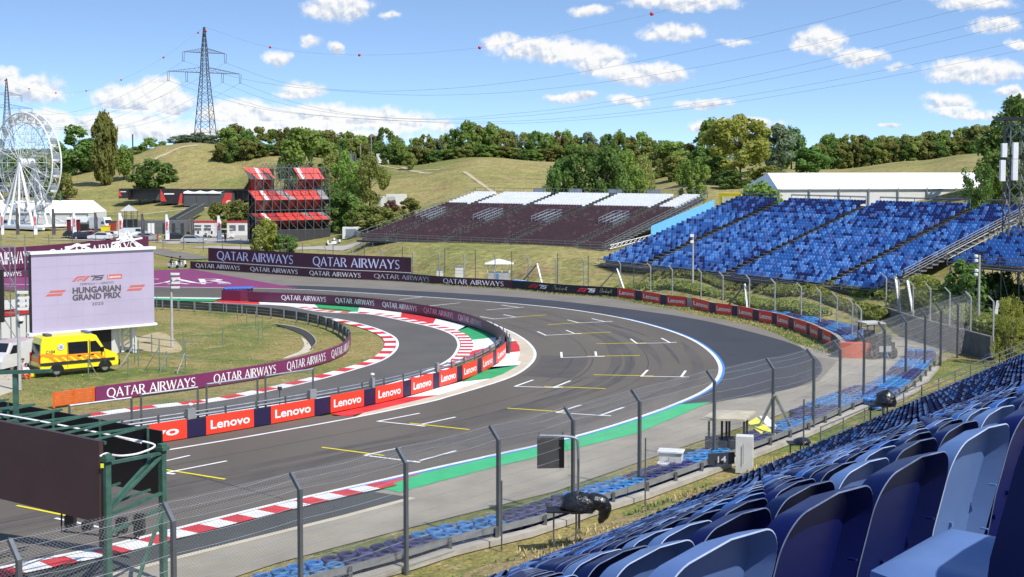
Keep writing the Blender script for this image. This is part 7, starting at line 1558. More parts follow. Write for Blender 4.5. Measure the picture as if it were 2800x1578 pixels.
for (xa, ya, ba, xb, yb_) in ((975,880,905,910,980),(1190,930,1110,1060,1140),(1405,970,1170,1275,1165),(1630,1020,1190,1560,1200),(1470,1035,1180,1410,1185),(785,1085,1230,858,1220)): mb.tube([pp(xa, ya, ba), G(*a3(xb, yb_)[0])], .04, 6)
mb.build('rail', galv, t)
# drain and bare patches on the infield
dr = spline(GG(b4(1195,378, 1400,410, 1520,455, 1590,520, 1600,560, 1560,610)), 6); w_ = spline(GG(b4(1240,384, 1380,425, 1490,480, 1530,530, 1560,590, 1530,622)), 6)
struct(MB().strip([p+Vector((0, 0, .16)) for p in dr], [p-Vector((0, 0, .30))*0+Vector((0, 0, .0)) for p in w_]).build('drain_wall', mat('drain_dark', (.045,.042,.036), .9)))
struct(MB().strip(*[[p+Vector((0, 0, .17)) for p in L_] for L_ in (spline(GG(b4(1195,374, 1400,404, 1522,450, 1597,516, 1608,560, 1568,612)), 6), dr)]).build('drain_kerb', conc))
struct(MB().strip(w_, spline(GG(b4(1300,420, 1470,490, 1490,540, 1480,580, 1440,630, 1280,690)), 6)).build('drain_floor', pale)) if False else None
flat('drain_floor', spline(GG(b4(1460,480, 1530,530, 1575,600, 1500,640, 1290,692, 1350,660, 1440,625, 1485,585, 1490,540)), 3), -.03, pale)
flat('bare_patch', spline(GG(a3(1230,870, 1400,830, 1600,960, 1560,1010, 1300,1000, 1120,980, 1060,930, 1230,870)), 4), -.035, mat('bare_soil', (.38,.31,.17), .95, var=.2, scale=.8)); flat('gravel_yard', GG(a3(-300,1150, 190,1140, 170,1330, -300,1500)), -.034, mat('yard', (.42,.38,.30), .95, var=.12, scale=1))
p0_, p1_ = b4(0,0), 0
# car park surface, far path
flat_pts = [at1(x, dy=d) for x, d in ((-300,-6),(1300,-8),(1500,-14),(2150,-14),(2500,-4),(2500,18),(600,34),(-300,60))]; struct(MB().poly([p+Vector((0, 0, .05)) for p in flat_pts]).build('car_park', mat('car_park_gravel', (.33,.31,.27), .95, var=.12, scale=.4)))
def path_on(name, pts, w, m, lift=.07):
    S = spline(pts, 8); A, B = [], []
    for i, p in enumerate(S): d = (S[min(i+1, len(S)-1)]-S[max(0, i-1)]); d.z = 0; d.normalize(); n = Vector((-d.y, d.x, 0))*w/2; a, b = p+n, p-n; A.append(Vector((a.x, a.y, TZ(a.x, a.y)+lift))); B.append(Vector((b.x, b.y, TZ(b.x, b.y)+lift)))
    return struct(MB().strip(A, B).build(name, m))
dust = mat('dirt_path', (.42,.35,.22), .95, var=.2, scale=.6)
path_on('dirt_path', [on(x, 0, Y) for x, Y in ((500,232),(650,226),(800,220),(880,214),(960,215))], 5, mat('road_pale', (.36,.34,.30), .95, var=.1, scale=.5))
for dx in (0, 1.9): path_on('dirt_path', [on(1165+dx, 0, 330), on(1215+dx, 0, 300), on(1255+dx, 0, 280), on(1300+dx, 0, 258)], .8, dust)
path_on('dirt_path', [on(1010, 0, 372), on(1050, 0, 352), on(1085, 0, 340)], 1.2, dust); path_on('dirt_path', [on(330, 0, 440), on(420, 0, 458), on(500, 0, 470)], 2.2, dust); path_on('dirt_path', [on(150, 0, 352), on(300, 0, 356), on(440, 0, 362), on(520, 0, 366)], 1.8, dust)
path_on('dirt_path', [on(930, 0, 390), on(1000, 0, 366), on(1120, 0, 345)], .9, dust); path_on('access_road', [on(370, 0, 226), on(440, 0, 216), on(505, 0, 207)], 4.5, asph3)
# ------------------------------------------------------------------ foreground gantry, boxes, cameras, hut, people
ggr = mat('gantry_green', (.045,.115,.085), .5, var=.25, scale=3); blk = mat('board_black', (.008,.008,.009), .5, var=.15)
def pz(x, y, Y): q = c4(x, y)[0]; return P(q[0], q[1], Y)
YA, YB = 43.0, 46.2; t = thing('screen_gantry', 'dark plum screen board on a green steel gantry over the track edge', 'gantry', G(*c4(852,1452)[0]))
fa, fb = pz(792,370,YA), pz(0,210,45.6); fa2, fb2 = pz(792,1022,YA), pz(0,828,45.6); dl = (fb-fa); fc, fc2 = fa+dl*2.2, fa2+(fb2-fa2)*2.2; nb_ = Vector((dl.y, -dl.x, 0)).normalized()
if nb_.y < 0: nb_ = -nb_
MB().prism([fa2, fc2, fc, fa], nb_*.16).build('screen_panel', mat('screen_plum', (.060,.030,.030), .45, var=.10, scale=.8), t)
ba_, bb2_ = pz(1285,290,47.4), pz(0,50,50.0); dl2 = bb2_-ba_; bc = ba_+dl2*2.2; dn = Vector((0, 0, -2.3)); MB().prism([ba_+dn, bc+dn, bc, ba_], nb_*.08).build('back_board', blk, t)
mb = MB()
for k in range(7): q = ba_+dl2*(k*.29+.07)-nb_*.06; mb.bar(q+Vector((0, 0, .02)), q+Vector((0, 0, -1.2)), .07)
mb.build('back_strut', ggr, t)
def post(x, ytop, Y, w): a = pz(x, ytop, Y); b = Vector((a.x, a.y, 0)); MB().bar(b, a, w, w, up=nb_).build('post', ggr, t); MB().bar(a-Vector((0, 0, .02)), a+Vector((0, 0, .10)), w*2.0, w*1.6, up=nb_).bar(a+Vector((0, 0, .1)), a+Vector((0, 0, .2)), w*1.2, w*1.2, up=nb_).build('post_cap', ggr, t); return b, a
A0_, At = post(846, 520, YA+.15, .22); B0_, Bt = post(1293, 435, YB, .20)
mb = MB(); z_ = lambda p, z: Vector((p.x, p.y, z))
mb.bar(z_(A0_, At.z-.12), z_(B0_, Bt.z-.12), .13, .10); zl = pz(870,975,YA).z; mb.bar(z_(A0_, zl), z_(B0_, zl+.02), .13, .10); mb.bar(z_(A0_, zl+.12), z_(B0_, Bt.z-.2), .11, .09); mb.bar(z_(A0_, zl+.35)+Vector((.08, .12, 0)), z_(B0_, Bt.z-.2)+Vector((-.25, .1, 0)), .09); mb.bar(z_(A0_, zl-.6), z_(B0_, zl-.5), .11); mb.bar(z_(A0_, -.2)+Vector((.5, .2, 0)), z_(B0_, zl-.55), .10, .10)
for k in range(6):
    a = fa+dl*(k*.30+.10)+nb_*.2-Vector((0, 0, .06)); b = a+nb_*2.6+dl*.05; mb.bar(a, b, .07); mb.bar(a+dl*.17, b, .07); mb.bar(a+Vector((0, 0, -2.3)), b+Vector((0, 0, -2.2)), .07)
mb.bar(fa+nb_*.25-Vector((0, 0, .1)), fa+dl*2+nb_*.25-Vector((0, 0, .1)), .1); mb.bar(fa2+nb_*.25, fa2+(fb2-fa2)*2+nb_*.25, .1); mb.build('truss', ggr, t)
MB().bar(z_(A0_, zl-1.0)-Vector((.16, .02, 0)), z_(A0_, At.z-.15)-Vector((.16, .02, 0)), .13, .16).build('screen_edge', blk, t); MB().box(pz(815,565,YA-.1), (.10, .02, .14)).build('sticker', mat('yellow_sticker', (.75,.75,.03), .5), t)
cab = spline([pz(-300,120,47), pz(0,155,46.5), pz(330,212,46), pz(700,285,46), pz(1000,345,46), pz(1235,400,46), pz(1120,462,45.2), pz(980,485,44.5), pz(890,478,43.8), pz(840,468,43.2), pz(795,490,43)], 6); MB().tube(cab, .035, 6).build('white_cable', white_s, t)
MB().tube(spline([pz(780,295,46), pz(930,335,46), pz(1130,385,46)], 6), .025, 5).build('white_cable', white_s, t)
for (x0, x1, y0, y1), l in zip(((527,602,955,1050),(662,737,1010,1068),(932,1012,985,1092),(1075,1152,955,1108)), ('leftmost', 'second from left', 'third from left', 'rightmost')):  # four black speaker boxes below the board
    a, b = pz(x0, y0, 44.5), pz(x1, y1, 44.5); s_ = thing('floodlight', 'black floodlight hanging under the gantry, '+l+' of four', 'floodlight', a, 'floodlights under the gantry'); MB().obox(Vector((a.x, 44.3, b.z)), (b.x-a.x, 0, 0), (0, .35, 0), (0, 0, a.z-b.z)).build('housing', black_p, s_); MB().tube([Vector((a.x+.1, 44.4, b.z)), Vector((a.x, 44.4, b.z-.12)), Vector((a.x-.12, 44.4, b.z-.16))], .03, 5).build('bracket', black_p, s_)
q = [pz(490,950,44.4), pz(490,1088,44.4), pz(800,1120,44.3), pz(1105,1148,44.3), pz(1110,1120,44.3)]; MB().tube(q, .035, 5).build('lamp_frame', black_p, t)
gp0 = pz(128, 225, 47); gt = P(42, 1023, 47); MB().bar(Vector((gt.x, 47, gp0.z-.5)), gt, .16, .16).build('upper_post', ggr, t); MB().bar(Vector((gt.x-3, 47.6, gt.z-.12)), P(141, 1014, 46.6), .12, .12).build('upper_bar', ggr, t)
# black loudspeaker box on a pipe
def p6(x, y, Y): q = a6(x, y)[0]; return P(q[0], q[1], Y)
Yk = 54.6; pl_ = p6(955, 500, Yk); t = thing('speaker_box', 'black box hanging from a bent grey pipe beside a bent fence post', 'loudspeaker', Vector((pl_.x, Yk, 0))); MB().tube(spline([Vector((pl_.x, Yk, 0)), Vector((pl_.x, Yk, pl_.z-.3)), pl_+Vector((-.05, 0, -.02)), p6(900, 488, Yk), p6(690, 480, Yk)], 5), .06, 8).build('pipe', galv, t)
a, b = p6(675, 505, Yk), p6(860, 697, Yk); MB().obox(Vector((a.x, Yk-.25, b.z)), (b.x-a.x, .1, 0), (0, .5, 0), (0, 0, a.z-b.z)).build('box', mat('box_black', (.006,.006,.007), .8, var=.2, spec=.2), t); mb = MB()
for x in (690, 850): q = p6(x, 470, Yk); mb.bar(q+Vector((0, 0, .1)), q-Vector((0, 0, .3)), .06)
mb.bar(p6(820, 565, Yk-.3), p6(835, 565, Yk-.3), .03, .06); mb.build('clamp', galv_d, t)
# plastic wrapped cameras
wrap = mat('black_wrap', (.010,.010,.011), .28, var=.3, scale=6, bump=.9, bscale=9, coat=.3)
def blob(mb, c, rx, ry, rz_, seed, n=20, flat_=.0):
    V = []; 
    for i in range(11):
        ph = math.pi*i/10
        for k in range(n):
            a = 2*math.pi*k/n; d = Vector((math.sin(ph)*math.cos(a), math.sin(ph)*math.sin(a), math.cos(ph))); f = 1+.22*mnoise.noise(d*2.2+Vector((seed, 0, 0)))+.10*mnoise.noise(d*6+Vector((seed, 3, 0))); V.append(Vector(c)+Vector((d.x*rx*f, d.y*ry*f, d.z*rz_*f if d.z > 0 else d.z*rz_*.4*f)))
    mb.add(V, [(i*n+k, (i+1)*n+k, (i+1)*n+(k+1) % n, i*n+(k+1) % n) for i in range(10) for k in range(n)])
def wcam(label, f, x0, x1, yt, yb_, legs, Y, drape=None, flat_=False):
    L_, R_ = f(x0, yb_)[0], f(x1, yb_)[0]; a, b = P(*L_, Y), P(*R_, Y); top = P(*f(x0, yt)[0], Y).z; c = a.lerp(b, .6); t = thing('wrapped_camera', label, 'camera', Vector((c.x, Y, 0)), 'cameras wrapped in black plastic'); w = (b-a).length; h = top-a.z
    MB().obox(a+Vector((0, -.4, -.05)), (w*.8, 0, -.02), (0, .8, 0), (0, 0, .06)).build('tray', black_p, t); mb = MB(); blob(mb, c+Vector((-w*.03, 0, h*.1)), w*.33, .42, h*.88, Y, flat_=0); mb.build('cover', wrap, t, smooth=True)
    if drape:
        mb = MB(); d0 = P(*f(*drape)[0], Y); m1 = b.lerp(c, .35)+Vector((0, 0, h*.45)); mb.tube(spline([c+Vector((w*.1, 0, h*.5)), m1+Vector((w*.10, 0, -h*.1)), b+Vector((w*.02, 0, -h*.1)), d0], 5), [w*.10, w*.13, w*.15, w*.15, w*.14, w*.15, w*.15, w*.13, w*.14, w*.13, w*.12, w*.10, w*.10, w*.07, w*.06, .02], 10); mb.build('loose_wrap', wrap, t, smooth=True)
    mb = MB()
    for x, y in legs: p = P(*f(x, y)[0], Y); mb.tube([Vector((p.x, Y, a.z)), p], .035, 6)
    mb.build('leg', galv_d, t)
wcam('camera wrapped in black plastic on a tray, torn wrap hanging down, below the black box', a6, 740, 1130, 862, 985, ((788,1230),(942,1190),(965,1150)), 49.5, (1100, 1085)); wcam('camera wrapped in a neat black plastic dome above the middle of the railing', a8, 1187, 1405, 165, 262, ((1205,430),(1320,400),(1290,400)), 58)
wcam('flat folded camera under black plastic at the left end of the railing', a8, 640, 810, 492, 528, ((655,600),(725,590)), 60.5); wcam('small far camera under black plastic near the end of the fence', b7, 1888, 2000, 705, 742, ((1900,790),(1970,790)), 88)
# white cabinets
wc = mat('cabinet_white', (.60,.60,.57), .5, var=.08, scale=2)
def cabin(label, x0, x1, y0, y1, f, d=.7, lid=True):
    q = f((x0+x1)/2, y1)[0]; b = G(*q, .15); w = (x1-x0)/(2.511)*b.y/F; h = (y1-y0)/2.511*b.y/F; t = thing('cabinet', label, 'cabinet', Vector((b.x, b.y, 0)), 'white electrical cabinets'); rz = math.atan2(U.y, U.x)-.5; MB().box((b.x, b.y+d/2, h/2), (w*.92, d, h), -.25).build('body', wc, t)
    if lid: MB().box((b.x, b.y+d/2, h+.03), (w*1.05, d*1.2, .07), -.25).build('lid', white_s, t)
    MB().bar((b.x-w*.15, b.y-.03, h*.25), (b.x-w*.15, b.y-.03, h*.8), .02).build('door_seam', galv_d, t)
cabin('low white cabinet with an overhanging lid behind the tyre wall', 1515, 1685, 575, 728, a6); cabin('small white box in front of the low white cabinet', 1505, 1582, 660, 742, a6, .4); cabin('tall narrow white cabinet beside the marshal hut', 285, 412, 462, 718, a8, .6, False)
# marshal hut with canopy
def p7(x, y, Y): q = a7(x, y)[0]; return P(q[0], q[1], Y)
Yh = 65.5; t = thing('marshal_hut', 'open marshal hut with a beige canopy and dark lower boards behind the fence', 'hut', Vector((p7(900,1200,Yh).x, Yh, 0))); k = [p7(695,1100,Yh-.3), p7(1090,1145,Yh-.6), p7(1185,1095,Yh+1.2), p7(830,1068,Yh+1.6)]; zc = sum(p.z for p in k)/4
MB().prism([Vector((p.x, p.y, zc+(.08 if i > 1 else 0))) for i, p in enumerate(k)], (0, 0, .10)).build('canopy', mat('beige_canopy', (.44,.40,.30), .7, var=.15), t); mb = MB()
for x, dy in ((770,0),(885,.6),(925,1.0),(950,0),(1080,0),(1105,1.0)): q = p7(x, 1120, Yh+dy); mb.bar(Vector((q.x, q.y, 0)), Vector((q.x, q.y, zc)), .10)
mb.build('post', dsteel, t); a, b = p7(765,1300,Yh), p7(1085,1300,Yh); MB().obox(Vector((a.x, a.y-.02, 0)), b-a, (0, 1.2, 0), (0, 0, .95)).build('lower_boards', mat('hut_boards', (.05,.055,.07), .6, var=.2, scale=4), t)
o8 = lambda x, y, Y: P(*a8(x, y)[0], Y)
a = o8(135,612,62.8); nbd = MB().obox(Vector((a.x-.3, a.y, .35)), (1.3, .35, 0), (0, .06, 0), (0, 0, .55)).build('number_board', mat('number_black', (.03,.035,.05), .5), t); mb = MB(); emboss(mb, text2d('14', .01), lambda u, v, l: Vector((a.x+.15+.42*u, a.y-.02+.12*u, .48+.3*v))); mb.build('lettering', mat('number_grey', (.45,.48,.55), .6), nbd)
def slab(name, label, pts, m, cat): tag(MB().prism([p7(x, y, Y) for x, y, Y in pts], (.03, .10, -.06)).build(name, m), label, cat)
slab('foam_mat', 'slanted yellow mat leaning on the tyre wall beside the hut', ((1112,1145,70.5),(1190,1098,71),(1372,1258,69),(1305,1322,68.5)), mat('mat_yellow', (.78,.72,.10), .6, var=.1), 'mat'); slab('foam_mat', 'slanted white mat leaning on the tyre wall beside the yellow mat', ((1212,1088,71.5),(1285,1090,72),(1440,1250,70),(1378,1300,69.5)), mat('mat_white', (.74,.73,.70), .6, var=.1), 'mat')
# far marshal booth and cabinets behind the boards
def pb1(x, y, Y): q = b1(x, y)[0]; return P(q[0], q[1], Y)
Ym = 167; t = thing('marshal_booth', 'small glazed marshal booth with a pale hipped roof behind the plum boards', 'booth', Vector((pb1(1930,1090,Ym).x, Ym, .8))); a, b = pb1(1800,1100,Ym), pb1(2048,1100,Ym); zt = pb1(0,920,Ym).z; zm = pb1(0,1020,Ym).z; w = b.x-a.x
MB().obox(Vector((a.x, Ym, a.z-.5)), (w, 0, 0), (0, 1.8, 0), (0, 0, zm-a.z+.5)).build('lower_wall', mat('booth_grey', (.35,.36,.37), .6), t); mb = MB()
for f0 in (0, .3, .65, 1): 
    for dy in (0, 1.8): mb.bar((a.x+w*f0, Ym+dy, zm), (a.x+w*f0, Ym+dy, zt), .09)
mb.build('frame', white_s, t); MB().poly([Vector((a.x+w*.32, Ym-.03, a.z)), Vector((a.x+w*.5, Ym-.03, a.z)), Vector((a.x+w*.5, Ym-.03, zm-.1)), Vector((a.x+w*.32, Ym-.03, zm-.1))]).build('blue_sign', mat('sign_blue', (.08,.20,.42), .5), t); mb = MB(); c_ = Vector((a.x+w/2, Ym+.9, zt+.6)); k = [Vector((a.x-.4, Ym-.5, zt)), Vector((b.x+.5, Ym-.5, zt)), Vector((b.x+.5, Ym+2.3, zt)), Vector((a.x-.4, Ym+2.3, zt))]
for i in range(4): mb.poly([k[i], k[(i+1) % 4], c_])
mb.poly(k[::-1]); mb.build('roof', white_s, t)
for x0, x1, y0, l in ((1218,1286,992,'low white cabinet behind the plum boards, left of the taller one'), (1430,1520,956,'tall white cabinet with a dark side behind the plum boards')):
    a, b = pb1(x0, 1060, 173), pb1(x1, 1060, 173); t = thing('cabinet', l, 'cabinet', a); MB().obox(a-Vector((0, 0, .6)), (b.x-a.x, 0, 0), (0, .8, 0), (0, 0, pb1(0, y0, 173).z-a.z+.6)).build('body', wc, t); MB().obox(Vector((a.x-.03, 172.95, pb1(0, y0, 173).z)), (b.x-a.x+.06, 0, 0), (0, .9, 0), (0, 0, .08)).build('lid', galv, t)
# loudspeaker mast at the right
Yt = 118; xm = (2775-XC)/F*Yt; gz = TZ(xm, Yt); ztp = HC+126*Yt/F; t = thing('speaker_mast', 'lattice mast with white column loudspeakers and a black top platform at the right edge', 'mast', Vector((xm, Yt, gz))); mb = MB(); s_ = .75
for i, (sx, sy) in enumerate(((-1,-1),(1,-1),(1,1),(-1,1))):
    mb.bar((xm+sx*s_, Yt+sy*s_, gz-.3), (xm+sx*s_, Yt+sy*s_, ztp), .10)
    sx2, sy2 = ((1,-1),(1,1),(-1,1),(-1,-1))[i]; z = gz
    while z < ztp-1.5: mb.bar((xm+sx*s_, Yt+sy*s_, z), (xm+sx2*s_, Yt+sy2*s_, z+1.5), .06); mb.bar((xm+sx2*s_, Yt+sy2*s_, z), (xm+sx*s_, Yt+sy*s_, z+1.5), .06); z += 1.5
mb.build('lattice', galv_d, t); MB().box((xm+.2, Yt, ztp), (3.2, 2.6, .25)).build('platform', black_p, t); MB().box((xm+.2, Yt, ztp-3.2), (2.6, 2.2, .15)).build('lower_platform', black_p, t); mb = MB()
for sx in (-1.3, 1.5): mb.bar((xm+sx, Yt-1, ztp-3.2), (xm+sx, Yt-1, ztp), .08)
mb.build('platform_frame', black_p, t)
for x, y0, y1 in ((2464,290,396),(2526,286,392),(2472,206,276),(2528,202,284)):
    q0_, q1_ = P(1400+x/1.84, 280+y0/1.84, Yt-1), P(1400+x/1.84, 280+y1/1.84, Yt-1); MB().box((q0_.x, Yt-1.2, (q0_.z+q1_.z)/2), (.42, .4, q0_.z-q1_.z)).build('column_speaker', white_s, t)
# dark telehandler behind the end of the tyre wall
p = G(*b7(950,728)[0]); t = thing('recovery_vehicle', 'dark recovery tractor with an open cab behind the orange red tyre belt', 'tractor', p); f = Fr(p, (.25,-1)); dk_ = mat('tractor_dark', (.02,.022,.026), .45, var=.3, scale=3)
MB().obox(f(-1.8, -.8, .5), f.f*3.2, f.l*1.6, Vector((0, 0, .75))).build('chassis', dk_, t); MB().obox(f(.1, -.55, 1.25), f.f*1.2, f.l*1.1, Vector((0, 0, .5))).build('bonnet', dk_, t); mb = MB()
for x in (-1.5, -.1):
    for y in (-.7, .7): mb.bar(f(x, y, 1.2), f(x*.95, y*.92, 2.45), .09)
mb.build('cab_frame', dk_, t); MB().obox(f(-1.65, -.8, 2.45), f.f*1.7, f.l*1.6, Vector((0, 0, .10))).build('cab_roof', mat('tractor_roof', (.45,.45,.42), .6), t); MB().obox(f(-1.2, -.4, 1.2), f.f*.3, f.l*.8, Vector((0, 0, .7))).build('seat', black_p, t)
for x, y, r_ in ((-1.3,-.85,.62),(-1.3,.85,.62),(1.1,-.8,.42),(1.1,.8,.42)): wheel(t, f(x, y, r_), r_, .35, f.l)
MB().obox(f(1.35, -.5, .55), f.f*.06, f.l*1.0, Vector((0, 0, .45))).build('front_plate', mat('plate_grey', (.30,.31,.32), .5), t)
# --- people
skin_c = mat('skin', (.48,.28,.19), .6, var=.05)
def person(loc, hd, label, shirt, trousers, hair, pose='stand', h=1.76, hair_m=None, helmet=None):
    t = thing('person', label, 'person', loc, None, math.atan2(hd[1], hd[0])); k = h/1.76; J = []; Bn = []
    def j(x, y, z, r): J.append((x*k, y*k, z*k, r*k)); return len(J)-1
    def b(a, c): Bn.append((a, c))
    hz = .95 if pose == 'stand' else .55
    pel = j(0, 0, hz, .13); lean = .06 if pose == 'stand' else .16; wa = j(lean*.3, 0, hz+.18, .125); ch = j(lean, 0, hz+.40, .145); nk = j(lean+.02, 0, hz+.55, .06); hd0 = j(lean+.05, 0, hz+.63, .075); hd1 = j(lean+.06, 0, hz+.72, .10); hd2 = j(lean+.05, 0, hz+.80, .075); ns = j(lean+.155, 0, hz+.70, .018)
    b(pel, wa); b(wa, ch); b(ch, nk); b(nk, hd0); b(hd0, hd1); b(hd1, hd2); b(hd1, ns)
    for s in (1, -1):
        sh = j(lean, s*.18, hz+.46, .07); b(ch, sh)
        if pose == 'stand': el, wr = j(.02+lean*.5, s*.24, hz+.20, .048), j(.10, s*.25, hz-.04, .034); b(sh, el); b(el, wr); dv = (.25, 0, -1)
        else: el, wr = j(.16+lean, s*.22, hz+.24, .048), j(.40, s*.14, hz+.12, .034); b(sh, el); b(el, wr); dv = (.9, -.1*s, -.3)
        w0 = J[wr]; pm = j(w0[0]/k+dv[0]*.06, w0[1]/k+dv[1]*.06, w0[2]/k+dv[2]*.06, .036); b(wr, pm)
        for q in range(4): f1 = j(w0[0]/k+dv[0]*.12, w0[1]/k+(q-1.5)*.020, w0[2]/k+dv[2]*.12, .010); f2 = j(w0[0]/k+dv[0]*(.16+.01*(q in (1, 2)))+.02, w0[1]/k+(q-1.5)*.021, w0[2]/k+dv[2]*.165, .008); b(pm, f1); b(f1, f2)
        th = j(w0[0]/k+dv[0]*.05+.045, w0[1]/k-s*.035, w0[2]/k+dv[2]*.07, .011); b(pm, th)
        hp = j(0, s*.09, hz-.05, .10); b(pel, hp)
        if pose == 'stand': kn, an, to = j(.03, s*.11, .50, .065), j(-.02, s*.11, .09, .045), j(.14, s*.13, .05, .042)
        elif pose == 'sit': kn, an, to = j(.44, s*.16, .52, .068), j(.46, s*.15, .10, .045), j(.62, s*.17, .05, .042)
        else: kn, an, to = j(.38, s*.20, .56, .068), j(.34, s*.18, .28, .045), j(.50, s*.18, .25, .042)
        b(hp, kn); b(kn, an); b(an, to)
    o = skin('body', J, Bn, t, skin_c); me = o.data
    for m_ in (shirt, trousers, black_p): me.materials.append(m_)
    idx = []
    for p in me.polygons:
        c = p.center/k; z = c.z; idx.append(0 if z > hz+.53 else (3 if z < .12 and pose != 'ride' else 2 if (z < hz+.03 and not (abs(c.y) > .2 and pose == 'stand') and not (pose != 'stand' and c.x > .3 and z > hz+.06)) else 1))
        if pose == 'stand' and abs(c.y) > .2 and z < hz+.08: idx[-1] = 0
        if pose != 'stand' and c.x > .36 and z > hz+.06: idx[-1] = 0
    me.polygons.foreach_set('material_index', idx); mb = MB(); c = Vector(((lean+.035)*k, 0, (hz+.745)*k)); mb.ball(c, .112*k if not helmet else .145*k, 10, sz=1.0 if helmet else .85); mb.build('helmet' if helmet else 'hair', helmet or hair, t, smooth=True, local=True); return t
hb = mat('dark_hair', (.02,.014,.010), .6); sw = mat('shirt_white', (.72,.72,.72), .8); so = mat('trousers_orange', (.80,.09,.03), .7); bkc = mat('dark_clothes', (.018,.018,.022), .8); vest = mat('orange_vest', (.85,.22,.04), .7)
p = G(*a3(205,1215)[0]); person(p+Vector((0, .1, -.18)), (.1,-1), 'person in white shirt and orange trousers, seated left behind the ambulance', sw, so, hb, 'sit'); p = G(*a3(285,1195)[0]); person(p+Vector((0, .1, -.18)), (.35,-1), 'person in white shirt and orange trousers, seated right at the ambulance bumper', sw, so, hb, 'sit')
q = G(*a3(240,1235)[0]); person(q+Vector((-.15, -.1, -.3)), (.8,-.6), 'person in white shirt and orange trousers, seated low in front of the other two', sw, so, hb, 'sit', 1.7)
tag(MB().box(G(*a3(292,1225)[0])+Vector((0, 0, .22)), (.3, .25, .42), .3).build('bag', amb_y), 'small yellow bag on the grass beside the seated medics', 'bag'); person(at1(1383, dy=-10), (0,-1), 'person in an orange vest standing beside the silver estate car', vest, vest, hb); person(at1(1985, dy=-12), (-.3,-1), 'person in dark clothes standing in front of the golf carts', bkc, bkc, hb)
def scooter(loc, hd, label, rider=None):
    t = thing('scooter', label, 'scooter', loc, None, math.atan2(hd[1], hd[0])); wsc = mat('scooter_white', (.70,.70,.70), .35, coat=.3); L_ = dict(local=True)
    MB().prism([Vector((x, -.16, z)) for x, z in ((-.85,.35),(-.8,.78),(-.05,.74),(.05,.36),(.45,.34),(.52,1.0),(.66,1.0),(.72,.5),(.6,.22),(-.6,.22))], (0, .32, 0)).build('body', wsc, t, **L_); MB().box((-.42, 0, .82), (.7, .28, .1)).build('saddle', black_p, t, **L_); MB().bar((.58, 0, .95), (.52, 0, 1.10), .06).bar((.5, -.33, 1.1), (.5, .33, 1.1), .045).build('handlebar', black_p, t, **L_)
    for x in (-.62, .72):
        mb = MB(); n = 14; mb.add([Vector((x+r_*math.cos(2*math.pi*k/n), s_, .25+r_*math.sin(2*math.pi*k/n))) for r_, s_ in ((.25,-.06),(.25,.06)) for k in range(n)], [(k, (k+1) % n, n+(k+1) % n, n+k) for k in range(n)]+[tuple(range(n)), tuple(range(2*n-1, n-1, -1))]); mb.build('wheel', tyre_m, t, **L_)
    if rider: hv = Vector((hd[0], hd[1], 0)).normalized(); person(Vector(loc)-hv*.38+Vector((0, 0, .22)), hd, rider, bkc, bkc, hb, 'ride', helmet=black_p)
p1_ = G(*a3(1525,268)[0]); p2_ = G(*a3(1600,262)[0]); scooter(p1_, (.9,-.45), 'white scooter, left one of the pair behind the plum painted run-off', 'rider in black clothes and helmet on the left scooter'); scooter(p2_, (.9,-.45), 'white scooter, right one of the pair behind the plum painted run-off', 'rider in black clothes and helmet on the right scooter')
b = on(a2(985,0)[0][0]/1.08696, 0, 222); scooter(b, (-.9,-.3), 'white parked scooter on the pale path by the red scaffold skirt'); b = on(a2(1030,0)[0][0]/1.08696, 0, 226); scooter(b, (-.7,.6), 'second parked scooter half behind the white one on the pale path')
t = thing('storage_box', 'low white storage container beside the path left of the maroon stand', 'container', on(880, 0, 236)); a, b = P(a2(1072,0)[0][0], 0, 236), P(a2(1410,0)[0][0], 0, 236); gz = TZ(a.x, 236); MB().obox(Vector((a.x, 236, gz-.2)), (b.x-a.x, 0, 0), (0, 2, 0), (0, 0, 2.3)).build('body', white_s, t); MB().obox(Vector((a.x+.6, 235.95, gz+.4)), (1.8, 0, 0), (0, .04, 0), (0, 0, 1.4)).build('door', galv, t)
for x0, x1, l in ((1372,1460,'white trailer behind the bushes left of the maroon stand'), (1462,1640,'pale grey trailer behind the reddish shrub')):
    a, b = P(a2(x0,0)[0][0], 0, 285), P(a2(x1,0)[0][0], 0, 285); gz = TZ((a.x+b.x)/2, 285); zt = P(0, a2(0,480)[0][1], 285).z; t = thing('trailer', l, 'trailer', Vector((a.x, 285, gz))); MB().obox(Vector((a.x, 285, gz-.2)), (b.x-a.x, 0, 0), (0, 2.5, 0), (0, 0, max(2.4, zt-gz)+.2)).build('body', wh_t, t); MB().obox(Vector((a.x+.3, 284.95, gz+.5)), ((b.x-a.x)*.4, 0, 0), (0, .04, 0), (0, 0, 1.4)).build('panel', mat('grey_panel', (.42,.44,.46), .6), t)
# small compound on the hilltop
p = on(935, 0, 398); t = thing('mast_compound', 'small fenced compound with slim masts on the hilltop', 'compound', p); mb = MB()
for dx, h in ((-3.2,5.5),(0,8.5),(-6,3.5)): mb.tube([p+Vector((dx, 0, -.5)), p+Vector((dx, 0, h))], .12, 6)
mb.build('mast', galv, t); MB().obox(p+Vector((-12, 2, -.5)), (7, 0, 0), (0, 3, 0), (0, 0, 3)).build('hut', mat('hut_grey', (.10,.10,.10), .7), t); p = on(958, 0, 392); MB().obox(p+Vector((-1.2, 0, -.3)), (1.7, 0, 0), (0, 1, 0), (0, 0, 3)).build('cabinet', white_s, t); MB().obox(p+Vector((.8, 0, -.3)), (1.5, 0, 0), (0, 1, 0), (0, 0, 2.4)).build('cabinet', white_s, t)
b = on(336, 0, 432); tag(MB().tube([b-Vector((0, 0, .5)), Vector((b.x, b.y, HC-(a1(0,378)[0][1]-YH)*b.y/F))], .22, 7).build('brown_pole', bark), 'tall bare brown pole between the slim tree and the bare hill', 'pole')
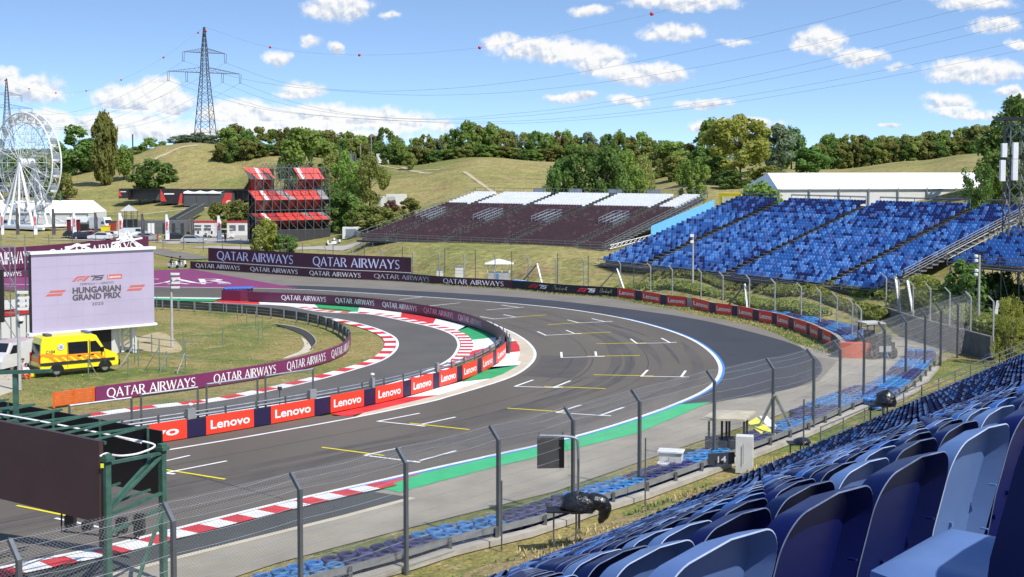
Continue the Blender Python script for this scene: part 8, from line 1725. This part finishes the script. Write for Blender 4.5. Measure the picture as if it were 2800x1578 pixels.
LBF = Path([on(x, 0, Y) for x, Y in ((-120,232),(200,230),(420,226),(640,216),(760,206))], 6)
wirefence('wire_fence', 'thin wire fence along the grass slope in front of the car park', LBF, 0, LBF.len, 0, 0, 2.3, 4.2, False, galv_d, [.6, 1.4, 2.2], r=.035, wr=.008)

# tufts of dry and green grass on the bank in front of the stand and along the far boards
r = np.random.RandomState(5); tufts = MB(); tm = [mat('tuft_dry', (.46,.38,.16), .9, var=.25, scale=2), mat('tuft_green', (.14,.22,.05), .9, var=.25, scale=2)]
def tuft(p, h, mi):
    for k in range(4):
        a = r.uniform(0, 6.28); d = Vector((math.cos(a), math.sin(a), 0)); w = Vector((-d.y, d.x, 0))*h*.16; tufts.add([p-w, p+w, p+d*h*.5+Vector((0, 0, h*r.uniform(.6, 1.1)))], [(0, 1, 2)], mi)
for _ in range(5200):
    tt = r.uniform(-14, 62); q = r.uniform(.05, 1)**1.0; p = O+U*float(tt)+NN*(1.4+(OFF0-1.5)*q); p.z = max(0, (Z0-.35+zo(float(tt)))*((q*4-.1)/4))*.95
    if mnoise.noise((p.x*.35, p.y*.35, 7)) > -.15: tuft(p, r.uniform(.08, .26), 1 if mnoise.noise((p.x*.22, p.y*.22, 1)) > .02 else 0)
for _ in range(2600):
    s_ = r.uniform(BAR.spx(1150), BAR.len-2); p = BAR.at(s_, r.uniform(.05, .55+min(1.8, max(0, (s_-BAR.spx(1300))*.05)))); p.z = -.03; tuft(p, r.uniform(.08, .2), 1 if r.uniform() < .55 else 0)
for _ in range(6500):
    x, y = r.uniform(-40, -1), r.uniform(76, 140); pr = proj((x, y, 0)); p = Vector((x, y, -.04))
    if not (0 < pr[0] < 1080): continue
    if mnoise.noise((x*.18, y*.18, 2)) < .05: continue
    ok = min(((IW.p[i].x-x)**2+(IW.p[i].y-y)**2, i) for i in range(0, len(IW.p), 3))[1]; d = IW.dir(IW.L[ok]); e = p-IW.p[ok]
    if e.x*d.y-e.y*d.x < .3: continue
    tuft(p, r.uniform(.06, .16), 0 if r.uniform() < .7 else 1)
tag(tufts.build('grass_tufts', tm), 'tufts of dry and green grass on the verges and the infield', 'grass', kind='stuff')
